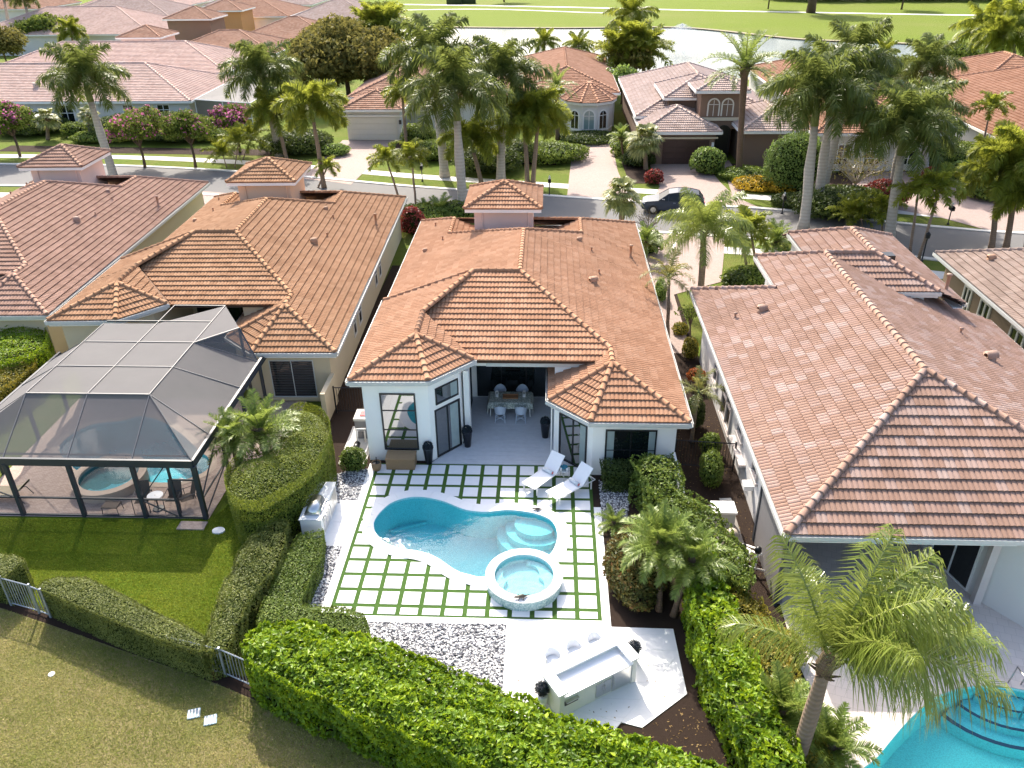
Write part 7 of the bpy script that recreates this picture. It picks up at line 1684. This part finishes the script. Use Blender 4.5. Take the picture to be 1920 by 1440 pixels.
PX('fox',(999,344),(1008,238),'right trunk of the twin foxtail palms at the road',3.3)
PX('bigdate',(1046,262),(1043,165),'greyish feathery palm left of the arched bay house',2.5,nk=.8)
PX('coco',(1020,122),(1021,78),'left small palm silhouetted against the lake',2.9)
PX('coco',(1083,128),(1085,85),'right small palm silhouetted against the lake',2.9)
PX('coco',(1193,150),(1184,30),'tall coconut palm at the top above the bamboo clump',4.2)
PX('sabal',(1165,436),(1165,368),'fan palm by the near kerb left of the parked car',1.7)
PX('sabal',(1211,318),(1208,262),'fan palm in front of the brown garage',2.0)
PX('date',(1170,300),(1164,258),'small spiky palm between the bay house and the brown house',1.5,nk=.9)
PX('xmas',(748,372),(729,312),'left of the two slim palms near the cream villa roof corner',1.8)
PX('xmas',(780,392),(773,305),'right of the two slim palms near the cream villa roof corner',1.6)
for k,(b,t_,l) in enumerate((((425,314),(418,290),'low yellow green areca palm left of its taller neighbour by the street'),((440,315),(447,268),'taller areca palm of the clump by the street at left'),((455,300),(470,262),'areca palm leaning right beside the flowering tree'))): PX('areca',b,t_,l,2.1)
PX('xmas',(596,352),(610,322),'small palm between the foxtail trunks and the cream tower roof',1.3)
PX('bigdate',(1385,331),(1397,128),'tall feathery palm with brown trunk in front of the brown house tower',3.9,nk=.9)
PX('royal',(1506,432),(1527,235),'front royal palm of the tall pair with leaning white trunks',4.3,nk=1.1)
PX('royal',(1532,397),(1556,215),'rear royal palm of the tall pair with leaning white trunks',4.3,nk=1.1)
PX('royal',(1540,372),(1590,160),'dark royal palm crown behind the tall pair',3.8)
PX('royal',(1666,452),(1690,290),'royal palm right of the tall pair, its trunk foot beside the road',4.0,nk=1.1)
PX('royal',(1670,380),(1690,262),'royal palm close behind the right pale trunk',3.4)
PX('royal',(1733,331),(1738,245),'royal palm beside the curved driveway',3.6)
PX('royal',(1700,300),(1728,165),'royal palm against the water at the upper right',3.6)
PX('coco',(1652,135),(1657,100),'small palm by the lake edge at the upper right',2.6)
PX('xmas',(1706,473),(1719,378),'left of the two small palms in front of the right driveway',1.9)
PX('xmas',(1722,487),(1757,372),'right of the two small palms in front of the right driveway',1.9)
PX('areca',(1593,430),(1593,402),'short clumping palm left of the pale royal trunk',1.9); PX('areca',(1618,428),(1612,398),'short clumping palm with reddish stems by the kerb',1.7); PX('xmas',(1655,440),(1653,402),'short palm just left of the pale royal trunk',1.7)
PX('xmas',(1832,318),(1855,215),'slim palm in front of the white side wall at upper right',1.9)
PX('fox',(1859,467),(1873,352),'left palm of the group at the right edge by the road',3.0)
PX('fox',(1886,468),(1908,325),'tall palm of the group at the right edge by the road',3.3)
PX('fox',(1922,482),(1934,395),'palm cut by the right edge of the photo',2.8)
PX('queen',(1312,572),(1320,432),'queen palm standing beside the pale driveway',3.1,nk=.9)
PX('yellow',(1252,640),(1254,532),'small yellow green palm leaning over the orange roof edge',1.7)
PX('xmas',(1402,520),(1393,450),'left slim palm of the pair behind the right house roof edge',1.8); PX('xmas',(1421,522),(1410,448),'right slim palm of the pair behind the right house roof edge',1.8)
PX('date',(1455,466),(1455,452),'small date palm near the road left of the right garage roof',1.6)
PX('date',(1208,490),(1212,452),'pale fronded small palm at the corner of the orange roof by the driveway',1.4,nk=.8)
PX('date',(826,412),(826,400),'low date palm on the near verge left of the tower',1.7); PX('date',(800,410),(797,398),'smaller low date palm beside the red shrub',1.3)
PX('sabal',(90,262),(88,222),'pale low palm against the grey wall at left',1.6,nk=.7); PX('sabal',(170,262),(165,215),'pale low palm left of the royal trunk',1.4,nk=.6)
# top left
PX('royal',(66,92),(48,12),'tall palm at the top left corner, right trunk',3.4); PX('royal',(22,82),(8,0),'tall palm at the top left corner, left trunk',3.4)
PX('fox',(140,110),(135,70),'dark green palm behind the left royal crown',3.2); PX('coco',(212,52),(210,16),'small palm over the top left pink roofs',2.8); PX('coco',(425,62),(432,28),'left palm in front of the white walled top house',2.9); PX('coco',(452,60),(452,22),'right palm in front of the white walled top house',2.9)
PX('coco',(1852,125),(1848,55),'left palm of the upper right group beside the golf course',5.5); PX('coco',(1905,130),(1895,40),'tall palm of the upper right group beside the golf course',5.5); PX('fox',(1875,140),(1880,90),'bushy palm in the upper right group',4.6)
PX('coco',(605,12),(600,-20),'far palm at the top edge beside the golf course',4.)
# broadleaf and flowering trees
def TR(px,py,h,cr,mat,lab,name='tree',**k):
    x,y,_=G(px,py); return limb_tree(name,lab,x,y,h,cr,mat,**k)
TR(272,314,5.4,3.0,'tree_green','largest flowering tree with magenta blossom on the verge','flowering_tree',flower=('pink_flower',.35),leaf=.13,dens=60,trunk_h=1.9,group='flowering street trees')
TR(367,314,5.3,2.5,'tree_green','flowering tree with pink sprays to the right of the largest one','flowering_tree',flower=('pink_flower',.55),leaf=.13,dens=60,trunk_h=2.1,group='flowering street trees')
TR(38,294,5,2.8,'tree_green','flowering tree at the left edge with pale pink blossom','flowering_tree',flower=('pink_flower',.35),leaf=.13,dens=70,trunk_h=2.0,group='flowering street trees')
TR(450,286,4.8,2.2,'tree_green','flowering tree partly behind the areca palms','flowering_tree',flower=('pink_flower',.05),leaf=.13,dens=70,trunk_h=2.0,group='flowering street trees')
TR(655,195,9.0,7.0,'tree_olive','broad olive brown tree left of the tall palms','tree',leaf=.28,dens=16,trunk_h=3,nblob=14,trunk_r=.3)
TR(625,130,7.5,5.0,'tree_olive','smaller olive tree behind the broad one','tree',leaf=.28,dens=16,trunk_h=2.5,nblob=9,trunk_r=.2)
TR(600,150,6.0,4.5,'tree_green','green tree between the far roofs and the olive tree','tree',leaf=.26,dens=16,trunk_h=2,nblob=9)
for k_,(bx_,l_) in enumerate(((700,'left'),(712,'middle'),(726,'right'))): PX('areca',(bx_,88+k_),(bx_-4+4*k_,62-6*(k_%2)),l_+' clump of the tall feathery bamboo at the edge of the golf course',6.,nk=2.2)
TR(15,128,6,4.5,'tree_olive','olive green tree at the left edge beyond the pink roofs','tree',leaf=.26,dens=16,trunk_h=2.2); TR(95,98,6.5,5,'tree_green','rounded green tree at the upper left','tree',leaf=.28,dens=16,trunk_h=2.2)
TR(160,80,5,3.5,'tree_lime','light green tree at the upper left behind the royal palm','tree',leaf=.26,dens=16,trunk_h=1.6)
for k_,(bx_,tx_,ty_,l_) in enumerate(((1168,1158,100,'left'),(1182,1184,85,'middle'),(1196,1212,98,'right'))): PX('areca',(bx_,172),(tx_,ty_),l_+' arching clump of clustered palm above the brown house roof',4.0,nk=2.6)
TR(1184,172,6.5,3.2,'tree_olive','dark leafy base of the clustered palm above the brown house roof','tree',leaf=.26,dens=18,trunk_h=1.5,nblob=9)
TR(1165,195,5,2.2,'tree_lime','light green shrubby tree beside the rust roof','tree',leaf=.2,dens=25,trunk_h=1.)
TR(1600,365,4.2,3.4,'tree_olive','bare branched shrub with a few brown leaves before the pale house','bare_tree',leaf=.07,dens=5,trunk_h=.9,nblob=16,bark='bark_white')
TR(1214,455,2.6,1.2,'tree_olive','bare twiggy shrub at the near kerb by the orange roof corner','bare_tree',leaf=.04,dens=4,trunk_h=.7,nblob=14,trunk_r=.05)
TR(1290,650,2.8,.8,'tree_green','thin leafed tree beside the right house by the driveway','tree',leaf=.07,dens=30,trunk_h=1.2,nblob=8,trunk_r=.05)
TR(1520,24,16,7,'tree_green','large tree with thick trunk standing on the golf course','tree',leaf=.5,dens=5,trunk_h=9,trunk_r=.9)
TR(1690,18,9,5,'tree_olive','smaller tree on the golf course near the cart path','tree',leaf=.4,dens=6,trunk_h=6,trunk_r=.2)
TR(1440,17,9,4,'tree_green','slim tree at the top of the golf course','tree',leaf=.4,dens=6,trunk_h=6,trunk_r=.15)
TR(945,4,9,5,'tree_green','tree at the top edge above the lake','tree',leaf=.4,dens=6,trunk_h=6,trunk_r=.2)
for k,(px,py) in enumerate(((852,8),(878,7))): 
    x,y,_=G(px,py); cb=thing('golf_cart_shelter',('left' if k==0 else 'right')+' dark green box on the golf course at the top edge','golf box',(x,y,0),'boxes on the golf course'); m=MB(); m.box(x-2.1,x+2.1,y-1,y+1,0,1.5); part('box_body',m,M['hedge_dark'],cb)
for k in range(16): 
    px=1490+k*33; x,y,_=G(px,6-.4*k*0+ (k%3)); hh=4+2*((k*7)%5)/5
    limb_tree('tree',['dark','olive','green'][k%3]+' tree in the far row, '+['above the lake','left of the thick trunked tree','behind the thick trunked tree','right of the thick trunked tree','between the golf trees','near the upper right corner','at the upper right corner'][min(6,k//3)]+[', left one',', middle one',', right one'][k%3],x,y+12,hh+1.5,6.5,['tree_green','tree_olive','hedge_dark'][k%3],leaf=.55,dens=5,trunk_h=1.6,nblob=7)
# street shrubs
def BS(px,py,rx,ry,h,mt,lab,**k): x,y,_=G(px,py); return bush('shrub',lab,x,y,rx,ry,h,mt,k.pop('leaf',.10),k.pop('dens',120),**k)
for i,(px,py,rx,h,mt,l) in enumerate(((60,250,3.6,2.1,'hedge_dark','dark clipped shrub mass below the window of the grey house'),(145,255,1.5,1.4,'hedge_mid','round green shrub left of the royal trunk'),(178,265,2.2,1.0,'hedge_mid','low shrub at the foot of the royal palm'),(245,260,3.6,2.4,'hedge_dark','dark shrubs between the royal palm and the flowering trees'),(330,262,4.0,2.6,'hedge_dark','dark shrub mass behind the flowering trees'),(400,262,2.4,1.3,'hedge_mid','low green shrub under the flowering trees'),(560,285,3.4,2.0,'hedge_dark','dark shrubs in the bed left of the white garage drive'),(628,290,1.5,1.0,'tree_lime','bright green shrub beside the white garage drive'),
   (786,272,1.7,2.1,'hedge_mid','round pale green shrub beside the white house wall'),(812,297,2.4,1.6,'hedge_mid','low shrubs under the royal palms'),(915,320,3.0,2.2,'hedge_dark','dark shrub mass behind the low foxtail palm'),(955,305,2.6,2.0,'hedge_dark','dark shrubs behind the twin foxtails'),(1035,300,3.2,1.6,'hedge_mid','shrub bed left of the pale driveway'),(1105,264,2.9,.8,'hedge_dark','low hedge under the arched bay window'),(1180,290,1.8,1.4,'hedge_mid','green shrub right of the pale driveway'),(1195,310,1.6,1.2,'hedge_dark','dark shrub in front of the brown garage side'),(1225,345,.8,1.2,'red_shrub','coppery red shrub behind the fan palm'),
   (1325,325,1.5,2.2,'tree_lime','clipped green column shrub beside the brown garage'),(1330,325,1.1,.8,'hedge_mid','low skirt of shrub under the green column'),(1400,335,2.4,.9,'hedge_mid','low green planting below the brown wall'),(1440,345,2.4,.9,'hedge_dark','dark low planting behind the yellow flowers'),(1425,352,2.2,.85,'yellow_shrub','yellow flower bed in front of the brown house'),(1468,362,1.0,1.1,'yellow_shrub','small yellow spiky plant beside the flower bed'),(1485,385,1.6,.9,'hedge_dark','dark low shrub right of the flower bed'),(1484,358,2.5,4.6,'tree_lime','large clipped bright green globe tree beside the tall palms'),(1570,402,3.4,2.0,'hedge_dark','dark shrubs under the bare branched shrub'),(1655,385,1.8,1.9,'red_shrub','dark red shrub behind the pale palm trunks'),(1745,345,.9,1.4,'red_shrub','bright red shrub at the curved driveway'),(1790,315,3.6,2.0,'hedge_mid','green shrub mass at the top of the curved driveway'),(1815,338,2.0,1.5,'tree_lime','yellow green shrub along the white side wall'),(1860,370,2.4,1.5,'hedge_mid','shrub row right of the curved driveway'),(1700,300,4.2,3.0,'hedge_dark','dark shrub mass under the royal palms at right'),
   (1405,535,1.6,1.1,'hedge_mid','round shrub at the foot of the slim palm pair'),(1385,540,1.0,1.0,'hedge_dark','dark shrub beside the driveway lawn'),(775,440,.9,2.0,'red_shrub','red and orange leafed shrub between the cream and white villas'),(790,420,2.4,1.3,'hedge_mid','green shrubs on the near verge left of the tower'),(850,410,1.8,1.2,'hedge_mid','green shrub on the near verge beside the tower'),(1215,475,.9,1.6,'hedge_mid','pale shrub at the orange roof corner'),(700,60,5,5.5,'tree_green','green shrub mass below the bamboo like tree'),(560,30,4,3.5,'tree_olive','olive shrub near the top houses'),(1640,140,4,2.4,'hedge_mid','shrubs along the lake edge at right'),(1780,110,5,2.4,'hedge_mid','green shrubs by the golf course at right'))):
    BS(px,py,rx,rx*.8,h,mt,l,leaf=.10 if py>200 else .22,dens=110 if py>200 else 22)
# fountain spray on the lake
t=NT('water_spray'); tr_=t.n('ShaderNodeBsdfTransparent'); t.col((.95,.95,.95)); t.pr(.6); mx=t.n('ShaderNodeMixShader'); mx.inputs[0].default_value=.07; t.t.links.new(tr_.outputs[0],mx.inputs[1]); t.t.links.new(t.b.outputs[0],mx.inputs[2]); t.t.links.new(mx.outputs[0],t.out.inputs[0])
fx,fy,_=G(1275,100); V=[];F=[]; n=3000
hh=RNG.random(n); ang=RNG.uniform(0,2*PI,n); rr=5.5*(1-hh**1.6)**.6*RNG.uniform(.1,1,n); P=np.stack([fx+rr*np.cos(ang),fy+rr*np.sin(ang),hh*4.6-.1],1); V,F=cards(P,np.tile([0,-1,0.3],(n,1)),.22,.8,.8)
o=npart('fountain_spray',V,F,t.m,None,None,False,'stuff'); o['label']='white fountain spray on the lake'
